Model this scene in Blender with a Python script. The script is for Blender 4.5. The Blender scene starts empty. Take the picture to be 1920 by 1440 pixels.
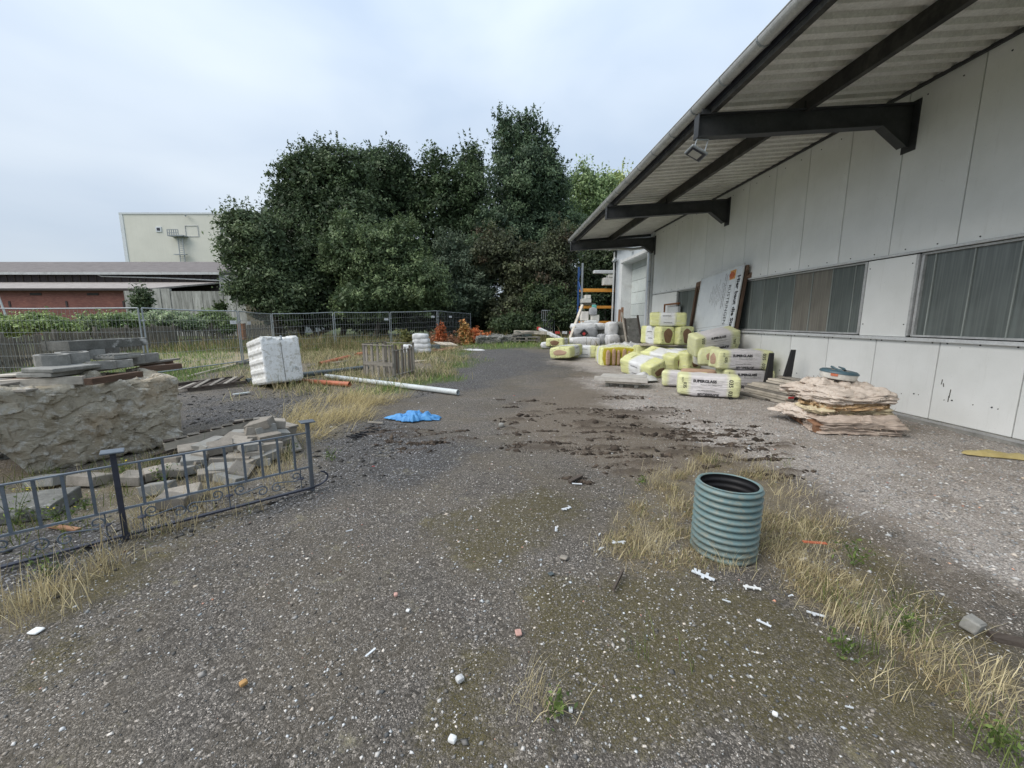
import bpy, bmesh, math, random
import numpy as np
from mathutils import Vector, Matrix, Euler, noise as mnoise
from mathutils.bvhtree import BVHTree
R = math.radians
rng = np.random.default_rng(11)
random.seed(11)
scene = bpy.context.scene
# ------------------------------------------------------------------ camera
H = 1.65; FPX = 758.0; PITCH = R(9.0); YAW = R(2.6)
cd = bpy.data.cameras.new('camera'); cam = bpy.data.objects.new('camera', cd)
scene.collection.objects.link(cam); scene.camera = cam
cam.location = (0, 0, H); cam.rotation_euler = (R(90) - PITCH, 0, -YAW)
cd.sensor_width = 36; cd.lens = 36 * FPX / 1920; cd.clip_end = 800; cd.clip_start = 0.05
# ------------------------------------------------------------------ light
world = bpy.data.worlds.new('World'); scene.world = world; world.use_nodes = True
wn = world.node_tree.nodes; wl = world.node_tree.links; wn.clear()
SUN_EL, SUN_AZ = R(46), R(245)
sky = wn.new('ShaderNodeTexSky'); sky.sky_type = 'NISHITA'; sky.sun_disc = False
sky.sun_elevation = SUN_EL; sky.sun_rotation = SUN_AZ; sky.dust_density = 2.0
tc = wn.new('ShaderNodeTexCoord'); mp = wn.new('ShaderNodeMapping'); mp.inputs['Scale'].default_value = (1, 1, 2.2)
mp.inputs['Location'].default_value = (3.1, 1.2, 0.4)
n1 = wn.new('ShaderNodeTexNoise'); n1.inputs['Scale'].default_value = 1.7; n1.inputs['Detail'].default_value = 5
n1.inputs['Roughness'].default_value = 0.45; n1.inputs['Distortion'].default_value = 0.3
wl.new(tc.outputs['Generated'], mp.inputs['Vector']); wl.new(mp.outputs[0], n1.inputs['Vector'])
rp = wn.new('ShaderNodeValToRGB')
rp.color_ramp.elements[0].position = 0.30; rp.color_ramp.elements[0].color = (0.46, 0.56, 0.70, 1)
rp.color_ramp.elements[1].position = 0.68; rp.color_ramp.elements[1].color = (0.715, 0.79, 0.87, 1)
wl.new(n1.outputs['Fac'], rp.inputs['Fac'])
# overcast layer brightens towards the zenith, as a cloud deck does
sx = wn.new('ShaderNodeSeparateXYZ'); wl.new(tc.outputs['Generated'], sx.inputs[0])
rz = wn.new('ShaderNodeMapRange'); rz.inputs['From Min'].default_value = 0.0; rz.inputs['From Max'].default_value = 1.0
rz.inputs['To Min'].default_value = 4.7; rz.inputs['To Max'].default_value = 10.0
wl.new(sx.outputs['Z'], rz.inputs['Value'])
vm = wn.new('ShaderNodeVectorMath'); vm.operation = 'SCALE'
wl.new(rp.outputs[0], vm.inputs[0]); wl.new(rz.outputs[0], vm.inputs['Scale'])
mx = wn.new('ShaderNodeMixRGB'); mx.inputs[0].default_value = 0.93
wl.new(sky.outputs[0], mx.inputs[1]); wl.new(vm.outputs[0], mx.inputs[2])
bg = wn.new('ShaderNodeBackground'); bg.inputs['Strength'].default_value = 0.1
wo = wn.new('ShaderNodeOutputWorld'); wl.new(mx.outputs[0], bg.inputs[0]); wl.new(bg.outputs[0], wo.inputs[0])
sd = bpy.data.lights.new('sun', 'SUN'); sd.energy = 1.5; sd.angle = R(45); sd.color = (1, 0.92, 0.82)
sun = bpy.data.objects.new('sun', sd); scene.collection.objects.link(sun)
sun.rotation_euler = (R(90) - SUN_EL, 0, math.pi - SUN_AZ)   # sun_rotation runs clockwise from +Y: behind the camera, to the left
vs = scene.view_settings; vs.view_transform = 'Standard'; vs.look = 'None'; vs.gamma = 1.0; vs.exposure = 0.93
vs.use_curve_mapping = False
scene.render.engine = 'CYCLES'

# ------------------------------------------------------------------ picture <-> place
def smooth(a, b, x):
    t = np.clip((x - a) / (b - a), 0, 1); return t * t * (3 - 2 * t)
def gz(x, y):
    """height of the yard: it climbs a little towards the far end"""
    k = 0.20 + 0.16 * smooth(-3.0, 1.5, x)
    return k * smooth(12, 22, y)
fw = np.array([math.sin(YAW) * math.cos(PITCH), math.cos(YAW) * math.cos(PITCH), -math.sin(PITCH)])
rt = np.array([math.cos(YAW), -math.sin(YAW), 0.0]); upv = np.cross(rt, fw); CAM = np.array([0, 0, H])
def ray(px, py): return fw * FPX + rt * (px - 960) - upv * (py - 720)
def G(px, py, z=None):
    d = ray(px, py)
    if z is not None: return tuple(CAM + d * ((z - H) / d[2]))
    zz = 0.0
    for _ in range(60):
        t = (zz - H) / d[2] if d[2] < -1e-6 else 1e3
        p = CAM + d * min(t, 200 / FPX * 1.0 if t <= 0 else t); zn = float(gz(p[0], p[1])); zz += 0.5 * (zn - zz)
    p = CAM + d * ((zz - H) / d[2])
    return (p[0], p[1], float(gz(p[0], p[1])))
CY, SY = math.cos(YAW), math.sin(YAW)
def Rh(px, py, h):
    """point seen at this pixel at horizontal forward distance h"""
    d = ray(px, py); f = d[0] * SY + d[1] * CY; return tuple(CAM + d * (h / f))
def Xp(px, py, x):
    d = ray(px, py); return tuple(CAM + d * (x / d[0]))
def cf(l, h, z): return (l * CY + h * SY, -l * SY + h * CY, z)   # lateral / forward frame -> world

# ------------------------------------------------------------------ numpy noise for meshes
def _hash(ix, iy, iz, s):
    n = (ix * 374761393 + iy * 668265263 + iz * 2147483647 + s * 974711) & 0xffffffff
    n = ((n ^ (n >> 13)) * 1274126177) & 0xffffffff
    return ((n ^ (n >> 16)) & 0xffff) / 65535.0
def vnoise(p, s=0):
    p = np.asarray(p, float); i = np.floor(p).astype(np.int64); f = p - i; f = f * f * (3 - 2 * f)
    r = 0
    for a in (0, 1):
        for b in (0, 1):
            for c in (0, 1):
                w = (f[:, 0] if a else 1 - f[:, 0]) * (f[:, 1] if b else 1 - f[:, 1]) * (f[:, 2] if c else 1 - f[:, 2])
                r = r + w * _hash(i[:, 0] + a, i[:, 1] + b, i[:, 2] + c, s)
    return r
def fbm(p, o=4, s=0):
    p = np.asarray(p, float); r = 0; a = 0.5; t = 0
    for k in range(o):
        r = r + a * vnoise(p * 2 ** k, s + k); t += a; a *= 0.5
    return r / t - 0.5
def xyz(x, y, z=0.0):
    x = np.asarray(x, float); return np.stack([x, np.asarray(y, float) + 0 * x, z + 0 * x], 1)

# ------------------------------------------------------------------ materials
MATS = {}
class NT:
    def __init__(s, name):
        m = bpy.data.materials.new(name); m.use_nodes = True; s.m = m; s.t = m.node_tree; s.n = s.t.nodes; s.l = s.t.links
        s.b = s.n['Principled BSDF']; s.out = s.n['Material Output']
    def new(s, t, **k):
        n = s.n.new('ShaderNode' + t)
        for a, v in k.items():
            if a in n.inputs: n.inputs[a].default_value = v
            else: setattr(n, a, v)
        return n
    def link(s, a, b): s.l.new(a, b)
    def coord(s, kind='Object', scale=(1, 1, 1), rot=(0, 0, 0)):
        t = s.new('TexCoord'); m = s.new('Mapping'); m.inputs['Scale'].default_value = scale; m.inputs['Rotation'].default_value = rot
        s.link(t.outputs[kind], m.inputs[0]); return m.outputs[0]
    def noise(s, vec, scale, detail=4, rough=0.6, dist=0):
        n = s.new('TexNoise'); n.inputs['Scale'].default_value = scale; n.inputs['Detail'].default_value = detail
        n.inputs['Roughness'].default_value = rough; n.inputs['Distortion'].default_value = dist
        s.link(vec, n.inputs['Vector']); return n.outputs['Fac']
    def vor(s, vec, scale, out='Color', feature='F1', rnd=1.0):
        n = s.new('TexVoronoi'); n.feature = feature; n.inputs['Scale'].default_value = scale; n.inputs['Randomness'].default_value = rnd
        s.link(vec, n.inputs['Vector']); return n.outputs[out] if out else n
    def ramp(s, f, stops, interp='LINEAR'):
        r = s.new('ValToRGB'); e = r.color_ramp.elements; r.color_ramp.interpolation = interp
        while len(e) < len(stops): e.new(0.5)
        for i, (p, c) in enumerate(stops):
            e[i].position = p; e[i].color = (c, c, c, 1) if isinstance(c, (int, float)) else (*c, 1)
        s.link(f, r.inputs[0]); return r.outputs[0]
    def mix(s, f, a, b, mode='MIX'):
        m = s.new('MixRGB'); m.blend_type = mode
        for i, v in enumerate((f, a, b)):
            if isinstance(v, bpy.types.NodeSocket): s.link(v, m.inputs[i])
            elif isinstance(v, (int, float)): m.inputs[i].default_value = v if i == 0 else (v, v, v, 1)
            else: m.inputs[i].default_value = (*v, 1)
        return m.outputs[0]
    def math(s, op, a, b=0.0, clamp=False):
        m = s.new('Math'); m.operation = op; m.use_clamp = clamp
        for i, v in enumerate((a, b)):
            if isinstance(v, bpy.types.NodeSocket): s.link(v, m.inputs[i])
            else: m.inputs[i].default_value = v
        return m.outputs[0]
    def attr(s, name, out='Color'):
        a = s.new('Attribute'); a.attribute_name = name; return a.outputs[out]
    def sep(s, c):
        n = s.new('SeparateColor'); s.link(c, n.inputs[0]); return n.outputs
    def sepv(s, c):
        n = s.new('SeparateXYZ'); s.link(c, n.inputs[0]); return n.outputs
    def bump(s, h, strength=0.3, dist=0.01):
        b = s.new('Bump'); b.inputs['Strength'].default_value = strength; b.inputs['Distance'].default_value = dist
        s.link(h, b.inputs['Height']); s.link(b.outputs[0], s.b.inputs['Normal']); return b
    def set(s, color=None, rough=None, metal=None, spec=None):
        for k, v in (('Base Color', color), ('Roughness', rough), ('Metallic', metal), ('Specular IOR Level', spec)):
            if v is None: continue
            if isinstance(v, bpy.types.NodeSocket): s.link(v, s.b.inputs[k])
            else: s.b.inputs[k].default_value = (*v, 1) if k == 'Base Color' else v
        return s.m
def rnd_bright(t, col, lo=0.8, hi=1.15):
    oi = t.new('ObjectInfo'); mr = t.new('MapRange'); mr.inputs['To Min'].default_value = lo; mr.inputs['To Max'].default_value = hi
    t.link(oi.outputs['Random'], mr.inputs['Value'])
    h = t.new('HueSaturation'); t.link(mr.outputs[0], h.inputs['Value'])
    if isinstance(col, bpy.types.NodeSocket): t.link(col, h.inputs['Color'])
    else: h.inputs['Color'].default_value = (*col, 1)
    return h.outputs[0]
def weathered(name, c1, c2, scale=3, rough=0.7, bump=0.2, bscale=40, bdist=0.003, metal=0, spec=0.4, dirt=None, dscale=1.2, damt=0.5, stretch=(1, 1, 1), vary=(0.88, 1.1), third=None, kind='Object'):
    """two-tone mottled surface with optional dirt blotches and fine grain"""
    if name in MATS: return MATS[name]
    t = NT(name); v = t.coord(kind, stretch)
    f = t.noise(v, scale, 6, 0.65)
    col = t.mix(t.ramp(f, [(0.32, 0.0), (0.68, 1.0)]), c1, c2)
    if dirt is not None:
        d = t.noise(v, dscale, 7, 0.7, 0.4)
        col = t.mix(t.math('MULTIPLY', t.ramp(d, [(0.5, 0.0), (0.72, 1.0)]), damt), col, dirt)
    if third is not None:
        d = t.noise(v, third[1], 5, 0.7)
        col = t.mix(t.ramp(d, [(third[2], 0.0), (third[2] + 0.1, 1.0)]), col, third[0])
    g = t.noise(v, bscale, 4, 0.7)
    col = t.mix(0.35, col, t.mix(1.0, col, t.ramp(g, [(0.3, 0.55), (0.7, 1.35)]), 'MULTIPLY'))
    col = rnd_bright(t, col, *vary)
    if bump: t.bump(g, bump, bdist)
    MATS[name] = t.set(col, rough, metal, spec); return MATS[name]
def wood(name, c1, c2, rough=0.85, grain=9.0, dirt=(0.05, 0.045, 0.04), damt=0.35):
    """boards are unit-length in X of their own object, so the grain follows the board"""
    if name in MATS: return MATS[name]
    t = NT(name)
    v = t.coord('Object', (1.2, grain * 6, grain * 6)); f = t.noise(v, 1.0, 6, 0.7, 0.6)
    col = t.mix(t.ramp(f, [(0.3, 0.0), (0.7, 1.0)]), c1, c2)
    v2 = t.coord('Object', (1, 1, 1)); d = t.noise(v2, 4.0, 6, 0.7)
    col = t.mix(t.math('MULTIPLY', t.ramp(d, [(0.45, 0.0), (0.7, 1.0)]), damt), col, dirt)
    col = rnd_bright(t, col, 0.72, 1.2)
    t.bump(f, 0.4, 0.003)
    MATS[name] = t.set(col, rough, 0, 0.25); return MATS[name]
def plain(name, c, rough=0.5, metal=0, spec=0.4):
    return weathered(name, tuple(x * 0.88 for x in c), tuple(min(1, x * 1.08) for x in c), 5, rough, 0.08, 60, 0.001, metal, spec)

M = {}
M['zinc'] = weathered('zinc', (0.44, 0.45, 0.45), (0.54, 0.55, 0.55), 2, 0.5, 0.05, 30, metal=0.2, dirt=(0.16, 0.16, 0.15), dscale=2.5, damt=0.5)
M['galv'] = weathered('galvanised_steel', (0.26, 0.29, 0.31), (0.36, 0.39, 0.41), 9, 0.5, 0.05, 60, metal=0.4)
M['dark_steel'] = weathered('dark_painted_steel', (0.030, 0.033, 0.037), (0.055, 0.058, 0.062), 4, 0.55, 0.08, 30, dirt=(0.10, 0.10, 0.10), damt=0.35)
M['purlin'] = weathered('grimy_purlin', (0.022, 0.022, 0.023), (0.07, 0.068, 0.062), 3, 0.8, 0.2, 25, dirt=(0.11, 0.105, 0.09), dscale=4, damt=0.6)
M['rail_paint'] = weathered('blue_grey_rail_paint', (0.085, 0.105, 0.135), (0.13, 0.155, 0.18), 8, 0.5, 0.1, 60, dirt=(0.07, 0.06, 0.05), damt=0.4)
M['rail_dark'] = weathered('dark_blue_black_steel', (0.018, 0.02, 0.035), (0.05, 0.055, 0.075), 8, 0.45, 0.1, 60)
M['concrete'] = weathered('weathered_concrete', (0.20, 0.20, 0.185), (0.31, 0.305, 0.285), 4, 0.9, 0.4, 45, 0.004, dirt=(0.085, 0.09, 0.075), dscale=2.2, damt=0.7)
M['concrete_dark'] = weathered('dark_old_concrete', (0.11, 0.11, 0.10), (0.20, 0.20, 0.185), 5, 0.92, 0.5, 40, 0.004, dirt=(0.05, 0.055, 0.04), dscale=3, damt=0.7, third=((0.62, 0.62, 0.60), 2.6, 0.60))
M['paver'] = weathered('clay_grey_paver', (0.22, 0.20, 0.17), (0.33, 0.30, 0.26), 6, 0.92, 0.4, 60, 0.003, dirt=(0.10, 0.09, 0.07), dscale=3, damt=0.6, vary=(0.7, 1.2))
M['timber_grey'] = wood('silvered_timber', (0.16, 0.145, 0.125), (0.33, 0.31, 0.275))
M['timber_pale'] = wood('pale_timber', (0.40, 0.36, 0.30), (0.64, 0.59, 0.51), damt=0.45)
M['timber_white'] = wood('white_painted_board', (0.50, 0.48, 0.44), (0.68, 0.66, 0.62), damt=0.3)
M['timber_brown'] = wood('brown_timber', (0.085, 0.052, 0.036), (0.19, 0.125, 0.09))
M['timber_dark'] = wood('dark_wet_timber', (0.045, 0.036, 0.03), (0.12, 0.10, 0.085))
M['timber_red'] = wood('reddish_plank', (0.20, 0.10, 0.055), (0.36, 0.21, 0.13))
M['fence_wood'] = wood('grey_green_pickets', (0.095, 0.088, 0.072), (0.21, 0.195, 0.165), damt=0.5)
M['white_metal'] = weathered('white_trim', (0.52, 0.54, 0.55), (0.62, 0.64, 0.645), 2, 0.5, 0.05, 30, dirt=(0.32, 0.32, 0.30), damt=0.5)
M['black_plastic'] = plain('black_plastic', (0.016, 0.016, 0.018), 0.45)
M['pipe_grey'] = weathered('pale_grey_pipe', (0.42, 0.46, 0.47), (0.52, 0.56, 0.565), 3, 0.4, 0.03, 30, dirt=(0.22, 0.21, 0.17), damt=0.4)
M['pipe_orange'] = weathered('orange_brown_pipe', (0.42, 0.115, 0.055), (0.52, 0.17, 0.09), 3, 0.5, 0.05, 30, dirt=(0.30, 0.17, 0.11), damt=0.6)
M['pipe_dark'] = weathered('dark_grey_pipe', (0.045, 0.055, 0.06), (0.10, 0.125, 0.13), 3, 0.4, 0.05, 30)
M['label_white'] = plain('white_label', (0.66, 0.68, 0.70), 0.5)
M['ink'] = plain('print_black', (0.018, 0.018, 0.022), 0.6)
M['ink_grey'] = plain('print_grey', (0.22, 0.22, 0.24), 0.6)
M['box_white'] = weathered('white_carton', (0.58, 0.57, 0.53), (0.68, 0.67, 0.63), 3, 0.7, 0.05, 30, dirt=(0.4, 0.38, 0.33), damt=0.4)
M['rack_orange'] = weathered('orange_rack_beam', (0.62, 0.26, 0.035), (0.74, 0.34, 0.06), 4, 0.5, 0.05, 30, dirt=(0.4, 0.2, 0.08), damt=0.4)
M['rack_blue'] = plain('blue_rack_steel', (0.03, 0.085, 0.25), 0.5)
M['bark'] = weathered('bark', (0.045, 0.038, 0.03), (0.10, 0.085, 0.07), 6, 0.95, 0.6, 30, 0.01)
M['rust'] = weathered('rust', (0.13, 0.055, 0.025), (0.27, 0.13, 0.06), 8, 0.9, 0.3, 50)

# ------------------------------------------------------------------ objects
COL = scene.collection
MW = {}
def wm(o): return MW.get(o.name, Matrix())
def thing(name, label, cat, loc=(0, 0, 0), rz=0.0, group=None, rot=None):
    o = bpy.data.objects.new(name, None); COL.objects.link(o); o.empty_display_size = 0.1
    o.location = loc; o.rotation_euler = rot if rot is not None else (0, 0, rz)
    MW[o.name] = Matrix.Translation(Vector(loc)) @ o.rotation_euler.to_matrix().to_4x4()
    o['label'] = label; o['category'] = cat
    if group: o['group'] = group
    return o
def tag(o, label=None, cat=None, group=None, kind=None):
    for k, v in (('label', label), ('category', cat), ('group', group), ('kind', kind)):
        if v: o[k] = v
    return o
class MB:
    """collects verts and faces in ONE mesh; coordinates are those of the parent thing unless world=True at build"""
    def __init__(s): s.v = []; s.f = []
    def add(s, vs, fs):
        o = len(s.v); s.v += [tuple(p) for p in vs]; s.f += [tuple(i + o for i in f) for f in fs]; return s
    def box(s, c, size, rot=None, jit=0.0, ch=0.0):
        hx, hy, hz = (a / 2 for a in size)
        if ch:
            vs = []; b = ch
            for sxx in (-1, 1):
                for syy in (-1, 1):
                    for szz in (-1, 1):
                        vs += [Vector((sxx * (hx - b), syy * (hy - b), szz * hz)), Vector((sxx * (hx - b), syy * hy, szz * (hz - b))), Vector((sxx * hx, syy * (hy - b), szz * (hz - b)))]
            def ix(a, b_, c_, k): return (((a > 0) * 2 + (b_ > 0)) * 2 + (c_ > 0)) * 3 + k
            fs = []
            for z in (-1, 1):
                q = [ix(-1, -1, z, 0), ix(1, -1, z, 0), ix(1, 1, z, 0), ix(-1, 1, z, 0)]; fs.append(q if z > 0 else q[::-1])
            for y in (-1, 1):
                q = [ix(-1, y, -1, 1), ix(1, y, -1, 1), ix(1, y, 1, 1), ix(-1, y, 1, 1)]; fs.append(q if y < 0 else q[::-1])
            for x in (-1, 1):
                q = [ix(x, -1, -1, 2), ix(x, 1, -1, 2), ix(x, 1, 1, 2), ix(x, -1, 1, 2)]; fs.append(q if x > 0 else q[::-1])
            for a in (-1, 1):
                for b_ in (-1, 1):
                    s1 = a * b_
                    for q in ([ix(-1, a, b_, 0), ix(-1, a, b_, 1), ix(1, a, b_, 1), ix(1, a, b_, 0)],
                              [ix(a, -1, b_, 0), ix(a, 1, b_, 0), ix(a, 1, b_, 2), ix(a, -1, b_, 2)],
                              [ix(a, b_, -1, 1), ix(a, b_, -1, 2), ix(a, b_, 1, 2), ix(a, b_, 1, 1)]):
                        cc = sum((vs[i] for i in q), Vector()) / 4
                        nn = (vs[q[1]] - vs[q[0]]).cross(vs[q[2]] - vs[q[1]])
                        fs.append(q if nn.dot(cc) > 0 else q[::-1])
                    for c_ in (-1, 1):
                        q = [ix(a, b_, c_, k) for k in range(3)]
                        cc = sum((vs[i] for i in q), Vector()) / 3
                        nn = (vs[q[1]] - vs[q[0]]).cross(vs[q[2]] - vs[q[1]])
                        q3 = q if nn.dot(cc) > 0 else q[::-1]
                        if tuple(sorted(q3)) not in {tuple(sorted(f)) for f in fs if len(f) == 3}: fs.append(q3)
        else:
            vs = [Vector((x * hx, y * hy, z * hz)) for x in (-1, 1) for y in (-1, 1) for z in (-1, 1)]
            fs = [(0, 1, 3, 2), (4, 6, 7, 5), (0, 4, 5, 1), (2, 3, 7, 6), (0, 2, 6, 4), (1, 5, 7, 3)]
        m = rot if rot is not None else Matrix.Identity(3)
        if isinstance(m, (tuple, list)): m = Euler(m).to_matrix()
        if jit:
            for v in vs: v += Vector((random.uniform(-jit, jit), random.uniform(-jit, jit), random.uniform(-jit, jit)))
        return s.add([m @ v + Vector(c) for v in vs], fs)
    def bar(s, a, b, w, t, up=(0, 0, 1), jit=0.0, ch=0.0):
        """rectangular bar from a to b, w across, t along 'up'"""
        a = Vector(a); b = Vector(b); d = b - a; L = d.length; x = d.normalized(); u = Vector(up)
        y = u.cross(x)
        if y.length < 1e-4: y = Vector((0, 1, 0)).cross(x)
        y.normalize(); z = x.cross(y); m = Matrix((x, y, z)).transposed()
        return s.box((a + b) / 2, (L, w, t), m, jit, ch)
    def tube(s, pts, r, n=8, cap=True, closed=False):
        pts = [Vector(p) for p in pts]; rs = r if isinstance(r, (list, tuple)) else [r] * len(pts)
        o = len(s.v); prev = None
        for i, p in enumerate(pts):
            if closed: d = pts[(i + 1) % len(pts)] - pts[i - 1]
            else: d = pts[min(i + 1, len(pts) - 1)] - pts[max(i - 1, 0)]
            d.normalize()
            if prev is None:
                a = Vector((0, 0, 1)) if abs(d.z) < 0.9 else Vector((1, 0, 0)); u = d.cross(a).normalized()
            else:
                u = prev - d * prev.dot(d); u = u.normalized() if u.length > 1e-5 else d.orthogonal().normalized()
            prev = u; w = d.cross(u)
            for k in range(n):
                an = 2 * math.pi * k / n; s.v.append(tuple(p + (u * math.cos(an) + w * math.sin(an)) * rs[i]))
        m = len(pts)
        for i in range(m - 1 + (1 if closed else 0)):
            j = (i + 1) % m
            for k in range(n): s.f.append((o + i * n + k, o + i * n + (k + 1) % n, o + j * n + (k + 1) % n, o + j * n + k))
        if cap and not closed:
            s.f.append(tuple(o + k for k in range(n))[::-1]); s.f.append(tuple(o + (m - 1) * n + k for k in range(n)))
        return s
    def hollow(s, a, b, r, t, n=20):
        """open pipe with wall thickness t"""
        a = Vector(a); b = Vector(b); d = (b - a).normalized(); u = d.orthogonal().normalized(); w = d.cross(u)
        o = len(s.v)
        for p, rr in ((a, r), (b, r), (b, r - t), (a, r - t)):
            for k in range(n):
                an = 2 * math.pi * k / n; s.v.append(tuple(p + (u * math.cos(an) + w * math.sin(an)) * rr))
        for i in range(4):
            j = (i + 1) % 4
            for k in range(n): s.f.append((o + i * n + k, o + i * n + (k + 1) % n, o + j * n + (k + 1) % n, o + j * n + k))
        return s
    def lathe(s, prof, n=24, c=(0, 0, 0)):
        o = len(s.v)
        for (r, z) in prof:
            for k in range(n):
                an = 2 * math.pi * k / n; s.v.append((c[0] + r * math.cos(an), c[1] + r * math.sin(an), c[2] + z))
        for i in range(len(prof) - 1):
            for k in range(n): s.f.append((o + i * n + k, o + i * n + (k + 1) % n, o + (i + 1) * n + (k + 1) % n, o + (i + 1) * n + k))
        return s
    def prism(s, poly, axis_from, axis_to):
        """poly: list of Vector points (planar), swept by the vector axis_to-axis_from"""
        d = Vector(axis_to) - Vector(axis_from); n = len(poly); o = len(s.v)
        for p in poly: s.v.append(tuple(Vector(p)))
        for p in poly: s.v.append(tuple(Vector(p) + d))
        s.f.append(tuple(o + i for i in range(n))[::-1]); s.f.append(tuple(o + n + i for i in range(n)))
        for i in range(n): s.f.append((o + i, o + (i + 1) % n, o + n + (i + 1) % n, o + n + i))
        return s
    def build(s, name, mat, parent=None, world=False, smooth=False, loc=None, rot=None, fixn=True):
        me = bpy.data.meshes.new(name); vs = s.v
        if world and parent is not None:
            inv = wm(parent).inverted(); vs = [tuple(inv @ Vector(p)) for p in vs]
        if world and parent is None:           # top-level mesh: origin at its own foot
            a = np.array(vs); c = ((a[:, 0].min() + a[:, 0].max()) / 2, (a[:, 1].min() + a[:, 1].max()) / 2, a[:, 2].min())
            vs = [(p[0] - c[0], p[1] - c[1], p[2] - c[2]) for p in vs]; loc = c
        me.from_pydata(vs, [], s.f); me.update()
        if fixn:
            bm = bmesh.new(); bm.from_mesh(me); bmesh.ops.recalc_face_normals(bm, faces=bm.faces); bm.to_mesh(me); bm.free()
        o = bpy.data.objects.new(name, me); COL.objects.link(o)
        if mat: me.materials.append(mat)
        if smooth:
            me.polygons.foreach_set('use_smooth', [True] * len(me.polygons)); me.set_sharp_from_angle(angle=R(40))
        if parent: o.parent = parent
        if loc: o.location = loc
        if rot: o.rotation_euler = rot
        if parent is None: MW[o.name] = Matrix.Translation(Vector(o.location)) @ o.rotation_euler.to_matrix().to_4x4()
        return o
def board(name, mat, parent, a, b, w, t, up=(0, 0, 1), world=True, ch=0.0, jit=0.002):
    """a plank/bar as its own object, X along its length so wood grain follows it"""
    a = Vector(a); b = Vector(b)
    if world and parent: inv = wm(parent).inverted(); a = inv @ a; b = inv @ b; up = inv.to_3x3() @ Vector(up)
    d = b - a; L = d.length; x = d.normalized(); y = Vector(up).cross(x)
    if y.length < 1e-4: y = Vector((0, 1, 0)).cross(x)
    y.normalize(); z = x.cross(y); m = Matrix((x, y, z)).transposed()
    o = MB().box((0, 0, 0), (L, w, t), None, jit, ch).build(name, mat, parent, fixn=True)
    o.location = (a + b) / 2; o.rotation_euler = m.to_euler()
    if parent is None: MW[o.name] = Matrix.Translation(o.location) @ m.to_4x4()
    return o
def copy_tree(o, loc=None, rot=None, label=None, group=None):
    c = o.copy(); COL.objects.link(c)
    if loc is not None: c.location = loc
    if rot is not None: c.rotation_euler = rot
    if label: c['label'] = label
    if group: c['group'] = group
    MW[c.name] = Matrix.Translation(Vector(c.location)) @ Euler(c.rotation_euler).to_matrix().to_4x4()
    for ch in [x for x in bpy.data.objects if x.parent == o]:
        d = ch.copy(); COL.objects.link(d); d.parent = c
        for g in [x for x in bpy.data.objects if x.parent == ch]:
            e = g.copy(); COL.objects.link(e); e.parent = d
    return c
def mass_mesh(name, V, F, mat, parent=None, attrs=None, smooth=False, loc=None):
    """V: (n,3) array, F: (m,k) int array with constant k"""
    me = bpy.data.meshes.new(name); n, m, k = len(V), len(F), F.shape[1]
    if parent is not None:
        inv = np.array(wm(parent).inverted()); V = V @ inv[:3, :3].T + inv[:3, 3]
    me.vertices.add(n); me.vertices.foreach_set('co', V.astype(np.float32).ravel())
    me.loops.add(m * k); me.loops.foreach_set('vertex_index', F.astype(np.int32).ravel())
    me.polygons.add(m); me.polygons.foreach_set('loop_start', np.arange(0, m * k, k, dtype=np.int32))
    if attrs:
        for an, a in attrs.items():
            at = me.attributes.new(an, 'FLOAT_COLOR', 'POINT'); c = np.ones((n, 4), np.float32); c[:, :a.shape[1]] = a; at.data.foreach_set('color', c.ravel())
    me.update(calc_edges=True); me.validate()
    if smooth: me.polygons.foreach_set('use_smooth', np.ones(m, bool))
    if mat: me.materials.append(mat)
    o = bpy.data.objects.new(name, me); COL.objects.link(o)
    if parent: o.parent = parent
    return o
_tc = {}
def text_geo(s, size, bold=0.0, shear=0.0, sx=1.0):
    k = (s, size, bold, shear, sx)
    if k in _tc: return _tc[k]
    cu = bpy.data.curves.new('t', 'FONT'); cu.body = s; cu.size = size; cu.align_x = 'CENTER'; cu.align_y = 'CENTER'
    cu.offset = bold; cu.shear = shear; cu.resolution_u = 2
    ob = bpy.data.objects.new('t', cu); COL.objects.link(ob)
    dg = bpy.context.evaluated_depsgraph_get(); me = bpy.data.meshes.new_from_object(ob.evaluated_get(dg))
    vs = [(v.co.x * sx, v.co.y) for v in me.vertices]; fs = [tuple(p.vertices) for p in me.polygons]
    bpy.data.objects.remove(ob); bpy.data.curves.remove(cu); bpy.data.meshes.remove(me)
    _tc[k] = (vs, fs); return vs, fs
def lettering(parent, items, mat, bvh=None, lift=0.003, name='lettering'):
    """items: (string, size, centre, xdir, ydir, bold, sx) in the parent's frame; bvh drapes it on the surface"""
    for s, size, c, xd, yd, bold, sx in items:
        mb = MB()
        vs, fs = text_geo(s, size, bold, 0, sx); xd = Vector(xd).normalized(); yd = Vector(yd).normalized(); nn = xd.cross(yd); out = []
        for x, y in vs:
            p = Vector(c) + xd * x + yd * y
            if bvh:
                h = bvh.ray_cast(p + nn * 0.4, -nn)
                if h[0] is not None: p = h[0]
            out.append(tuple(p + nn * lift))
        mb.add(out, fs); r = mb.build(name, mat, parent, fixn=False)
    return r
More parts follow.
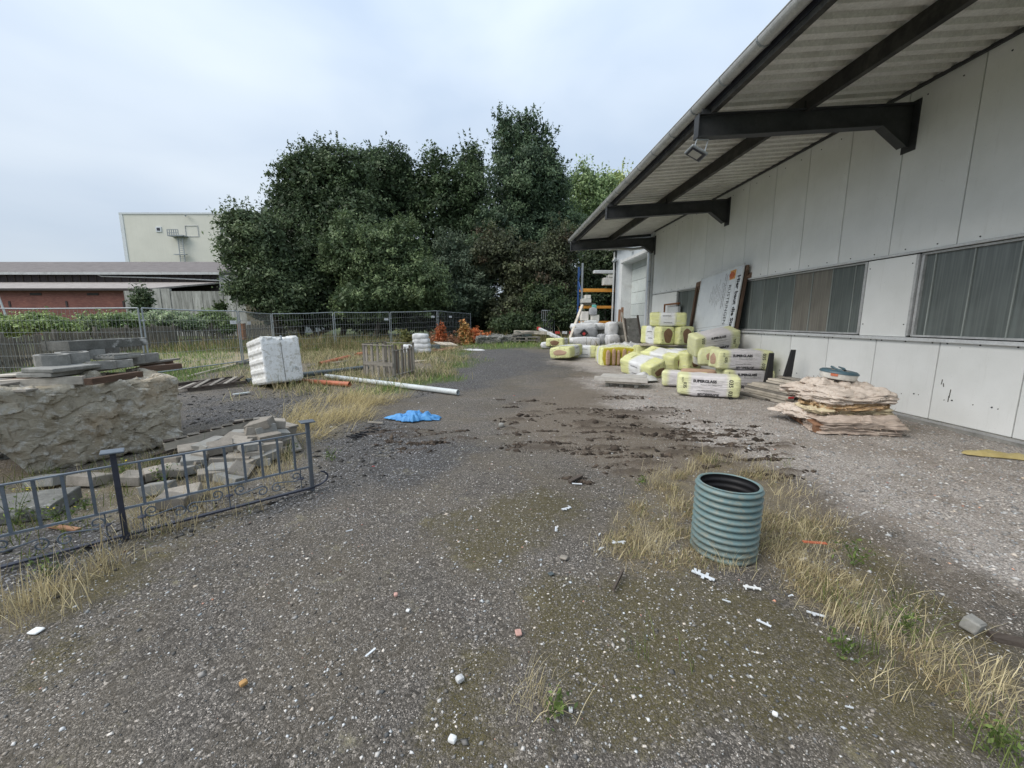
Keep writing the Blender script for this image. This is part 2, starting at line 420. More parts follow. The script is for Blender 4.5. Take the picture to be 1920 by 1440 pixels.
# ================================================================== the ground
def poly_sd(P, poly):
    """signed distance (positive inside) of points P (n,2) to polygon"""
    poly = np.array(poly); n = len(poly); d = np.full(len(P), 1e9); ins = np.zeros(len(P), bool)
    for i in range(n):
        a = poly[i]; b = poly[(i + 1) % n]; e = b - a; w = P - a
        t = np.clip((w @ e) / (e @ e), 0, 1); q = w - t[:, None] * e; d = np.minimum(d, (q ** 2).sum(1))
        c = ((a[1] <= P[:, 1]) & (b[1] > P[:, 1])) | ((b[1] <= P[:, 1]) & (a[1] > P[:, 1]))
        with np.errstate(divide='ignore', invalid='ignore'): xi = a[0] + (P[:, 1] - a[1]) / (b[1] - a[1] + 1e-12) * e[0]
        ins ^= c & (P[:, 0] < xi)
    d = np.sqrt(d); return np.where(ins, d, -d)
def gp(*pts): return [G(*p)[:2] for p in pts]
# world outlines of the different surfaces of the yard
Z_LIGHT = [gp((1105, 700), (1160, 762), (1290, 815), (1430, 862), (1520, 905), (1660, 985), (1800, 1060), (1920, 1120)) + [(9, 1.5), (9, 30), (5, 30), (2.6, 13)]]
Z_DIRT = [gp((1090, 690), (1180, 745), (1420, 830), (1450, 880), (1300, 905), (1180, 900), (1080, 875), (1000, 835), (960, 780), (1030, 730)),
          gp((1450, 880), (1560, 930), (1700, 1010), (1850, 1100), (1920, 1150), (1920, 1240), (1760, 1120), (1600, 1020), (1480, 960), (1400, 900))]
Z_DARK = [gp((343, 740), (470, 735), (560, 728), (645, 735), (600, 775), (520, 800), (440, 800), (345, 800)),
          gp((0, 1000), (240, 970), (560, 880), (620, 830), (700, 790), (800, 830), (700, 880), (560, 950), (300, 1020), (0, 1130)),
          gp((600, 800), (720, 790), (900, 840), (760, 900), (620, 880)),
          gp((870, 655), (960, 652), (1040, 660), (1040, 690), (860, 740), (780, 745), (840, 690))]
Z_STRAW = [gp((620, 745), (740, 742), (700, 790), (620, 815), (560, 830), (520, 800), (560, 760)),
           gp((470, 712), (600, 700), (840, 655), (870, 660), (840, 700), (760, 725), (690, 738), (560, 742), (470, 745)),
           gp((470, 680), (560, 655), (700, 640), (860, 640), (850, 665), (700, 690), (480, 720), (400, 715)),
           gp((300, 1000), (480, 900), (560, 905), (430, 975), (240, 1060), (180, 1130), (0, 1200), (0, 1120), (150, 1060)),
           gp((1190, 900), (1330, 850), (1480, 900), (1560, 1000), (1700, 1120), (1900, 1260), (1920, 1400), (1800, 1330), (1640, 1200), (1500, 1130), (1420, 1060), (1300, 1060), (1180, 1060), (1130, 1010)),
           gp((0, 880), (60, 900), (240, 860), (330, 830), (560, 800), (580, 880), (240, 990), (0, 1000))]
Z_GREEN = [gp((0, 690), (260, 655), (440, 645), (440, 690), (330, 715), (260, 725), (0, 760)), gp((450, 640), (800, 628), (870, 640), (700, 655), (450, 665)),
           gp((700, 735), (840, 690), (860, 655), (890, 650), (860, 690), (800, 730)), gp((880, 646), (1020, 636), (1060, 650), (1000, 655), (900, 655))]
Z_MOSS = [gp((0, 1110), (230, 1040), (420, 985), (440, 1010), (300, 1075), (180, 1150), (140, 1230), (0, 1340)),
          gp((830, 1230), (900, 1180), (960, 1230), (940, 1440), (760, 1440), (800, 1300)), gp((830, 960), (1010, 905), (1130, 930), (1080, 1000), (930, 1060), (840, 1040)),
          gp((1000, 1060), (1400, 1080), (1800, 1250), (1920, 1440), (1000, 1440)), gp((1540, 960), (1640, 1000), (1760, 1090), (1900, 1200), (1920, 1290), (1700, 1160), (1560, 1040))]
Z_BARE = [[(-16, 12.9), (-9.4, 15.6), (-8.5, 19), (-15, 21.5), (-23, 20)]]
# soil crumbs dropped on the lane: centre pixel, radii in metres
SOIL = [((1165, 745), .42, .16), ((1190, 775), .62, .20), ((1225, 768), .45, .16), ((1090, 768), .35, .13), ((965, 787), .24, .11), ((1105, 793), .34, .15), ((1180, 805), .40, .14), ((1240, 812), .55, .15), ((995, 835), .30, .14),
        ((1010, 843), .22, .09), ((1300, 815), .45, .11), ((1210, 870), .26, .11), ((1180, 885), .22, .08), ((1150, 872), .18, .06), ((1075, 895), .12, .03), ((1092, 902), .10, .03), ((730, 815), .45, .07), ((800, 830), .30, .07), ((700, 810), .30, .06), ((1370, 842), .4, .10)]
_r = random.Random(5)
for _ in range(95):
    _x = _r.uniform(950, 1470); _y = 742 + (_x - 950) * .12 + _r.uniform(0, 92); SOIL.append(((_x, _y), _r.uniform(.06, .26), _r.uniform(.018, .055)))
for _ in range(22): SOIL.append(((_r.uniform(680, 900), _r.uniform(800, 850)), _r.uniform(.05, .2), _r.uniform(.012, .03)))
def zone(P, polys, soft, amp=0.5, fr=0.9, s=0):
    m = np.zeros(len(P)); n = fbm(xyz(P[:, 0] * fr, P[:, 1] * fr, 3.3), 5, s) * 2
    dist = np.hypot(P[:, 0], P[:, 1]); k = np.clip(dist / 7.0, 0.35, 2.0)     # broad zones have broader borders far off in the yard
    for pl in polys: m = np.maximum(m, smooth(-soft, soft, (poly_sd(P, pl) + n * amp * k) / k))
    return m
def soil_h(P):
    h = np.zeros(len(P)); n = fbm(xyz(P[:, 0] * 3, P[:, 1] * 5, 1.7), 5, 9) * 2
    for (px, a, b) in SOIL:
        a, b = max(a, .07), max(b, .04); c = G(*px); d = np.hypot((P[:, 0] - c[0]) / a, (P[:, 1] - c[1]) / b)
        h = np.maximum(h, np.clip(1.05 - d + n * 1.6, 0, 1))
    return h
def axis(a, b, st, far):
    core = list(np.arange(a, b + 1e-6, st)); lo = []; hi = []; x = a; d = st
    while x > -far: d *= 1.28; x -= d; lo.append(x)
    x = b; d = st
    while x < far: d *= 1.28; x += d; hi.append(x)
    return np.array(lo[::-1] + core + hi)
gx = axis(-17, 8.4, 0.075, 420); gy = axis(0.6, 27, 0.075, 420)
XX, YY = np.meshgrid(gx, gy); P2 = np.stack([XX.ravel(), YY.ravel()], 1)
near = (P2[:, 0] > -26) & (P2[:, 0] < 10) & (P2[:, 1] > -2) & (P2[:, 1] < 36)
W = {k: np.zeros(len(P2)) for k in ('light', 'dirt', 'dark', 'straw', 'green', 'moss', 'soil', 'bare')}
PN = P2[near]
W['light'][near] = zone(PN, Z_LIGHT, 0.6, 0.6, 0.8, 1); W['dirt'][near] = zone(PN, Z_DIRT, 0.65, 0.8, 1.1, 2) * 0.9
W['dark'][near] = zone(PN, Z_DARK, 0.55, 0.8, 1.1, 3); W['straw'][near] = zone(PN, Z_STRAW, 0.45, 0.7, 1.6, 4)
W['green'][near] = zone(PN, Z_GREEN, 0.5, 0.9, 0.7, 5); W['moss'][near] = zone(PN, Z_MOSS, 0.6, 0.9, 1.6, 6)
W['bare'][near] = zone(PN, Z_BARE, 0.5, 1.2, 0.4, 7)
sh = np.zeros(len(P2)); sh[near] = soil_h(PN); W['soil'] = np.clip(sh * 1.8, 0, 1)
far = ~near; W['green'][far] = 1.0
left_far = near & (P2[:, 0] < -9) & (P2[:, 1] > 11); W['green'][left_far] = np.maximum(W['green'][left_far], 0.7)
behind = near & (P2[:, 1] > 27); W['green'][behind] = 1; W['light'][far] = 0
Z = gz(P2[:, 0], P2[:, 1]) + 0.0
und = np.zeros(len(P2)); und[near] = fbm(xyz(PN[:, 0] * 0.9, PN[:, 1] * 0.9, 0.5), 4, 20) * 0.03 + fbm(xyz(PN[:, 0] * 5, PN[:, 1] * 5, 2.5), 3, 21) * 0.014
Z = Z + und - 0.012 + sh * 0.038 + np.where(sh > 0, sh * np.abs(fbm(xyz(P2[:, 0] * 16, P2[:, 1] * 16, 0), 3, 22)) * 0.12, 0)
nx, ny = len(gx), len(gy)
idx = np.arange(nx * ny).reshape(ny, nx)
F = np.stack([idx[:-1, :-1].ravel(), idx[:-1, 1:].ravel(), idx[1:, 1:].ravel(), idx[1:, :-1].ravel()], 1)
def ground_mat():
    t = NT('yard_ground'); v = t.coord('Object')
    A = t.sep(t.attr('zone_a')); B = t.sep(t.attr('zone_b')); C = t.sep(t.attr('zone_c'))
    wob = t.math('ADD', t.math('MULTIPLY', t.noise(v, 2.6, 8, 0.78), 0.6), t.math('MULTIPLY', t.noise(v, 16, 5, 0.8), 0.4))
    def edge(w, lo=0.15, hi=0.85, k=2.6):       # break the border of a zone up with small noise
        s = t.math('ADD', w, t.math('MULTIPLY', t.math('SUBTRACT', wob, 0.5), k)); return t.ramp(s, [(lo, 0.0), (hi, 1.0)])
    # exposed aggregate: every cell is a stone with its own grey
    def stones(scale, stops):
        n = t.vor(v, scale, None); c = t.sep(n.outputs['Color']); return t.ramp(c[0], stops), n.outputs['Distance'], c
    s1, d1, c1 = stones(190, [(0.0, .045), (0.45, .100), (0.72, .165), (0.9, .29), (1.0, .52)])
    s2, d2, c2 = stones(85, [(0.0, .045), (0.5, .095), (0.8, .17), (0.93, .35), (1.0, .58)])
    col = t.mix(t.ramp(t.noise(v, 11, 4, 0.6), [(0.42, 0.0), (0.6, 1.0)]), s1, s2)
    col = t.mix(0.5, col, t.mix(1.0, col, (1.20, 1.0, 0.78), 'MULTIPLY'))
    binder = t.ramp(d1, [(0.35, 0.0), (0.62, 1.0)]); col = t.mix(t.math('MULTIPLY', binder, 0.55), col, (0.060, 0.054, 0.046))
    big = t.noise(v, 0.55, 6, 0.62); col = t.mix(1.0, col, t.ramp(big, [(0.3, 0.82), (0.7, 1.22)]), 'MULTIPLY')
    tint = t.noise(v, 1.4, 5, 0.6); col = t.mix(t.ramp(tint, [(0.42, 0.0), (0.72, 0.5)]), col, (0.135, 0.112, 0.076))
    # dark slag gravel
    k1, kd, kc = stones(80, [(0.0, .022), (0.6, .055), (0.88, .12), (0.97, .34), (1.0, .5)])
    k1 = t.mix(1.0, k1, (0.98, 1.0, 1.06), 'MULTIPLY'); col = t.mix(t.math('MULTIPLY', edge(A[2]), 0.72), col, k1)
    # earth
    e = t.mix(t.ramp(t.noise(v, 26, 6, 0.75), [(0.3, 0.0), (0.7, 1.0)]), (0.085, 0.066, 0.050), (0.21, 0.175, 0.135))
    e = t.mix(t.ramp(c1[1], [(0.86, 0.0), (0.9, 1.0)]), e, (0.34, 0.31, 0.27)); col = t.mix(t.math('MULTIPLY', edge(A[1]), 0.8), col, e)
    # pale crushed gravel
    l1, ld, lc = stones(75, [(0.0, .18), (0.35, .32), (0.75, .50), (1.0, .75)])
    l2, _, _ = stones(170, [(0.0, .20), (0.5, .36), (1.0, .62)])
    lg = t.mix(t.ramp(t.noise(v, 5, 5, 0.7), [(0.4, 0.0), (0.62, 1.0)]), l1, l2); lg = t.mix(1.0, lg, (1.08, 1.0, 0.93), 'MULTIPLY')
    lg = t.mix(t.ramp(ld, [(0.5, 0.0), (0.8, 0.6)]), lg, (0.13, 0.11, 0.09))
    lg = t.mix(t.ramp(t.noise(v, 1.1, 7, 0.7), [(0.45, 0.0), (0.66, 0.7)]), lg, (0.20, 0.165, 0.13)); col = t.mix(t.math('MULTIPLY', edge(A[0]), 0.93), col, lg)
    # straw litter, grass turf, moss, dropped soil
    sw = t.coord('Object', (1, 1, 1), (0, 0, 0.7)); st = t.noise(sw, 90, 4, 0.8, 2.0)
    sc = t.ramp(st, [(0.3, (0.07, 0.055, 0.035)), (0.5, (0.20, 0.165, 0.095)), (0.72, (0.42, 0.36, 0.22))])
    swm = t.math('MULTIPLY', edge(B[0]), t.ramp(t.noise(v, 6, 8, 0.85), [(0.40, 0.1), (0.60, 1.0)])); col = t.mix(t.math('MULTIPLY', swm, 0.62), col, sc)
    gcol = t.ramp(t.noise(v, 30, 5, 0.8), [(0.3, (0.035, 0.05, 0.018)), (0.55, (0.085, 0.115, 0.035)), (0.75, (0.19, 0.19, 0.08))]); col = t.mix(t.math('MULTIPLY', edge(B[1]), 0.9), col, gcol)
    mo = t.mix(t.ramp(t.noise(v, 60, 4, 0.8), [(0.3, 0.0), (0.7, 1.0)]), (0.045, 0.038, 0.012), (0.125, 0.106, 0.036))
    mm = t.math('MULTIPLY', edge(B[2], .45, 1.0, 3.6), t.ramp(c1[2], [(0.6, 1.0), (0.8, 0.15)])); col = t.mix(t.math('MULTIPLY', mm, 0.74), col, mo)
    so = t.mix(t.ramp(t.noise(v, 45, 5, 0.8), [(0.3, 0.0), (0.7, 1.0)]), (0.026, 0.019, 0.014), (0.11, 0.084, 0.062)); col = t.mix(t.math('MULTIPLY', edge(C[0], .35, .95, 2.4), .68), col, so)
    ba = t.mix(t.ramp(t.noise(v, 3, 6, 0.8), [(0.3, 0.0), (0.7, 1.0)]), (0.24, 0.20, 0.13), (0.40, 0.34, 0.23)); col = t.mix(t.math('MULTIPLY', edge(C[1]), 0.85), col, ba)
    hh = t.math('ADD', t.math('MULTIPLY', t.math('SUBTRACT', 1.0, d2), 0.6), t.math('MULTIPLY', t.noise(v, 18, 5, 0.8), 1.1))
    hh = t.math('ADD', hh, t.math('MULTIPLY', t.math('SUBTRACT', 1.0, d1), 0.5))
    t.bump(hh, 0.75, 0.012); return t.set(col, 0.9, 0, 0.25)
M['ground'] = ground_mat()
ground = mass_mesh('ground', np.stack([P2[:, 0], P2[:, 1], Z], 1), F, M['ground'], None,
    {'zone_a': np.stack([W['light'], W['dirt'], W['dark']], 1), 'zone_b': np.stack([W['straw'], W['green'], W['moss']], 1), 'zone_c': np.stack([W['soil'], W['bare'], W['soil'] * 0], 1)}, True)
ground['kind'] = 'structure'

# ---- loose stones: real little stones lying on the yard -------------------------------------------
def attr_mat(name, rough=0.9, spec=0.25, trans=0.0, bump=0.0):
    t = NT(name); c = t.attr('tint')
    if bump: t.bump(t.noise(t.coord('Object'), 120, 3, 0.7), bump, 0.002)
    t.set(c, rough, 0, spec)
    if trans:
        tr = t.new('BsdfTranslucent'); t.link(c, tr.inputs[0]); mx_ = t.new('MixShader'); mx_.inputs[0].default_value = trans
        t.link(t.b.outputs[0], mx_.inputs[1]); t.link(tr.outputs[0], mx_.inputs[2]); t.link(mx_.outputs[0], t.out.inputs[0])
    return t.m
M['stone'] = attr_mat('loose_stone')
def stones_mesh(name, P, S, Cc, label=None):
    """P (n,2), S sizes (n,), Cc colours (n,3): squashed irregular octahedra"""
    n = len(P); base = np.array([[1, 0, 0], [0, 1, 0], [-1, 0, 0], [0, -1, 0], [0, 0, 1.0], [0, 0, -.6]])
    th = rng.uniform(0, 6.28, n); V = base[None] * (1 + rng.uniform(-.35, .35, (n, 6, 1)))
    V[:, :, :2] += rng.uniform(-.25, .25, (n, 6, 2))
    V = V * np.stack([S, S * rng.uniform(.6, 1, n), S * rng.uniform(.35, .6, n)], 1)[:, None]
    c, s = np.cos(th), np.sin(th); x = V[:, :, 0] * c[:, None] - V[:, :, 1] * s[:, None]; y = V[:, :, 0] * s[:, None] + V[:, :, 1] * c[:, None]
    V[:, :, 0] = x + P[:, 0:1]; V[:, :, 1] = y + P[:, 1:2]
    zg = gz(P[:, 0], P[:, 1]) + fbm(xyz(P[:, 0] * 0.9, P[:, 1] * 0.9, 0.5), 4, 20) * 0.03 + fbm(xyz(P[:, 0] * 5, P[:, 1] * 5, 2.5), 3, 21) * 0.014 - 0.012
    V[:, :, 2] += zg[:, None] + (S * 0.12)[:, None]
    f = np.array([[0, 1, 4], [1, 2, 4], [2, 3, 4], [3, 0, 4], [1, 0, 5], [2, 1, 5], [3, 2, 5], [0, 3, 5]])
    F = (f[None] + (np.arange(n) * 6)[:, None, None]).reshape(-1, 3)
    o = mass_mesh(name, V.reshape(-1, 3), F, M['stone'], None, {'tint': np.repeat(Cc, 6, 0)}, False)
    o['kind'] = 'stuff'; return o
def stone_cols(n, lo, hi, warm=0.05):
    b = lo + (hi - lo) * rng.random(n) ** 1.6; w = rng.normal(0, warm, n)
    c = np.stack([b * (1.03 + w), b, b * (0.95 - w)], 1); k = rng.random(n)
    c[k < 0.012] = c[k < 0.012] * np.array([1.3, .75, .6]); return np.clip(c, 0.01, 0.7)
def scatter(n, x0, x1, y0, y1, dens):
    """rejection scatter; dens(P)->0..1"""
    P = np.stack([rng.uniform(x0, x1, n), rng.uniform(y0, y1, n)], 1); return P[rng.random(n) < dens(P)]
def lane_d(P):
    return 1 - zone(P, Z_LIGHT, .35, .5, .8, 1) * 0.9
Pn = scatter(80000, -4.6, 4.2, 0.9, 6.5, lambda P: lane_d(P) * np.clip((7.2 - P[:, 1]) / 5.0, 0, 1) ** 1.3 * (0.35 + 0.65 * (fbm(xyz(P[:, 0] * 1.3, P[:, 1] * 1.3), 3, 31) > -0.05)))
stones_mesh('loose_chippings', Pn, rng.gamma(2.0, 0.0018, len(Pn)) + 0.0014, stone_cols(len(Pn), .09, .68))['label'] = 'small grey and white chippings lying loose on the worn lane'
Pb = scatter(900, -4.5, 5.0, 0.9, 8.5, lambda P: np.full(len(P), 0.7))
stones_mesh('scattered_pebbles', Pb, rng.gamma(3, 0.0028, len(Pb)) + 0.003, stone_cols(len(Pb), .16, .62))['label'] = 'bigger pale pebbles scattered over the lane'
Pl = scatter(52000, 1.8, 7.0, 1.6, 12.0, lambda P: zone(P, Z_LIGHT, .3, .5, .8, 1) * np.clip(3.2 / (P[:, 1] + .4), .15, 1))
stones_mesh('crushed_gravel', Pl, rng.gamma(2.2, 0.0034, len(Pl)) + 0.0025, stone_cols(len(Pl), .20, .58))['label'] = 'pale crushed gravel strewn along the foot of the hall wall'
Pd = scatter(16000, -9, -1.2, 2.2, 11.0, lambda P: zone(P, Z_DARK, .3, .5, 1.1, 3))
stones_mesh('slag_gravel', Pd, rng.gamma(2.2, 0.005, len(Pd)) + 0.003, stone_cols(len(Pd), .03, .22, 0.02))['label'] = 'dark slag gravel on the left half of the yard'

# lumps of dropped soil
def lumps():
    P = []; S = []
    for (px, a, b) in SOIL:
        c = G(*px); n = int(900 * a * b / 0.08) + 40; t = rng.normal(0, .55, (n, 2)); P.append(np.stack([c[0] + t[:, 0] * a, c[1] + t[:, 1] * b], 1)); S.append(rng.gamma(1.6, 0.008, n) + 0.003)
    P = np.concatenate(P); S = np.concatenate(S); b = rng.uniform(.02, .085, len(P)); c = np.stack([b * 1.15, b * .9, b * .7], 1)
    o = stones_mesh('soil_clods', P, S, c); o['label'] = 'dark clods of soil dropped across the lane'
lumps()
# ================================================================== the hall on the right
XW = 7.0; SC = 7.0 / 7.27
def cladding():
    t = NT('off_white_cladding'); v = t.coord('Object')
    oi = t.new('ObjectInfo'); v2 = t.new('VectorMath'); v2.operation = 'ADD'; cmb = t.new('CombineXYZ')
    t.link(t.math('MULTIPLY', oi.outputs['Random'], 37.0), cmb.inputs[0]); t.link(v, v2.inputs[0]); t.link(cmb.outputs[0], v2.inputs[1]); w = v2.outputs[0]
    col = t.mix(t.ramp(t.noise(w, 1.3, 5, 0.6), [(0.35, 0.0), (0.65, 1.0)]), (0.70, 0.715, 0.70), (0.77, 0.785, 0.775))
    ms = t.new('Mapping'); ms.inputs['Scale'].default_value = (9, 9, 0.7); t.link(w, ms.inputs[0])
    streak = t.noise(ms.outputs[0], 1.4, 7, 0.78)
    col = t.mix(t.ramp(streak, [(0.56, 0.0), (0.82, 0.32)]), col, (0.40, 0.40, 0.36))
    spots = t.noise(w, 95, 2, 0.5); col = t.mix(t.ramp(spots, [(0.72, 0.0), (0.76, 0.5)]), col, (0.2, 0.19, 0.16))
    scuff = t.noise(w, 5, 6, 0.8, 1.0); col = t.mix(t.ramp(scuff, [(0.66, 0.0), (0.72, 0.35)]), col, (0.36, 0.36, 0.34))
    col = rnd_bright(t, col, 0.95, 1.04); t.bump(t.noise(w, 2.2, 3, 0.5), 0.12, 0.02); return t.set(col, 0.62, 0, 0.35)
M['cladding'] = cladding()
def lined_sheet(name, c1, c2, dirt):
    return weathered(name, c1, c2, 1.5, 0.65, 0.06, 30, dirt=dirt, dscale=2.0, damt=0.5)
M['roof_under'] = lined_sheet('dull_white_roof_sheet', (0.58, 0.575, 0.545), (0.68, 0.675, 0.645), (0.34, 0.325, 0.29))
M['dark_gap'] = plain('dark_backing', (0.02, 0.02, 0.02), 0.9)
def uglass(name, c, warm=None):
    t = NT(name); v = t.coord('Object'); col = t.mix(t.ramp(t.noise(v, 1.1, 4, 0.6), [(0.3, 0.0), (0.7, 1.0)]), tuple(x * .8 for x in c), tuple(x * 1.25 for x in c))
    m = t.new('Mapping'); m.inputs['Scale'].default_value = (1, 17, .35); t.link(v, m.inputs[0]); rib = t.noise(m.outputs[0], 2, 3, .5)
    col = t.mix(t.math('MULTIPLY', t.ramp(rib, [(0.4, 0.0), (0.65, 1.0)]), 0.35), col, tuple(min(1, x * 2.2) for x in c))
    dust = t.noise(v, 2.2, 7, 0.8); col = t.mix(t.ramp(dust, [(0.55, 0.0), (0.8, 0.35)]), col, (0.16, 0.165, 0.155))
    col = rnd_bright(t, col, 0.85, 1.15); t.bump(rib, 0.25, 0.004); return t.set(col, 0.28, 0, 0.55)
M['uglass'] = uglass('channel_glass', (0.108, 0.124, 0.120)); M['uglass_warm'] = uglass('channel_glass_over_brown_goods', (0.135, 0.128, 0.112))
M['uglass_edge'] = uglass('channel_glass_edge', (0.20, 0.22, 0.21))

hall = thing('factory_hall', 'long off-white clad hall with a dark bracketed corrugated canopy and grey channel-glass windows', 'building', (XW, 9.0, 0))
PITCHP = 1.11 * SC; SEAM0 = 7.40 * SC
Z_TRIM, Z_SILL, Z_HEAD, Z_EAVE = 0.075, 1.375, 2.735, 5.45
Y0H, Y1H = -1.2, 18.64 * SC
seams = [SEAM0 + PITCHP * k for k in range(-8, 11)]
seams = [s for s in seams if Y0H < s < Y1H - 0.2]; edges = [Y0H] + seams + [Y1H]
b = MB(); b.box((XW + 0.30, (Y0H + Y1H) / 2, Z_EAVE / 2 + .2), (0.40, Y1H - Y0H - .02, Z_EAVE + .4)); b.box((XW + 5, Y1H - 0.12, 2.9), (9.4, 0.2, 5.7)); b.build('backing_wall', M['dark_gap'], hall, world=True)
MB().box((XW + 0.02, (Y0H + Y1H) / 2, -0.05), (0.16, Y1H - Y0H, 0.24)).build('plinth', M['concrete'], hall, world=True)
def panel(y0, y1, z0, z1, x=XW):
    o = MB().box((0, 0, 0), (0.07, y1 - y0 - 0.014, z1 - z0), None, 0, 0.006).build('cladding_panel', M['cladding'], hall)
    c = wm(hall).inverted() @ Vector((x + 0.035, (y0 + y1) / 2, (z0 + z1) / 2)); o.location = c; return o
for i in range(len(edges) - 1):
    panel(edges[i], edges[i + 1], Z_HEAD + 0.045, Z_EAVE + 0.25); panel(edges[i], edges[i + 1], Z_TRIM, Z_SILL - 0.055)
# end wall of the hall towards the garage (short return)
bay = 5.56 * SC
WIN = [(7.785 * SC - bay + 0.92 * SC, 7.785 * SC), ]
wins = [(-1.2, 6.86 * SC), (7.785 * SC, 12.35 * SC), (13.2 * SC, 16.06 * SC)]
solid = [(6.86 * SC, 7.785 * SC), (12.35 * SC, 13.2 * SC), (16.06 * SC, Y1H)]
for a, c in solid: panel(a, c, Z_SILL - 0.012, Z_HEAD - 0.01, XW - 0.004)
b = MB()
b.box((XW - 0.012, (Y0H + Y1H) / 2, Z_SILL - 0.035), (0.07, Y1H - Y0H, 0.04)); b.box((XW - 0.03, (Y0H + Y1H) / 2, Z_SILL - 0.062), (0.07, Y1H - Y0H, 0.014))
b.box((XW - 0.012, (Y0H + Y1H) / 2, Z_HEAD + 0.022), (0.06, Y1H - Y0H, 0.035))
b.build('window_band_trim', M['white_metal'], hall, world=True)
b = MB(); b.box((XW - 0.02, (Y0H + Y1H) / 2, Z_TRIM - 0.022), (0.09, Y1H - Y0H, 0.03)); b.box((XW - 0.045, (Y0H + Y1H) / 2, Z_TRIM - 0.05), (0.02, Y1H - Y0H, 0.04)); b.build('base_trim', M['zinc'], hall, world=True)
MB().box((XW - 0.03, Y1H + 0.01, 2.8), (0.09, 0.07, 5.5)).build('corner_trim', M['white_metal'], hall, world=True)
for wi, (a, c) in enumerate(wins):
    fr = MB()
    for yy in (a + 0.02, c - 0.02): fr.box((XW + 0.02, yy, (Z_SILL + Z_HEAD) / 2), (0.07, 0.045, Z_HEAD - Z_SILL - .03))
    if wi == 0: fr.box((XW + 0.045, c - 0.075, (Z_SILL + Z_HEAD) / 2), (0.05, 0.04, Z_HEAD - Z_SILL - .06))
    fr.box((XW + 0.045, (a + c) / 2, Z_SILL + 0.015), (0.05, c - a - .1, 0.03)); fr.box((XW + 0.045, (a + c) / 2, Z_HEAD - 0.02), (0.05, c - a - .1, 0.03))
    w = fr.build('window', M['zinc'], hall, world=True); MW[w.name] = wm(hall)
    st = 0.5565 * SC; js = []
    if wi == 0:
        y = c - .248 * SC
        while y > a + .1: js.append(y); y -= st
    else:
        y = a + .324 * SC
        while y < c - .1: js.append(y); y += st
        js = js[::-1]
    ed = [c - 0.045] + js + [a + 0.045]
    for k in range(len(ed) - 1):
        warm = wi == 1 and len(ed) - 2 - k in (2, 3)
        p = MB().box((0, 0, 0), (0.03, ed[k] - ed[k + 1] - 0.020, Z_HEAD - Z_SILL - 0.06)).build('pane', M['uglass_warm' if warm else 'uglass'], w)
        p.location = wm(hall).inverted() @ Vector((XW + 0.085, (ed[k] + ed[k + 1]) / 2, (Z_SILL + Z_HEAD) / 2))
        if k: 
            q = MB().box((0, 0, 0), (0.05, 0.018, Z_HEAD - Z_SILL - 0.06)).build('glass_joint', M['uglass_edge'], w); q.location = wm(hall).inverted() @ Vector((XW + 0.078, ed[k], (Z_SILL + Z_HEAD) / 2))
# screws
b = MB()
def screw(y, z, x=XW): b.lathe([(0.0001, 0), (0.016, 0.001), (0.016, 0.008), (0.008, 0.014), (0.0001, 0.015)], 6); 
def screws():
    b = MB(); pts = []
    for i in range(len(edges) - 1):
        L = edges[i + 1] - edges[i]
        for f in (0.25, 0.72):
            y = edges[i] + L * f
            pts += [(y, Z_HEAD + 0.10), (y, Z_EAVE - 0.22), (y, Z_TRIM + 0.36)]
        for f in (.1, .5, .9): pts.append((edges[i] + L * f, Z_SILL - 0.085))
    for a, c in solid:
        for z in (Z_SILL + .2, Z_HEAD - .15): pts += [(a + .06, z), (c - .06, z)]
    for (y, z) in pts:
        o = len(b.v); n = 6; x = XW
        for (r, dx) in ((0.012, -0.001), (0.009, -0.010)):
            for k in range(n): b.v.append((x - 0.001 + dx, y + r * math.cos(k * math.pi / 3), z + r * math.sin(k * math.pi / 3)))
        b.f.append(tuple(o + n + k for k in range(n)))
        for k in range(n): b.f.append((o + k, o + (k + 1) % n, o + n + (k + 1) % n, o + n + k))
    r = b.build('screw_heads', M['dark_steel'], hall, world=True); r['kind'] = 'stuff'
screws()
# scratches and marks left on the lower panels
M['mark'] = plain('dark_scrape', (0.10, 0.10, 0.09), 0.8)
b = MB()
for (px, py, L, tilt) in ((1766, 716, .10, .1), (1769, 722, .07, -.2), (1781, 738, .16, 0.05), (1778, 748, .12, .0), (1690, 738, .02, 0), (1722, 740, .02, 0), (1770, 750, .02, 1), (1824, 759, .02, 1), (1871, 767, .02, 1), (1800, 652, .012, 0)):
    p = Xp(px, py, XW - 0.002); b.box((XW - 0.001, p[1], p[2]), (0.004, max(.012, L * .08), L * .8), (tilt, 0, 0))
b.build('scrape_marks', M['mark'], hall, world=True)

# ---- canopy ----------------------------------------------------------------------------
GX = 3.40 * SC * 1.02; RX0 = 3.52 * SC
def roof_z(x): return 5.13 + 0.085 * (x - RX0)
YE = 19.35 * SC; YS = -1.5
def corr():
    b = MB(); p = 0.25; prof = [(0, 0), (0.105, 0), (0.125, 0.06), (0.225, 0.06), (0.25, 0)]; ys = []; y = YS
    while y < YE - 0.01:
        for (dy, dz) in prof[:-1]: ys.append((y + dy, dz))
        y += p
    xs = [RX0 + 0.10, XW + 0.25]; o = 0
    for (yy, dz) in ys:
        for x in xs: b.v.append((x, yy, roof_z(x) + dz))
    for (yy, dz) in ys:
        for x in xs: b.v.append((x, yy, roof_z(x) + dz + 0.012))
    n = len(ys)
    for i in range(n - 1):
        b.f.append((2 * i, 2 * i + 1, 2 * i + 3, 2 * i + 2)); q = 2 * n; b.f.append((q + 2 * i + 2, q + 2 * i + 3, q + 2 * i + 1, q + 2 * i))
        b.f.append((2 * i, 2 * i + 2, q + 2 * i + 2, q + 2 * i))
    b.f.append((2 * n - 2, 2 * n - 1, 4 * n - 1, 4 * n - 2))
    return b
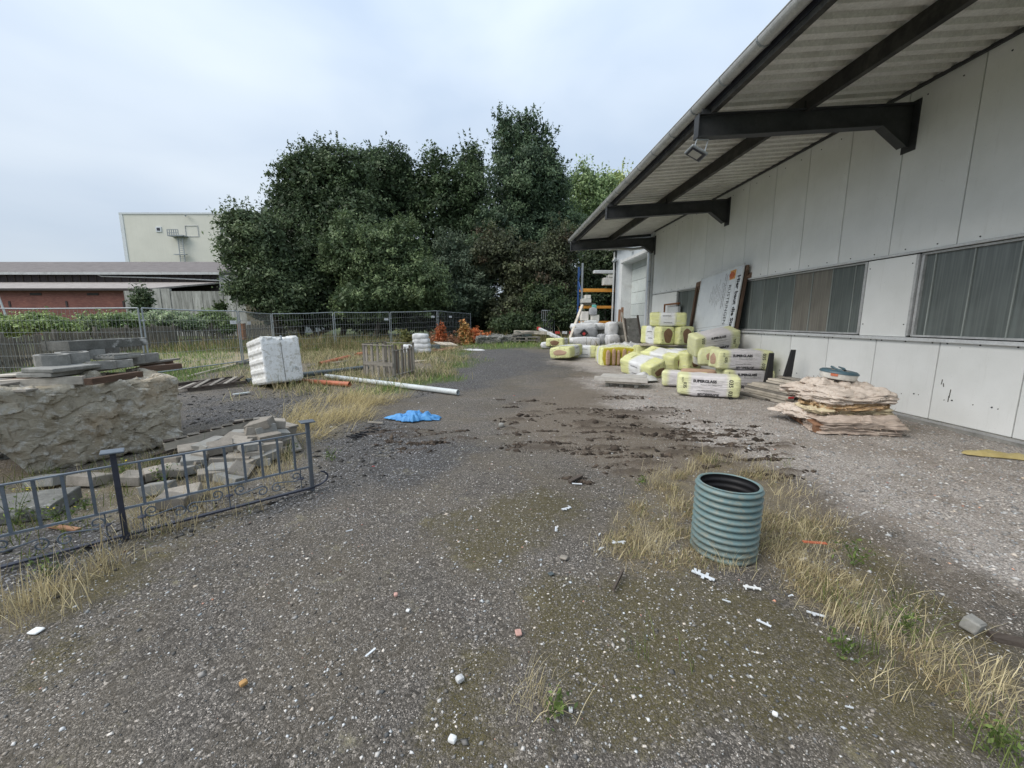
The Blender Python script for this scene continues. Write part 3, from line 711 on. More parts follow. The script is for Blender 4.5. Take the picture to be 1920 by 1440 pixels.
corr().build('canopy_sheet', M['roof_under'], hall, world=True, fixn=False)
# main roof beyond the wall line
b = MB(); b.v = [(XW + .25, YS, roof_z(XW + .25) + .05), (XW + .25, YE, roof_z(XW + .25) + .05), (XW + 9.5, YE, roof_z(XW + 9.5)), (XW + 9.5, YS, roof_z(XW + 9.5)),
              (XW + .25, YS, roof_z(XW + .25) - .02), (XW + .25, YE, roof_z(XW + .25) - .02), (XW + 9.5, YE, roof_z(XW + 9.5) - .1), (XW + 9.5, YS, roof_z(XW + 9.5) - .1)]
b.f = [(0, 1, 2, 3), (7, 6, 5, 4), (0, 4, 5, 1), (1, 5, 6, 2), (2, 6, 7, 3), (3, 7, 4, 0)]; b.build('main_roof', M['concrete_dark'], hall, world=True)
PZ = 0.20
for nm, x0, dep in (('edge_purlin', RX0 + 0.13, 0.17), ('middle_purlin', 5.28 * SC, 0.24)):
    b = MB(); b.box((x0 + 0.035, (YS + YE) / 2, roof_z(x0) - 0.004 - dep / 2), (0.012, YE - YS, dep)); b.box((x0 + 0.07, (YS + YE) / 2, roof_z(x0) - dep - 0.004), (0.085, YE - YS, 0.012)); b.box((x0 + 0.07, (YS + YE) / 2, roof_z(x0) - 0.010), (0.085, YE - YS, 0.010))
    b.build(nm, M['purlin'], hall, world=True)
MB().box((RX0 + 0.155, (YS + YE) / 2, roof_z(RX0) - 0.03), (0.02, YE - YS, 0.13)).build('fascia', M['rail_dark'], hall, world=True)
b = MB(); b.box((XW - 0.02, (YS + Y1H) / 2, Z_EAVE - 0.035), (0.05, Y1H - YS, 0.05)); b.build('eaves_angle', M['dark_steel'], hall, world=True)
b = MB(); b.box(((RX0 + XW) / 2, YE - 0.06, roof_z((RX0 + XW) / 2) - 0.05), (XW - RX0 + .1, 0.05, 0.12), (0, -0.085, 0)); b.build('verge_bar', M['dark_steel'], hall, world=True)
# brackets
for yb in (7.30 * SC, 12.87 * SC, 18.62 * SC, 7.30 * SC - 5.57 * SC - .2):
    xt = 3.46 * SC; H0 = lambda zz: H + (zz - H) * SC
    zt, zb = H0(5.05), H0(4.70); zwt, zwb = H0(5.31), H0(4.94); zk = H0(4.62); xk = 6.68 * SC
    yb -= 0.0
    def hexa(p, th, b):
        b.prism([Vector((x, yb - th / 2, z)) for x, z in p], (0, 0, 0), (0, th, 0))
    b = MB(); hexa([(xt, zb + .012), (xt, zt - .012), (XW - .02, zwt - .012), (XW - .02, zk + .01), (XW - .14, zk + .03), (xk, zwb + .012)], 0.014, b)
    # flanges
    def fl(x0, z0, x1, z1, w=0.16, t=0.016): b.bar((x0, yb, z0), (x1, yb, z1), w, t, (0, 0, 1))
    fl(xt, zt, XW - .02, zwt); fl(xt, zb, xk, zwb - .002); fl(xk, zwb, XW - .13, zk)
    b.box((XW - .008, yb, (zwt + zk) / 2 - .01), (0.02, 0.24, zwt - zk + .12)); b.box((xt + .004, yb, (zt + zb) / 2), (0.012, 0.16, zt - zb))
    b.box((5.36 * SC, yb - 0.02, (zt + zwt) / 2 + 0.05), (0.14, 0.012, 0.16)); b.box((RX0 + 0.10, yb - 0.02, zt + 0.04), (0.18, 0.012, 0.12))
    b.build('bracket', M['dark_steel'], hall, world=True)
# gutter, hooks and downpipe
def gutter():
    b = MB(); r = 0.098; cx, cz = RX0 + 0.045, roof_z(RX0) + 0.03; n = 12; ys = [YS, YE]
    prof = [(cx + r * math.cos(math.pi + math.pi * k / n), cz + r * math.sin(math.pi + math.pi * k / n)) for k in range(n + 1)]
    prof2 = [(cx + (r - .006) * math.cos(math.pi + math.pi * k / n), cz + (r - .006) * math.sin(math.pi + math.pi * k / n)) for k in range(n + 1)][::-1]
    loop = prof + prof2; m = len(loop)
    for y in ys:
        for p in loop: b.v.append((p[0], y, p[1]))
    for k in range(m): b.f.append((k, (k + 1) % m, m + (k + 1) % m, m + k))
    b.tube([(cx - r, YS, cz + .004), (cx - r, YE, cz + .004)], 0.010, 8)
    for y in ys:
        o = len(b.v)
        for k in range(n + 1): b.v.append((prof[k][0], y + (0.002 if y > 0 else -.002), prof[k][1]))
        b.f.append(tuple(o + k for k in range(n + 1)))
    g = b.build('gutter', M['zinc'], hall, world=True); MW[g.name] = wm(hall)
    y = 0.4
    k = 0
    while y < YE:
        h = MB(); pts = [(cx + (r + .006) * math.cos(math.pi + math.pi * i / 8), y, cz + (r + .006) * math.sin(math.pi + math.pi * i / 8)) for i in range(9)]
        for i in range(8): h.bar(pts[i], pts[i + 1], 0.028, 0.007, ((pts[i][0] - cx), 0, (pts[i][2] - cz)))
        h.build('gutter_hook', M['galv'], g, world=True); y += 0.86
    return cx, cz
gcx, gcz = gutter()
ypip = 18.62 * SC + 0.16; r_ = 0.055
zb3 = H + (4.62 - H) * SC
pts = [(gcx + .02, YE - .12, gcz - .06), (gcx + .03, YE - .14, gcz - .18), (gcx + .22, YE - .3, gcz - .30), (gcx + .5, ypip + .05, gcz - .44), (6.1, ypip, 4.86 * SC + .02), (6.72, ypip, 4.78), (6.86, ypip - .03, 4.70), (6.88, ypip - .06, 4.52), (6.88, ypip - .06, 0.12)]
dp = MB().tube(pts, r_, 12).build('downpipe', M['zinc'], hall, world=True, smooth=True); MW[dp.name] = wm(hall)
for z in (1.1, 3.3, 4.5): MB().tube([(6.88, ypip - .06, z), (6.88, ypip - .06, z + .05)], 0.068, 12).build('pipe_clip', M['galv'], dp, world=True)
b = MB().tube([(6.955, ypip - .2, 0.1), (6.955, ypip - .2, 4.6)], 0.016, 8); b.build('cable_conduit', M['zinc'], hall, world=True)

# ---- floodlight hanging at the tip of the first bracket --------------------------------
fl0 = Vector(Rh(1308, 262, 7.0))
yb1 = 7.30 * SC; ft = Vector((3.46 * SC + .10, yb1 - .03, H + (4.70 - H) * SC - .02))
lamp = thing('floodlight', 'flat grey floodlight hanging from the tip of the nearest dark bracket', 'floodlight', ft)
b = MB(); b.box((0.0, 0, -0.012), (0.19, 0.04, 0.012))
for s in (-.095, .095): b.bar((s, 0, -0.01), (s * 1.02 - .06, -0.03, -0.20), 0.035, 0.008, (1, 0, 0))
b.build('yoke', M['galv'], lamp)
rot = Euler((R(-8), R(26), 0)).to_matrix()
b = MB(); b.box((-0.10, -.02, -0.225), (0.30, 0.26, 0.035), rot, 0, .01)
for k in range(7): b.box(Vector((-0.10, -.02, -0.225)) + rot @ Vector((-.09 + .03 * k, .0, .028)), (0.006, 0.22, 0.03), rot)
b.build('housing', M['galv'], lamp)
b = MB(); b.box(Vector((-0.10, -.02, -0.225)) + rot @ Vector((0, 0, -.021)), (0.25, 0.21, 0.008), rot); b.build('bezel', M['rail_dark'], lamp)
t = NT('lamp_glass'); M['lamp_glass'] = t.set((0.45, 0.45, 0.42), 0.25, 0, 0.5)
b = MB(); b.box(Vector((-0.10, -.02, -0.225)) + rot @ Vector((-.01, 0, -.027)), (0.17, 0.145, 0.008), rot); b.build('lens', M['lamp_glass'], lamp)

# ---- garage building further along ------------------------------------------------------
XG = 7.08; YG0, YG1 = 18.05, 23.9
gar = thing('garage_building', 'lower pale garage block beyond the hall end, with a white sectional door', 'building', (XG, 21, .2))
def gpanel_mat():
    t = NT('profiled_pale_sheet'); v = t.coord('Object'); w = t.new('TexWave'); w.wave_type = 'BANDS'; w.bands_direction = 'Y'; w.inputs['Scale'].default_value = 2.2; w.inputs['Distortion'].default_value = 0
    t.link(v, w.inputs['Vector']); col = t.mix(t.ramp(t.noise(v, 2, 6, .7), [(.3, 0.), (.7, 1.)]), (0.42, 0.47, 0.52), (0.55, 0.59, 0.62)); t.bump(w.outputs['Fac'], .4, .01); return t.set(col, .55, 0, .4)
M['gsheet'] = gpanel_mat()
DY0, DY1, DZ = 18.85, 22.75, 4.75
b = MB(); b.box((XG + .1, (DY1 + YG1) / 2, 2.9), (0.2, YG1 - DY1, 5.5)); b.box((XG + .1, (YG0 + DY0) / 2, 2.9), (0.2, DY0 - YG0, 5.5))
b.box((XG + .1, (DY0 + DY1) / 2, (DZ + 5.65) / 2), (0.2, DY1 - DY0, 5.65 - DZ)); b.box((XG + 3, YG1 - .1, 2.9), (6, .2, 5.5)); b.box((XG + 3, YG0 + .1, 2.9), (6, .2, 5.5)); b.build('wall', M['gsheet'], gar, world=True)
b = MB(); b.box((XG + .5, DY1 - .06, DZ / 2), (1.0, .12, DZ)); b.box((XG + .5, DY0 + .06, DZ / 2), (1.0, .12, DZ)); b.box((XG + .5, (DY0 + DY1) / 2, DZ - .02), (1., DY1 - DY0, .06)); b.build('door_reveal', M['white_metal'], gar, world=True)
b = MB(); b.box((XG - .012, DY1 + .10, DZ / 2 + .1), (.03, .2, DZ + .2)); b.box((XG - .012, (DY0 + DY1) / 2, DZ + .06), (.035, DY1 - DY0 + .3, .14)); b.build('door_trim', M['white_metal'], gar, world=True)
M['gdoor'] = weathered('pale_green_white_door', (0.44, 0.49, 0.485), (0.52, 0.56, 0.55), 1.5, .5, .05, 20, dirt=(0.3, 0.31, 0.28), damt=.4)
door = MB().box((XG + .62, (DY0 + DY1) / 2, 2.4), (.03, DY1 - DY0 - .1, 4.7)).build('door', M['dark_gap'], gar, world=True); MW[door.name] = wm(gar)
for k in range(8):
    MB().box((XG + .585, (DY0 + DY1) / 2, .33 + k * .62), (.04, DY1 - DY0 - .26, .606), None, 0, .006).build('door_section', M['gdoor'], door, world=True)
b = MB()
for (x0, x1, z0, z1) in ((XG - .35, XG + 3.2, 5.62, 6.15),):
    b.v = [(x0, YG0, z0), (x1, YG0, z1), (x1, YG1 + .25, z1), (x0, YG1 + .25, z0), (x0, YG0, z0 + .14), (x1, YG0, z1 + .14), (x1, YG1 + .25, z1 + .14), (x0, YG1 + .25, z0 + .14)]
b.f = [(0, 3, 2, 1), (4, 5, 6, 7), (0, 1, 5, 4), (1, 2, 6, 5), (2, 3, 7, 6), (3, 0, 4, 7)]; b.build('roof', M['white_metal'], gar, world=True)
b = MB(); b.tube([(XG - .12, YG1 - .15, .2), (XG - .12, YG1 - .15, 5.5)], .05, 10); b.build('rain_pipe', M['zinc'], gar, world=True)
b = MB(); b.tube([(XG - .06, YG1 - .55, .2), (XG - .06, YG1 - .55, 4.9)], .02, 8); b.build('conduit', M['galv'], gar, world=True)
fl = thing('wall_floodlight', 'small grey floodlight on the far corner of the garage block', 'floodlight', (XG - .2, YG1 - .45, 5.0))
b = MB().box((0, 0, 0), (.16, .30, .24), (0, .5, 0), 0, .02); b.build('housing', M['galv'], fl); MB().box((.1, 0, -.08), (.12, .05, .03)).build('arm', M['dark_steel'], fl)
MB().box(Vector((0, 0, 0)) + Euler((0, .5, 0)).to_matrix() @ Vector((-.083, 0, 0)), (.01, .24, .18), (0, .5, 0)).build('lens', M['lamp_glass'], fl)
cm = thing('security_camera', 'small white camera on the sheet wall above the garage door', 'camera', (XG - .02, 20.9, 5.15))
MB().tube([(0, 0, 0), (-.12, 0, -.03)], .02, 8).build('arm', M['white_metal'], cm); MB().tube([(-.12, -.1, -.05), (-.12, .14, .0)], .045, 10).build('housing', M['white_metal'], cm)
# ================================================================== buildings far left
def brick_mat():
    t = NT('red_brick'); v = t.coord('Object', (1, 1, 1), (R(90), 0, 0)); b = t.new('TexBrick'); t.link(v, b.inputs['Vector'])
    b.inputs['Scale'].default_value = 1; b.inputs['Brick Width'].default_value = .25; b.inputs['Row Height'].default_value = .08; b.inputs['Mortar Size'].default_value = .012
    b.inputs['Color1'].default_value = (.22, .080, .066, 1); b.inputs['Color2'].default_value = (.30, .125, .10, 1); b.inputs['Mortar'].default_value = (.15, .10, .09, 1)
    col = t.mix(t.ramp(t.noise(v, .8, 6, .7), [(.35, 0.), (.7, .5)]), b.outputs[0], (.12, .06, .055)); return t.set(col, .9, 0, .2)
M['brick'] = brick_mat()
M['tile_roof'] = weathered('mottled_grey_brown_roof', (.13, .115, .112), (.20, .18, .175), 1.2, .9, .3, 12, .02, dirt=(.09, .08, .075), dscale=.8, damt=.7, stretch=(1, 1.6, 1.6))
M['tile_pale'] = weathered('peeling_pale_roof', (.26, .235, .22), (.38, .35, .33), 2.2, .9, .3, 12, .02, dirt=(.10, .085, .08), dscale=2.5, damt=.9, stretch=(.5, 2, 2))
M['dark_board'] = weathered('dark_brown_boarding', (.035, .028, .030), (.06, .05, .05), 3, .8, .2, 20)
M['panel_wall'] = weathered('grey_white_wall_panels', (.30, .31, .31), (.42, .43, .43), 1.2, .85, .1, 12, dirt=(.16, .16, .15), dscale=.7, damt=.7)
def streaky(name, c1, c2, dk):
    t = NT(name); v = t.coord('Object', (1.6, 1.6, .22)); f = t.noise(v, 2.2, 6, .72); col = t.mix(t.ramp(f, [(.35, 0.), (.62, 1.)]), c1, c2)
    col = t.mix(t.ramp(t.noise(t.coord('Object', (5, 5, .5)), 1.5, 5, .8), [(.5, 0.), (.75, .8)]), col, dk); col = rnd_bright(t, col, .72, 1.22)
    t.bump(t.noise(t.coord('Object'), 12, 4, .7), .2, .01); return t.set(col, .9, 0, .2)
M['conc_wall'] = streaky('streaked_concrete_panels', (.20, .20, .185), (.40, .40, .38), (.10, .10, .085))
M['conc_brown'] = streaky('brown_stained_concrete', (.17, .15, .105), (.27, .245, .19), (.09, .085, .055))
def wbox(b, l0, l1, h0, h1, z0, z1):
    """box in the lateral/forward frame"""
    b.v_ = None; o = len(b.v)
    for z in (z0, z1):
        for (l, h) in ((l0, h0), (l1, h0), (l1, h1), (l0, h1)): b.v.append(cf(l, h, z))
    b.f += [tuple(o + i for i in f) for f in ((0, 3, 2, 1), (4, 5, 6, 7), (0, 1, 5, 4), (1, 2, 6, 5), (2, 3, 7, 6), (3, 0, 4, 7))]; return b
def LZ(px, py, h):
    """lateral, height at forward distance h"""
    p = Rh(px, py, h); return (p[0] * CY - p[1] * SY, p[2])
bh = thing('brick_hall', 'long low red brick hall with a mottled grey roof and dark band under the eaves', 'building', cf(-35, 42, 0), rz=-YAW)
HB, HU, HR = 40.0, 46.0, 56.0
l0 = LZ(-260, 560, HB)[0]; l1, zb_ = LZ(262, 541, HB)
wbox(MB(), l0, l1, HB, HU, 0, zb_).build('brick_wall', M['brick'], bh, world=True)
# lean-to roof
lr, zr = LZ(412, 529, HU); lq, zq = LZ(-260, 529, HU)
b = MB(); p = [cf(l0, HB - .4, zb_ + .0), cf(l1 + 1.4, HB - .4, zb_), cf(lr, HU, zr), cf(l0 - 4, HU, zr)]
b.v = p + [(q[0], q[1], q[2] - .16) for q in p]; b.f = [(0, 1, 2, 3), (7, 6, 5, 4), (0, 4, 5, 1), (1, 5, 6, 2), (2, 6, 7, 3), (3, 7, 4, 0)]; b.build('lean_to_roof', M['tile_pale'], bh, world=True)
wbox(MB(), l0, l1 + 1.35, HB - .5, HB - .36, zb_ - .22, zb_ - .02).build('gutter', M['dark_board'], bh, world=True)
la, za = LZ(-260, 512, HU); lb, zb2 = LZ(413, 511, HU)
wbox(MB(), la - 4, lb, HU + .02, HU + 6, 0, zb2 + .1).build('upper_wall', M['dark_board'], bh, world=True)
b = MB(); 
for k in range(46):
    l = lb - .3 - k * .9; 
    if l < la: break
    wbox(b, l - .04, l + .04, HU - .05, HU + .015, zr - .1, zb2)
b.build('wall_battens', M['timber_dark'], bh, world=True)['kind'] = 'stuff'
lc, zc_ = LZ(447, 491, HR); ld, zd = LZ(-260, 491, HR)
b = MB(); p = [cf(la - 6, HU - .5, zb2), cf(lb + .25, HU - .5, zb2), cf(lc + 3, HR, zc_), cf(ld - 8, HR, zc_)]
b.v = p + [(q[0], q[1], q[2] - .25) for q in p]; b.f = [(0, 1, 2, 3), (7, 6, 5, 4), (0, 4, 5, 1), (1, 5, 6, 2), (2, 6, 7, 3), (3, 7, 4, 0)]; b.build('roof', M['tile_roof'], bh, world=True)
wbox(MB(), la - 6, lb + .3, HU - .62, HU - .5, zb2 - .28, zb2 - .02).build('eaves_gutter', M['zinc'], bh, world=True)
b = MB(); q = [LZ(x, y, HU - .12) for x, y in ((177, 512), (190, 518), (300, 521), (413, 526))]; b.tube([cf(l, HU - .12, z) for l, z in q], .07, 8); b.build('drain_pipe', M['white_metal'], bh, world=True)
lg0 = LZ(413, 515, HU)[0]; b = MB(); wbox(b, lg0 + .01, lg0 + 9, HU - .3, HU + 5, 0, zb2 - .3); b.build('gable_wall', M['panel_wall'], bh, world=True)
b = MB()
for l in (lg0 + 1.5, lg0 + 3.4): wbox(b, l - .03, l + .03, HU - .33, HU - .29, 3, zb2 - .3)
b.build('gable_joint', M['dark_board'], bh, world=True)
for (px) in (67, 174): 
    l, z = LZ(px, 551.5, HB - .02); wbox(MB(), l - .55, l + .55, HB - .05, HB + .1, z - .10, z + .10).build('wall_vent', M['dark_board'], bh, world=True)
for px in (18, 125, 232):
    l, z = LZ(px, 570, HB - .02); wbox(MB(), l - .09, l + .09, HB - .05, HB + .1, z - .28, z + .28).build('wall_anchor', M['dark_board'], bh, world=True)
# grey concrete retaining wall with brown end, in front of the gable
cw = thing('concrete_wall', 'streaked grey concrete panel wall, brown towards the trees', 'wall', cf(-24, 37.5, 0), rz=-YAW)
pxs = [285, 300, 318, 338, 359, 378, 399, 418, 440, 460]; HC = 37.5
for i in range(len(pxs) - 1):
    a, zt_ = LZ(pxs[i], 546 if i >= 2 else 541, HC); c, _ = LZ(pxs[i + 1], 546, HC)
    wbox(MB(), a + .02, c - .02, HC + random.uniform(-.04, .04), HC + .25, 0, zt_).build('wall_panel', M['conc_wall'], cw, world=True)
pxs = [460, 481, 503, 527]; 
for i in range(3):
    a, zt_ = LZ(pxs[i], 556 + i * 3, HC); c, _ = LZ(pxs[i + 1], 556, HC)
    wbox(MB(), a + .02, c - .02, HC - .1, HC + .25, 0, zt_).build('wall_panel', M['conc_brown'], cw, world=True)
a, z1_ = LZ(285, 541, HC); wbox(MB(), a - 2.6, a, HC - .02, HC + .2, 0, z1_ - .2).build('wall_panel', M['conc_wall'], cw, world=True)

# tall cream hall
HT = 74.0; th = thing('tall_hall', 'tall windowless cream hall rising behind the brick hall', 'building', cf(-60, HT, 0), rz=-YAW)
def cream():
    t = NT('cream_sheet'); v = t.coord('Object'); w = t.new('TexWave'); w.bands_direction = 'X'; w.inputs['Scale'].default_value = 1.6; t.link(v, w.inputs[0])
    col = t.mix(t.ramp(t.noise(v, .25, 6, .6), [(.3, 0.), (.7, 1.)]), (.60, .60, .53), (.68, .675, .60)); ms = t.coord('Object', (2.5, 2.5, .12))
    col = t.mix(t.ramp(t.noise(ms, 1.5, 5, .7), [(.5, 0.), (.8, .35)]), col, (.50, .50, .44)); t.bump(w.outputs['Fac'], .3, .03); return t.set(col, .6, 0, .3)
M['cream'] = cream(); M['cream_edge'] = plain('pale_edge', (.62, .66, .68), .5)
la, zt_ = LZ(226, 402, HT); lb = LZ(560, 402, HT)[0]; wbox(MB(), la, lb, HT, HT + 25, 0, zt_).build('wall', M['cream'], th, world=True)
wbox(MB(), la - .25, la + .35, HT - .08, HT + 1, 0, zt_ + .15).build('corner_trim', M['cream_edge'], th, world=True)
wbox(MB(), la - .25, lb, HT - .1, HT + .2, zt_ + .002, zt_ + .3).build('parapet', M['cream_edge'], th, world=True)
l, _ = LZ(412, 402, HT); wbox(MB(), LZ(411, 402, HT)[0] - .1, LZ(413.5, 402, HT)[0], HT - .12, HT + .1, 8, zt_ - 1.2).build('wall_joint', M['galv'], th, world=True)
a, z0 = LZ(293.5, 435, HT); c, z1_ = LZ(302.5, 425, HT); w = wbox(MB(), a, c, HT - .12, HT + .1, z0, z1_).build('window', M['cream_edge'], th, world=True); MW[w.name] = wm(th)
wbox(MB(), a + .2, c - .2, HT - .15, HT - .1, z0 + .2, z1_ - .2).build('pane', M['rail_dark'], w, world=True)
b = MB(); a, z0 = LZ(325, 445, HT); c, z1_ = LZ(343, 433, HT); wbox(b, a, c + .8, HT - 1.2, HT, z0, z0 + .18)
for k in range(6):
    x = a + (c - a) * k / 5; wbox(b, x - .05, x + .05, HT - 1.2, HT - 1.1, z0, z1_)
for f in (.5, 1): wbox(b, a, c, HT - 1.2, HT - 1.12, z0 + (z1_ - z0) * f - .05, z0 + (z1_ - z0) * f + .05)
b.build('platform', M['galv'], th, world=True)
b = MB(); a, z0 = LZ(338, 446, HT); c, z1_ = LZ(345, 492, HT)
for x in (a, a + .8): wbox(b, x - .05, x + .05, HT - .6, HT - .5, z1_ - 1, z0)
for k in range(16): wbox(b, a, a + .8, HT - .58, HT - .52, z1_ + k * .32 - 1, z1_ + k * .32 - .92)
wbox(b, a - .8, a + 1.3, HT - .9, HT - .4, LZ(0, 479, HT)[1], LZ(0, 479, HT)[1] + .12); b.build('ladder', M['galv'], th, world=True)
b = MB(); a, z0 = LZ(349, 444, HT); c, z1_ = LZ(371, 423, HT)
for (x0, x1, y0, y1) in ((a, c, z1_ - .08, z1_), (a, c, z0, z0 + .08), (a, a + .08, z0, z1_), (c - .08, c, z0, z1_)): wbox(b, x0, x1, HT - .08, HT, y0, y1)
b.build('hatch_frame', M['zinc'], th, world=True)
b = MB()
for k in range(11):
    a, z0 = LZ(415, 450 + k * 4.2, HT); c, _ = LZ(436, 450, HT); wbox(b, a, c + 3, HT - .25, HT, z0 - .12, z0 + .06)
b.build('louvre_slats', M['cream_edge'], th, world=True)['kind'] = 'stuff'
b = MB(); a, z0 = LZ(350, 404.5, HT); c, z1_ = LZ(358, 408, HT); b.tube([cf(a, HT - .2, z0), cf(c, HT - 1.2, z1_)], .12, 6); b.build('lamp_arm', M['galv'], th, world=True)

# thin white pole at the far left
a = Rh(0, 560, 25)
MB().tube([(a[0] - .3, a[1], 4.4), (a[0] + .45, a[1], 0.2)], .05, 8).build('leaning_pole', M['white_metal'], None, world=True)
tag(bpy.data.objects['leaning_pole'], 'thin white leaning pole in front of the brick wall at the left edge', 'pole')

# ---- picket fence -------------------------------------------------------------------------------
pf = thing('picket_fence', 'old grey wooden picket fence below the rhododendron hedge', 'fence', (-18, 20, 0))
pa = np.array(G(-120, 715)[:2]); pb_ = np.array(G(330, 648)[:2]); pc = np.array(cf(LZ(560, 600, 30.5)[0], 30.5, 0)[:2])
def pickets(a, c, fine):
    L = np.linalg.norm(c - a); d = (c - a) / L; n = int(L / .115); nr = np.array([-d[1], d[0]])
    stuff = MB(); cnt = 0
    for k in range(n):
        p = a + d * (k * .115); hgt = 1.12 + random.uniform(-.05, .04) + .04 * math.sin(k * .21); w = random.uniform(.055, .075); z = float(gz(p[0], p[1])); le = random.gauss(0, .02)
        A = (p[0], p[1], z - .02); B = (p[0] + d[0] * le, p[1] + d[1] * le, z + hgt)
        if fine: board('picket', M['fence_wood'], pf, A, B, .03, w, (nr[1], -nr[0], 0) if False else (d[0], d[1], 0), jit=.003)
        else: stuff.bar(A, B, .03, w, (d[0], d[1], 0))
        cnt += 1
    if not fine: stuff.build('far_pickets', M['fence_wood'], pf, world=True)['kind'] = 'stuff'
    for zz in (.3, .85):
        s = int(L / 2.4) + 1
        for i in range(s):
            p = a + d * (L * i / s) + nr * .04; q = a + d * (L * (i + 1) / s) + nr * .04
            board('fence_rail', M['fence_wood'], pf, (p[0], p[1], float(gz(*p)) + zz), (q[0], q[1], float(gz(*q)) + zz), .04, .08)
    for i in range(int(L / 2.4) + 1):
        p = a + d * (L * i / (int(L / 2.4) + 1)) - nr * .01; z = float(gz(*p)); board('fence_post', M['fence_wood'], pf, (p[0], p[1], z), (p[0], p[1], z + 1.25), .09, .09, (1, 0, 0))
pickets(pa, pb_, True); pickets(pb_, pc, False)
b = MB(); p = Rh(454, 628, 23); b.box((p[0], p[1], 1.0), (.3, .25, .9), None, .01); b.build('meter_box', M['rust'], None, world=True); tag(bpy.data.objects['meter_box'], 'narrow rusty red box standing at the picket fence behind the mesh fence', 'box')

# ---- mesh construction fence ----------------------------------------------------------------------
M['wire'] = plain('galvanised_wire', (.30, .32, .33), .5, .3)
def fpt(px, h, ztop): 
    # lateral follows the top of the post
    zc = h * math.cos(PITCH) + (H - ztop) * math.sin(PITCH); return cf((px - 960) / FPX * zc, h, 0)
posts = [(-160, 11.2, 577), (262, 11.7, 577.5), (446, 14.9, 583.5), (508, 18.3, 588.5), (625, 21.3, 585.6), (731, 23.8, 585.4), (820, 26.3, 582.8), (883, 29.0, 588)]
fl_lab = ['mesh fence panel at the left edge behind the concrete stones', 'mesh fence panel left of the white tank before the picket fence', 'mesh fence panel directly behind the white tank', 'mesh fence panel right of the white tank, hidden foot in tall grass',
          'mesh fence panel behind the grey pallet crate', 'mesh fence panel behind the white stack in front of dark trees', 'last and smallest mesh fence panel beside the reddish bushes']
for i in range(len(posts) - 1):
    (xa, ha, ya), (xb, hb, yb) = posts[i], posts[i + 1]
    za = Rh(xa if xa > 0 else 0, ya, ha)[2]; zb = Rh(xb, yb, hb)[2]; A = Vector(fpt(xa, ha, za)); B = Vector(fpt(xb, hb, zb)); d = (B - A).normalized(); A = A + d * .05; B = B - d * .05
    ga = float(gz(A.x, A.y)); gb = float(gz(B.x, B.y)); A0, A1 = Vector((A.x, A.y, max(za - 2.0, ga - .02))), Vector((A.x, A.y, za)); B0, B1 = Vector((B.x, B.y, max(zb - 2.0, gb - .02))), Vector((B.x, B.y, zb))
    fp = thing('mesh_fence_panel', fl_lab[i], 'fence', (A0 + B0) / 2, group='mesh construction fence panels')
    MB().tube([A0, A1], .021, 8).build('post', M['galv'], fp, world=True); MB().tube([B0, B1], .021, 8).build('post', M['galv'], fp, world=True)
    MB().tube([A1, (A1 + B1) / 2 - Vector((0, 0, .025)), B1], .02, 8).build('top_rail', M['galv'], fp, world=True); MB().tube([A0 + Vector((0, 0, .12)), B0 + Vector((0, 0, .12))], .02, 8).build('bottom_rail', M['galv'], fp, world=True)
    b = MB(); n = int((B - A).length / (.105 if i < 3 else .14)); r_w = .0022 + .0008 * (ha / 12)
    for k in range(1, n):
        f = k / n; p = A0.lerp(B0, f); q = A1.lerp(B1, f) - Vector((0, 0, .02 + .025 * math.sin(math.pi * f))); b.tube([p + Vector((0, 0, .12)), q], r_w, 3, False)
    for zf in (.17, .33, .5, .66, .83): b.tube([A0.lerp(A1, zf), B0.lerp(B1, zf)], r_w * 1.3, 3, False)
    b.build('wire_mesh', M['wire'], fp, world=True, fixn=False)
    # concrete foot and clamp
    MB().box(A0 + Vector((0, 0, .03)), (.24, .62, .12), None, .01, .02).build('foot', M['concrete_dark'], fp, world=True)
    MB().box(A1 - Vector((0, 0, .35)), (.08, .08, .045)).build('clamp', M['galv'], fp, world=True)
    sg = {1: (.93, .40), 2: (.28, .42), 4: (.93, .4), 5: (.9, .36), 6: (.35, .32)}.get(i)
    if sg:
        p = A1.lerp(B1, sg[0]) - Vector((0, 0, sg[1])); nn = d.cross(Vector((0, 0, 1))); 
        if nn.y > 0: nn = -nn
        w_ = .33 if i == 2 else .26; s = MB(); s.bar(p - d * w_ / 2 + nn * .03, p + d * w_ / 2 + nn * .03, .006, .12, (0, 0, 1)); s.build('sign_plate', M['label_white'], fp, world=True)
        lettering(fp, [('Cramer' if i == 2 else '—', .05, wm(fp).inverted() @ (p + nn * .034), (wm(fp).inverted().to_3x3() @ d), (0, 0, 1), 0, 1)], M['ink_grey'])
# slender dark pole behind the fence
p = Rh(595, 600, 30); MB().tube([(p[0], p[1], .2), (p[0], p[1], 4.4)], .04, 6).build('slim_pole', M['galv'], None, world=True); tag(bpy.data.objects['slim_pole'], 'slim grey pole standing before the dark trees behind the mesh fence', 'pole')
p = Rh(1016, 582, 27.6); q = Rh(1040, 582, 27.6)
gt = thing('gate_grille', 'pale steel gate grille half swallowed by the dark hedge at the far end', 'gate', (p[0], p[1], .3))
b = MB(); b.bar(p, (q[0], q[1], p[2]), .04, .04); b.bar((p[0], p[1], p[2] - .65), (q[0], q[1], p[2] - .65), .03, .03); b.build('frame', M['galv'], gt, world=True)
for k in range(8):
    f = k / 7; x = p[0] + (q[0] - p[0]) * f; y = p[1] + (q[1] - p[1]) * f; MB().tube([(x, y, .3), (x, y, p[2])], .014, 6).build('bar', M['galv'], gt, world=True)

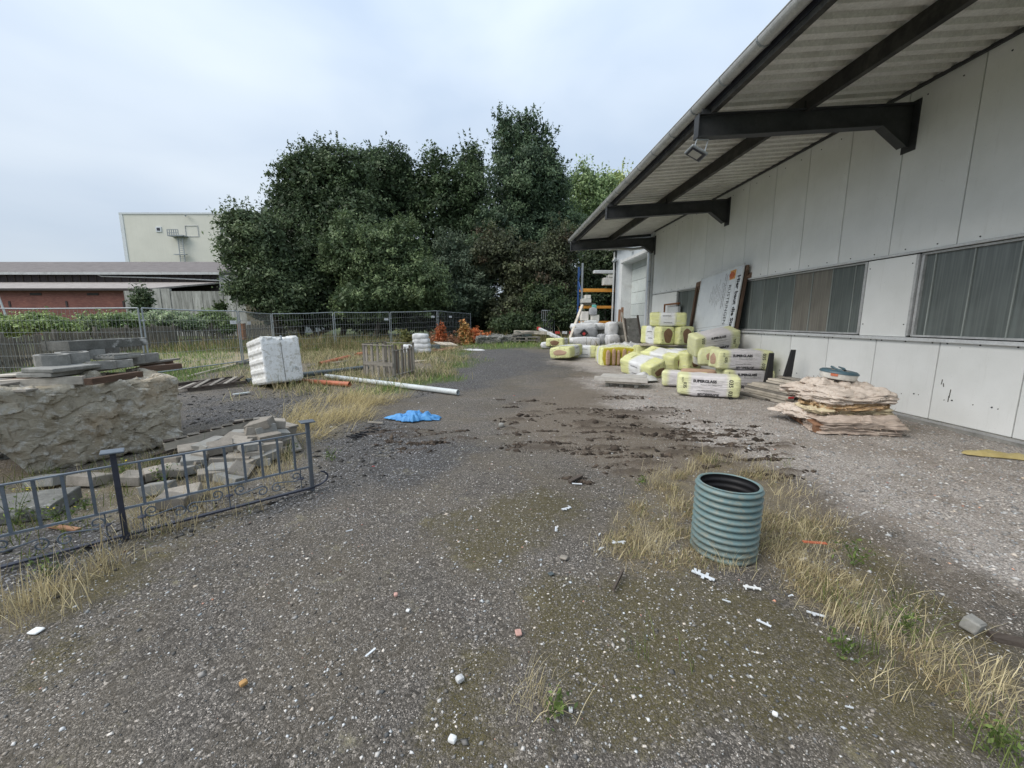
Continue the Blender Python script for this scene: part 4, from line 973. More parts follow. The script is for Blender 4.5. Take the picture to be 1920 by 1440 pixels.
# ================================================================== vegetation
def leaf_mat(name, trans=.25, rough=.55):
    t = NT(name); c = t.attr('tint'); g = t.new('NewGeometry'); h = t.new('HueSaturation'); mr = t.new('MapRange'); mr.inputs['To Min'].default_value = .65; mr.inputs['To Max'].default_value = 1.45
    t.link(g.outputs['Random Per Island'], mr.inputs['Value']); t.link(mr.outputs[0], h.inputs['Value']); t.link(c, h.inputs['Color']); t.set(h.outputs[0], rough, 0, .3)
    tr = t.new('BsdfTranslucent'); t.link(h.outputs[0], tr.inputs[0]); m = t.new('MixShader'); m.inputs[0].default_value = trans
    t.link(t.b.outputs[0], m.inputs[1]); t.link(tr.outputs[0], m.inputs[2]); t.link(m.outputs[0], t.out.inputs[0]); return t.m
M['leaf'] = leaf_mat('foliage')
def leaves(C_, size, cols, nrm=None, spread=.8):
    """C_ (n,3) leaf centres -> rhombus leaves, V,F,tint"""
    n = len(C_); N = rng.normal(0, 1, (n, 3)) * spread
    if nrm is not None: N += nrm
    N[:, 2] += .35; N /= np.linalg.norm(N, axis=1)[:, None]; A = rng.normal(0, 1, (n, 3)); U = np.cross(N, A); U /= np.linalg.norm(U, axis=1)[:, None]; Wv = np.cross(N, U)
    s = (size * rng.uniform(.35, 1.65, n))[:, None]; V = np.stack([C_ - U * s, C_ - Wv * s * .48 + N * s * .1, C_ + U * s, C_ + Wv * s * .48 + N * s * .1], 1).reshape(-1, 3)
    F = np.arange(n * 4).reshape(n, 4); return V, F, np.repeat(cols, 4, 0)
def crown_points(blobs, n, clump, cr, fill=.3, nclump=None):
    """clumpy points through ellipsoid blobs ((x,y,z),(rx,ry,rz)); returns points, outward normals and clump ids"""
    vol = np.array([b[1][0] * b[1][1] * b[1][2] for b in blobs]) ** (2 / 3); vol = vol / vol.sum(); K = clump
    bi = rng.choice(len(blobs), K, p=vol); u = rng.normal(0, 1, (K, 3)); u /= np.linalg.norm(u, axis=1)[:, None]
    r = 1 - np.abs(rng.normal(0, fill, K)); r = np.clip(r, .05, 1.08); c = np.array([blobs[i][0] for i in bi]); rr = np.array([blobs[i][1] for i in bi])
    cc = c + u * rr * r[:, None]; k = rng.integers(0, K, n); sz = cr * rng.uniform(.5, 1.3, K); P = cc[k] + rng.normal(0, 1, (n, 3)) * sz[k][:, None] * np.array([.6, .6, .45])
    return P, u[k], k

def tree(name, label, cat, base, blobs, n, clump, cr, lsize, c1, c2, trunk_r=.2, limbs=6, group='trees behind the yard', fill=.3, c3=None, yellow=0, tips=0, up=0):
    if n > 8000: n = int(n * 1.45); lsize *= .76; g_ = lambda c: tuple(a * 1.50 + .40 * (sum(c) / 3) for a in c); c1, c2 = g_(c1), g_(c2)
    o = thing(name, label, cat, base, group=group); P, u, k = crown_points(blobs, n, clump, cr, fill)
    lsz = np.full(n, lsize)
    if tips:   # shoots sticking out of the outline
        T = []
        for _ in range(tips):
            b_ = blobs[rng.integers(0, len(blobs))]; v = rng.normal(0, 1, 3); v[2] = abs(v[2]) + up; v /= np.linalg.norm(v); s = np.array(b_[0]) + v * np.array(b_[1]) * .95; m = 16; L = rng.uniform(.5, 1.4) * cr * 1.6
            dv = v * .6 + np.array([0, 0, .9]); dv /= np.linalg.norm(dv); f = rng.random(m)[:, None]; T.append(s + dv * f * L + rng.normal(0, .07, (m, 3)) * (1.3 - f))
        T = np.concatenate(T); P = np.concatenate([P, T]); u = np.concatenate([u, np.tile([[0, 0, 1.]], (len(T), 1))]); k = np.concatenate([k, rng.integers(0, clump, len(T))])
    f = rng.random(clump)[k][:, None]; cols = np.array(c1) * (1 - f) + np.array(c2) * f
    if c3 is not None: w = (rng.random(clump)[k] < yellow)[:, None]; cols = np.where(w, np.array(c3), cols)
    if n > 8000:   # broad leaves deep inside the crown close the view through it
        q = n // 3; vol = np.array([b[1][0] * b[1][1] * b[1][2] for b in blobs]); bi = rng.choice(len(blobs), q, p=vol / vol.sum()); v = rng.normal(0, 1, (q, 3)); v /= np.linalg.norm(v, axis=1)[:, None]
        Pi = np.array([blobs[i][0] for i in bi]) + v * np.array([blobs[i][1] for i in bi]) * (rng.random(q)[:, None] ** .4) * .88; Pi = Pi[Pi[:, 2] > base[2] + .1]; q = len(Pi)
        P = np.concatenate([P, Pi]); u = np.concatenate([u, np.zeros((q, 3))]); cols = np.concatenate([cols, np.tile(np.array(c1)[None], (q, 1))]); lsz = np.concatenate([np.full(len(P) - q, lsize), np.full(q, lsize * 1.9)])
    else: lsz = np.full(len(P), lsize)
    V, F, T = leaves(P, lsz, cols, u * .9); mass_mesh('crown', V, F, M['leaf'], o, {'tint': T})
    b = MB(); top = max(q[0][2] for q in blobs); cx = np.mean([q[0][0] for q in blobs]); cy = np.mean([q[0][1] for q in blobs])
    j = [(base[0] + (cx - base[0]) * t_ + .15 * math.sin(t_ * 5), base[1] + (cy - base[1]) * t_, base[2] - .1 + (top - base[2]) * t_) for t_ in (0, .2, .4, .6, .8, 1)]
    b.tube(j, [trunk_r * (1 - .8 * t_) for t_ in (0, .2, .4, .6, .8, 1)], 8)
    for i in range(limbs):
        q = blobs[i % len(blobs)]; s = Vector(j[1 + i % 3]); e = Vector(q[0]) + Vector((random.uniform(-.5, .5) * q[1][0], random.uniform(-.5, .5) * q[1][1], random.uniform(-.2, .5) * q[1][2])); m_ = s.lerp(e, .5) + Vector((0, 0, .4)); b.tube([s, m_, e], [trunk_r * .45, trunk_r * .25, trunk_r * .08], 6)
    b.build('trunk', M['bark'], o, world=True, smooth=True); return o
def B(px, py, h, rx, rz_, ry=None):
    p = Rh(px, py, h); k = h / FPX; return ((p[0], p[1], p[2]), (rx * k, ry if ry else rx * k * .8, rz_ * k))
def base(px, h): p = cf((px - 960) / FPX * h * .99, h, 0); return (p[0], p[1], float(gz(p[0], p[1])))
DG = (.026, .044, .018); MG = (.042, .068, .026); LG_ = (.075, .105, .040); OG = (.048, .062, .024)
tree('tree', 'wide dark tree forming the big rounded left shoulder of the tree belt', 'tree', base(560, 33), [B(600, 350, 34, 85, 62), B(560, 430, 33, 70, 80), B(650, 440, 33, 90, 90), B(600, 520, 32, 110, 70), B(545, 370, 33, 42, 50), B(640, 325, 34, 60, 46), B(590, 315, 33.5, 50, 36)], 42000, 560, .55, .125, DG, (.066, .100, .040), .35, 9, tips=110, up=.6)
tree('tree', 'loose leaning tree whose branches reach left in front of the cream hall', 'tree', base(520, 29), [B(455, 420, 29, 42, 28), B(440, 470, 29, 32, 45), B(490, 450, 29, 48, 55), B(500, 530, 29, 48, 50), B(455, 540, 29, 35, 36), B(540, 560, 29, 52, 45)], 17000, 300, .5, .11, (.040, .062, .028), (.090, .125, .052), .25, 9, tips=110, up=.2, fill=.4)
tree('tree', 'dark round-topped tree just right of the left shoulder', 'tree', base(720, 38), [B(725, 345, 38, 56, 66), B(720, 440, 38, 60, 90), B(745, 308, 38, 30, 30), B(695, 312, 38, 36, 34), B(775, 370, 38, 40, 60)], 17000, 260, .6, .14, (.024, .042, .018), (.058, .090, .036), .3, 6, tips=30)
tree('tree', 'narrow dark tree with a domed top in the middle of the belt', 'tree', base(820, 38), [B(820, 332, 38, 42, 52), B(825, 420, 38, 60, 90), B(860, 380, 38, 34, 70), B(815, 520, 38, 60, 70)], 15000, 230, .6, .14, (.024, .042, .016), (.066, .105, .038), .3, 6, tips=35)
tree('tree', 'slender open-topped tree left of the tallest tree', 'tree', base(890, 40), [B(885, 310, 40, 26, 42), B(890, 390, 40, 38, 70), B(885, 480, 40, 50, 70)], 12000, 190, .6, .14, (.030, .052, .024), (.075, .110, .048), .25, 6, tips=45, fill=.4)
tree('tree', 'tallest tree of the belt, with a bluish pointed crown', 'tree', base(985, 37), [B(960, 270, 37, 38, 50), B(1010, 280, 37, 36, 48), B(985, 350, 37, 78, 75), B(960, 450, 37, 85, 75), B(1030, 440, 37, 62, 85), B(990, 240, 37, 22, 24), B(940, 240, 37, 14, 20), B(1030, 345, 37, 38, 46)], 42000, 540, .55, .125, (.026, .048, .026), (.078, .122, .056), .4, 9, tips=120, up=.3)
tree('tree', 'brownish dark tree with rusty foliage low in front of the tallest one', 'tree', base(985, 31), [B(930, 480, 31, 50, 55), B(1000, 520, 31, 70, 62), B(1050, 500, 31, 42, 80), B(985, 580, 31, 80, 40)], 24000, 380, .5, .115, (.030, .036, .018), (.062, .074, .030), .3, 8, c3=(.075, .058, .034), yellow=.12, tips=20)
tree('tree', 'lighter green tree peeping out behind the canopy end', 'tree', base(1100, 48), [B(1095, 362, 44, 34, 50), B(1130, 360, 46, 26, 34), B(1120, 440, 48, 45, 70), B(1080, 430, 48, 40, 60)], 12000, 200, .8, .17, (.08, .125, .045), (.19, .26, .10), .3, 5, tips=25)
tree('tree', 'yellowish tree farthest right above the canopy edge', 'tree', base(1150, 55), [B(1150, 370, 55, 34, 48), B(1185, 430, 55, 40, 70)], 9000, 150, .9, .19, (.13, .17, .05), (.30, .33, .10), .3, 4, tips=30)
tree('tree', 'dark tree right of the storage rack beneath the canopy end', 'tree', base(1130, 34), [B(1120, 520, 34, 42, 62), B(1160, 500, 34, 60, 80), B(1100, 570, 34, 45, 50)], 15000, 240, .55, .13, (.022, .036, .016), (.058, .085, .034), .3, 6, tips=20)
tree('shrub_tree', 'mid green bushy tree in front of the left shoulder', 'tree', base(700, 28), [B(660, 470, 29, 60, 60), B(720, 500, 28.5, 62, 75), B(700, 560, 28, 80, 42), B(760, 480, 29, 42, 70), B(790, 540, 28, 60, 55)], 30000, 460, .42, .10, (.038, .062, .024), (.105, .148, .055), .2, 8, tips=130, up=.5)
tree('shrub_tree', 'silvery grey-green willow-like bush tree left of the lane end', 'tree', base(870, 31), [B(865, 500, 31.5, 52, 48), B(905, 520, 31.5, 42, 40), B(860, 560, 31, 70, 42), B(840, 470, 31.5, 25, 30)], 18000, 300, .38, .09, (.034, .054, .031), (.082, .112, .066), .18, 7, tips=140, up=.9)
tree('shrub_tree', 'dark low tree filling the ground behind the mesh fence', 'tree', base(560, 30.5), [B(530, 580, 31, 60, 36), B(610, 585, 31, 70, 36), B(690, 590, 31, 70, 34), B(780, 590, 31.5, 70, 34), B(860, 600, 33, 60, 30)], 20000, 320, .5, .12, (.018, .030, .013), (.042, .064, .027), .2, 8, tips=10)
tree('shrub_tree', 'leafy hedge tree closing the far end of the lane', 'tree', base(1030, 28), [B(1000, 605, 28.5, 42, 22), B(1050, 590, 28, 34, 32), B(1080, 600, 28, 34, 34), B(960, 610, 28, 42, 24), B(1020, 560, 29, 44, 30)], 16000, 260, .35, .085, (.020, .036, .014), (.060, .090, .030), .15, 6, tips=30, c3=(.09, .10, .04), yellow=.1)
tree('shrub_tree', 'dark low thicket beneath the tallest tree at the end of the lane', 'tree', base(960, 33), [B(900, 590, 33, 60, 40), B(980, 580, 34, 60, 50), B(1050, 580, 34, 60, 50)], 14000, 240, .5, .13, (.018, .028, .013), (.042, .060, .026), .2, 6)
tree('shrub_tree', 'dark thicket behind the storage rack', 'tree', base(1120, 36), [B(1110, 600, 36, 50, 40), B(1160, 590, 36, 60, 60), B(1130, 540, 37, 60, 50)], 12000, 220, .5, .13, (.018, .028, .013), (.042, .060, .026), .2, 6)
tree('shrub_tree', 'dark thicket behind the left half of the tree belt', 'tree', base(640, 40), [B(560, 560, 40, 90, 50), B(700, 560, 40, 90, 60), B(820, 570, 40, 90, 60), B(640, 480, 40, 100, 60)], 16000, 300, .8, .18, (.016, .026, .012), (.036, .054, .022), .3, 6)
# rhododendron hedge behind the picket fence
for (lab, px, h, bl, c1, c2) in [
    ('rhododendron bush at the far left behind the picket fence', 60, 18.5, [(15, 610, 36, 16), (70, 606, 42, 16), (115, 614, 28, 11)], (.06, .10, .025), (.19, .25, .07)),
    ('small dark bush between the two big rhododendrons', 145, 20, [(150, 618, 26, 8)], (.03, .05, .02), (.09, .11, .04)),
    ('rhododendron bush with yellow-green new leaves left of the mesh fence joint', 195, 22, [(185, 606, 32, 15), (225, 603, 32, 13)], (.055, .095, .03), (.18, .24, .08)),
    ('wide silvery green rhododendron bush right of the mesh fence joint', 290, 24, [(275, 604, 38, 13), (318, 600, 42, 15), (352, 606, 30, 12)], (.075, .115, .055), (.22, .27, .14)),
    ('pale ferny shrub left of the first mesh fence post', 400, 26, [(398, 602, 26, 20), (420, 610, 22, 14)], (.06, .10, .03), (.16, .21, .08))]:
    tree('rhododendron', lab, 'bush', base(px, h), [B(x, y, h, rx, rz_) for x, y, rx, rz_ in bl], 12000, 220, .22, .075, c1, c2, .06, 4, group='bushes behind the picket fence', tips=16)
tree('sapling', 'young slim tree in front of the brick wall corner', 'tree', base(266, 28), [B(266, 555, 28, 16, 16), B(264, 575, 28, 15, 18)], 2600, 60, .25, .085, (.05, .08, .04), (.12, .16, .08), .06, 4, tips=14)
tree('sapling', 'small broad-leaved sapling above the pale shrub before the concrete wall', 'tree', base(412, 28), [B(412, 577, 28, 9, 9)], 900, 24, .2, .085, (.035, .06, .02), (.08, .11, .04), .05, 3, tips=4)
# reddish bushes at the fence end
RD = (.48, .13, .05); RG = (.60, .26, .10); YG = (.16, .17, .05)
tree('red_bush', 'reddish-orange bush right of the last mesh fence post', 'bush', base(893, 24), [B(890, 632, 24, 13, 17), B(905, 640, 24, 14, 13)], 3200, 50, .2, .07, RD, RG, .03, 4, group='autumn-coloured bushes at the fence end', tips=10)
tree('red_bush', 'orange and green bush on the last mesh fence post', 'bush', base(872, 23.6), [B(872, 625, 23.6, 8, 20), B(872, 645, 23.6, 12, 13)], 3000, 50, .2, .07, RG, YG, .03, 4, group='autumn-coloured bushes at the fence end', tips=10)
tree('red_bush', 'narrow rust-red bush beside the white stack', 'bush', base(828, 23), [B(827, 628, 23, 5, 15)], 1200, 24, .18, .065, RD, (.30, .13, .06), .03, 3, group='autumn-coloured bushes at the fence end', tips=6)
tree('brown_bush', 'withered brown undergrowth bush behind the reddish bushes', 'bush', base(925, 29), [B(920, 630, 29, 16, 16), B(945, 634, 29, 16, 12)], 2200, 60, .25, .075, (.06, .045, .025), (.14, .11, .05), .03, 4, group='autumn-coloured bushes at the fence end', tips=8)
tree('brown_bush', 'dry brown scrub at the foot of the fence behind the planks', 'bush', base(845, 23.6), [B(842, 643, 23.6, 24, 8), B(812, 640, 23.6, 10, 8)], 3000, 60, .25, .07, (.22, .11, .06), (.42, .22, .13), .02, 3, group='autumn-coloured bushes at the fence end', tips=8)
tree('yellow_bush', 'yellow-tipped weedy bush behind the crate and white stack', 'bush', base(760, 22.6), [B(756, 628, 22.6, 6, 9), B(765, 634, 22.6, 9, 6)], 900, 30, .16, .06, (.08, .10, .03), (.24, .22, .08), .02, 3, group='autumn-coloured bushes at the fence end', tips=6)
# ================================================================== left side of the yard
def V3(*a): return Vector(a)
# ---- big chunk of demolition concrete/rock -------------------------------------------------------
def rock_mat():
    t = NT('limestone_chunk'); v = t.coord('Object'); col = t.mix(t.ramp(t.noise(v, 2.0, 6, .65), [(.3, 0.), (.68, 1.)]), (.40, .345, .25), (.68, .63, .52))
    col = t.mix(t.ramp(t.noise(v, 1.1, 5, .6, .5), [(.52, 0.), (.7, .6)]), col, (.46, .31, .17)); s = t.coord('Object', (1, 1, .35)); col = t.mix(t.ramp(t.noise(s, 5, 7, .8), [(.52, 0.), (.74, .7)]), col, (.13, .11, .085))
    col = t.mix(t.ramp(t.noise(v, 9, 5, .7), [(.52, 0.), (.62, .75)]), col, (.76, .74, .68)); f = t.noise(v, 9, 9, .8, .6); t.bump(t.math('ADD', f, t.math('MULTIPLY', t.noise(v, 30, 6, .8), .5)), 1.0, .05); return t.set(col, .95, 0, .2)
M['rock'] = rock_mat()
def rough_block(name, label, cat, c, size, rot, res_c, disp, mat, seed, taper=0.0, as_part=None, under=0.0, fr=2.0):
    bm = bmesh.new(); bmesh.ops.create_cube(bm, size=1)
    bmesh.ops.subdivide_edges(bm, edges=bm.edges, cuts=res_c, use_grid_fill=True)
    P = np.array([v.co for v in bm.verts]); S = np.array(size); r = .12; 
    q = P * 2; inner = np.clip(q, -(1 - r), 1 - r); d = q - inner; L = np.linalg.norm(d, axis=1)[:, None]; q = np.where(L > 1e-6, inner + d / np.maximum(L, 1e-6) * r, q); Q = q * S / 2
    k = 1 - taper * (.5 - P[:, 2]) * (P[:, 0] < 0) * (-P[:, 0] * 2); Q[:, 0] *= np.where(P[:, 0] < 0, k, 1); Q[:, 1] += under * (.5 - P[:, 2]) * size[2]
    n = d / np.maximum(L, 1e-6); n = np.where(L > 1e-6, n, P)
    nn = np.stack([fbm(Q * fr + 10 * i + seed, 4, seed + i) for i in range(3)], 1); Q = Q + nn * disp * 2.0
    # broken faces: every fracture cell has its own depth and tilt
    rs = np.random.default_rng(seed)
    for (m, amp) in ((30, .30), (300, .30), (1500, .30)):
        sd_ = (rs.random((m, 3)) - .5) * S * 1.05; wq = Q + np.stack([fbm(Q * 5 + 7 * i, 3, seed + 30 + i) for i in range(3)], 1) * .10
        D = ((wq[:, None, :] - sd_[None]) ** 2).sum(2) if len(Q) * m < 6e7 else None
        if D is None: D = np.concatenate([((q_[:, None, :] - sd_[None]) ** 2).sum(2) for q_ in np.array_split(wq, 12)])
        c_ = D.argmin(1); til = rs.normal(0, 1, (m, 3)); off = rs.uniform(-1, 1, m)[c_] * .5 + ((wq - sd_[c_]) * til[c_]).sum(1) * (3.2 if m < 100 else 6 if m < 500 else 10)
        Q = Q - n * (off * disp * amp)[:, None]
    Q = Q + n * (fbm(Q * 22, 4, seed + 15) * disp * .35)[:, None]
    for v, p in zip(bm.verts, Q): v.co = p
    me = bpy.data.meshes.new(name); bm.to_mesh(me); bm.free(); me.materials.append(mat)
    o = bpy.data.objects.new(name, me); COL.objects.link(o); o.location = c; o.rotation_euler = rot; MW[o.name] = Matrix.Translation(Vector(c)) @ Euler(rot).to_matrix().to_4x4()
    if as_part is not None: o.parent = as_part
    elif label: tag(o, label, cat)
    return o
a = V3(*G(62, 892)); c = V3(*G(337, 836)); d = (c - a).normalized(); yaw_r = math.atan2(d.y, d.x); nrm_ = V3(-d.y, d.x, 0)
ctr = c - d * .93 + nrm_ * .5 + V3(0, 0, .455)
rough_block('rock_block', 'huge rough tan rock block carrying the pallet of concrete stones', 'rock', ctr, (1.98, 1.0, .93), (0, 0, yaw_r), 88, .038, M['rock'], 3, taper=.70, under=.10)
rough_block('rock_block', 'dark shaded boulder at the left edge behind the rock block', 'rock', V3(-6.45, 5.3, .30), (1.2, 1.0, .8), (.1, 0, .4), 24, .09, M['concrete_dark'], 8)
# ---- pallet on the rock and the stones on it -----------------------------------------------------
pt = V3(*G(330, 674, 1.03)); pl = V3(*G(54, 712, 1.0)); dd = (pt - pl).normalized(); L_ = (pt - pl).length
pn = V3(-dd.y, dd.x, 0).normalized(); pal = thing('pallet', 'weathered wooden pallet lying on top of the rock block', 'pallet', (pl + pt) / 2)
for i, (o_, l0_, l1_) in enumerate(((0, -.15, 1.0), (.16, -.65, .93), (.33, -.55, 1.0), (.5, -.5, .9), (.68, -.45, .95))):
    board('top_board', M['timber_brown'] if i % 2 else M['timber_grey'], pal, pl + dd * (L_ * l0_) + pn * o_ + V3(0, 0, -.01), pl + dd * (L_ * l1_) + pn * o_ + V3(0, 0, .01), .125, .022)
for i, (f, e) in enumerate(((-.45, .45), (.12, .5), (.58, .55))):
    s = pl + dd * (L_ * f) - V3(0, 0, .075)
    board('bearer', M['timber_pale'], pal, s - pn * .02 + dd * .55 - V3(0, 0, 0), s + dd * 0 - pn * .02 + V3(0, 0, -.01), .09, .08)
board('bearer', M['timber_brown'], pal, pl + dd * (L_ * .78) + pn * .15 - V3(0, 0, .07), pl + dd * (L_ * 1.02) + pn * .12 - V3(0, 0, .06), .09, .08)
board('bottom_board', M['timber_pale'], pal, pl + dd * (L_ * -.5) - V3(0, 0, .125) + pn * .02, pl + dd * (L_ * .05) - V3(0, 0, .12), .10, .02)
board('bottom_board', M['timber_grey'], pal, pl + dd * (L_ * .35) - V3(0, 0, .12) + pn * .1, pl + dd * (L_ * .8) - V3(0, 0, .11) + pn * .1, .10, .02)
for (x0, y0, x1, y1, z0_, mt, w_, t_) in ((-60, 724, 158, 712, .975, 'timber_pale', .09, .085), (165, 716, 262, 701, .965, 'timber_brown', .09, .07), (258, 694, 338, 686, .965, 'timber_brown', .09, .08), (-60, 707, 120, 700, 1.03, 'timber_pale', .12, .022), (-30, 733, 60, 731, .92, 'timber_grey', .12, .02)):
    board('bearer' if t_ > .05 else 'top_board', M[mt], pal, G(x0, y0, z0_), G(x1, y1, z0_ + .005), w_, t_)
def scallop(name, label, c, yaw, n, r=.145, h=.095, mat='concrete', wall=.045, grp='concrete grid stones stacked on the pallet', z=None):
    b = MB(); m = 14
    for k in range(n):
        x0 = (k - (n - 1) / 2) * r * 1.72; o = len(b.v)
        for (rr, zz) in ((r, 0), (r, h), (r - wall, h), (r - wall, 0)):
            for q in range(m):
                an = 2 * math.pi * q / m + .22; s = 1 + .10 * abs(math.cos(2 * an)); b.v.append((x0 + rr * s * math.cos(an), rr * s * math.sin(an), zz + random.uniform(-.002, .002) + .0013 * k))
        for i in range(4):
            j = (i + 1) % 4
            for q in range(m): b.f.append((o + i * m + q, o + i * m + (q + 1) % m, o + j * m + (q + 1) % m, o + j * m + q))
        if k: b.box((x0 - r * .86, 0, h / 2 - .0015), (.05, r * 1.15, h - .008))
    o = b.build(name, M[mat], None); o.location = c; o.rotation_euler = (random.uniform(-.02, .02), random.uniform(-.03, .03), yaw); tag(o, label, 'concrete stone', grp); return o
ya = math.atan2(dd.y, dd.x)
def onp(px, py, z): return V3(*G(px, py, z))
def slab(label, c, yaw, size, mat='concrete_dark', rot=(0, 0)):
    o = MB().box((0, 0, size[2] / 2), size, None, .004, .008).build('concrete_slab', M[mat], None); o.location = c; o.rotation_euler = (rot[0], rot[1], yaw); tag(o, label, 'concrete slab', 'concrete slabs stacked on the pallet'); return o
slab('lowest grey slab at the left of the stack on the rock', onp(132, 702, 1.035) + pn * .15, ya + .12, (.52, .34, .045), 'concrete')
slab('thin grey slab second from below at the left of the stack on the rock', onp(146, 694, 1.08) + pn * .15, ya + .02, (.56, .34, .05), 'concrete')
scallop('grid_stone', 'scalloped concrete ring stone at the left end of the stack on the rock', onp(142, 682, 1.135) + pn * .14, ya + .06, 2, .14, .125)
scallop('grid_stone', 'scalloped concrete stone half hidden under the long top slab', onp(195, 674, 1.145) + pn * .28, ya + .05, 2, .14, .12)
scallop('grid_stone', 'scalloped concrete stone low in the middle of the pallet', onp(226, 690, 1.05) + pn * .12, ya - .05, 2, .13, .095)
scallop('grid_stone', 'scalloped concrete stone at the right end of the pallet', onp(283, 680, 1.05) + pn * .16, ya + .05, 2, .14, .12)
slab('dark stone block supporting the long top slab', onp(205, 664, 1.165) + pn * .30, ya, (.26, .22, .10))
slab('grey stone block under the right end of the long top slab', onp(245, 668, 1.12) + pn * .45, ya, (.42, .2, .13))
# long top slab with slots
ts = thing('slotted_slab', 'long slotted concrete grid slab on the very top of the stack', 'concrete slab', onp(202, 652, 1.275) + pn * .10, rz=ya)
b = MB(); L2, W2, h2 = 1.10, .34, .115
for y in (-W2 / 2 + .03, W2 / 2 - .03): b.box((0, y, h2 / 2), (L2, .06, h2), None, .002)
for k in range(8): b.box((-L2 / 2 + .04 + k * (L2 - .08) / 7, 0, h2 / 2 - .0015), (.075, W2 - .125, h2 - .006), None, .002)
b.box((0, 0, h2 / 2 + .001), (L2 - .1, .05, h2 - .02)); b.build('grid', M['concrete_dark'], ts)
# slotted ring stone top (bars)
gs = thing('slotted_stone', 'concrete stone with bright slotted top right of the long slab', 'concrete stone', onp(247, 672, 1.15) + pn * .18, rz=ya + .1)
b = MB(); b.box((0, 0, .02), (.42, .26, .04), None, .003, .006)
for k in range(5): b.box((0, -.11 + .055 * k, .05), (.42, .022, .022), None, .002)
b.box((.02, 0, .052), (.06, .26, .026)); b.build('slab', M['concrete'], gs)
o = MB().lathe([(.001, .13), (.05, .125), (.085, .09), (.095, .05), (.08, .01), (.001, 0)], 14).build('stone', M['rock'], None, smooth=True); o.location = onp(176, 714, .93) + pn * .03; tag(o, 'round yellowish stone wedged between pallet and rock block', 'stone')

# ---- pavers ------------------------------------------------------------------------------------
def paver(px, py, z, yaw, rx=0, ry=0, size=(.24, .16, .10), lab=None, k=0):
    p = G(px, py, z); o = MB().box((0, 0, size[2] / 2), size, None, .004, .006).build('paving_block', M['paver' if k == 0 else 'concrete'], None); o.location = p; o.rotation_euler = (rx, ry, yaw)
    tag(o, lab, 'paving block', 'tumbled paving blocks in the heap behind the railing'); return o
pav = [(298, 925, 0, .35, 0, 0), (325, 948, 0, .5, .05, 0), (345, 938, 0, .3, 0, 0), (430, 905, 0, .2, 0, 0), (448, 892, 0, 1.3, .4, 0), (250, 905, 0, .2, 0, .1), (90, 910, .0, .3, 0, 0), (168, 908, 0, .25, 0, 0), (40, 950, 0, .4, 0, 0), (75, 945, .0, .3, .1, 0),
       (300, 893, .02, .9, .2, .1), (318, 890, .05, .6, .1, .3), (350, 885, .02, .75, 0, 0), (380, 878, .02, .8, .1, 0), (395, 895, 0, .6, 0, 0), (365, 868, .10, .8, 0, .1), (412, 868, .05, .5, .0, 0), (448, 868, .05, .3, 0, 0), (435, 850, .10, .45, 0, 0), (455, 848, .12, .6, .1, 0),
       (475, 858, .08, .7, 0, 0), (495, 862, .04, .7, 0, .1), (500, 845, .12, .7, 0, 0), (440, 832, .2, .4, 0, 0), (458, 822, .22, .3, 0, 0), (482, 832, .18, .5, 0, 0), (478, 816, .26, .3, 0, .05), (500, 812, .27, .35, 0, 0), (490, 803, .33, .3, 0, 0), (510, 800, .30, .4, .1, 0), (520, 822, .18, .5, 0, .1),
       (525, 835, .10, .8, .2, 0), (465, 876, .02, .9, 0, 0), (400, 850, .15, .7, 0, .1), (385, 858, .12, 1.2, .1, 0), (340, 872, .06, 1.4, 0, .2), (420, 888, 0, .4, 0, 0), (528, 812, .16, .9, .2, .2), (505, 828, .2, .6, 0, 0), (470, 843, .18, .5, 0, 0), (415, 845, .18, .6, 0, 0), (452, 835, .2, .5, 0, 0), (395, 838, .18, .8, 0, 0), (360, 852, .1, .9, .1, 0), (512, 850, .03, .7, 0, 0), (488, 872, .0, .3, 0, 0)]
ORD = ['leftmost', 'second', 'third', 'fourth', 'fifth', 'sixth', 'seventh', 'eighth', 'ninth', 'tenth', 'eleventh', 'twelfth', 'thirteenth', 'fourteenth', 'fifteenth', 'sixteenth', 'seventeenth', 'eighteenth']
ROWS = [(0, 826, 'uppermost row at the back'), (826, 846, 'second row from the back'), (846, 862, 'middle row'), (862, 888, 'second row from the front'), (888, 999, 'front row')]; PLAB = {}
for a_, b_, nm in ROWS:
    rw = sorted([i for i, q in enumerate(pav) if a_ <= q[1] < b_], key=lambda i: pav[i][0])
    for k, i in enumerate(rw): PLAB[i] = ('leftmost paving block' if k == 0 else ORD[k] + ' paving block from the left') + ' in the ' + nm + ' of the heap'
for i, q in enumerate(pav): paver(*q[:3], q[3] + random.uniform(-.45, .45), q[4] + random.gauss(0, .12), q[5] + random.gauss(0, .12), (random.choice((.22, .24, .28)), random.choice((.14, .16, .2)), random.choice((.08, .1, .1))), k=(i % 3 == 0), lab={0: 'large flat grey block closest behind the railing, right of its tall post', 6: 'grey stone block in the weeds at the foot of the rock', 7: 'grey stone block directly left of the tall railing post', 8: 'mossy grey block at the left edge behind the railing'}.get(i) or PLAB[i])
slab('big mossy slab at the left edge below the rock', G(45, 962, 0), .3, (.6, .4, .12), 'concrete_dark', (.05, 0)); bpy.data.objects[-1] if False else None
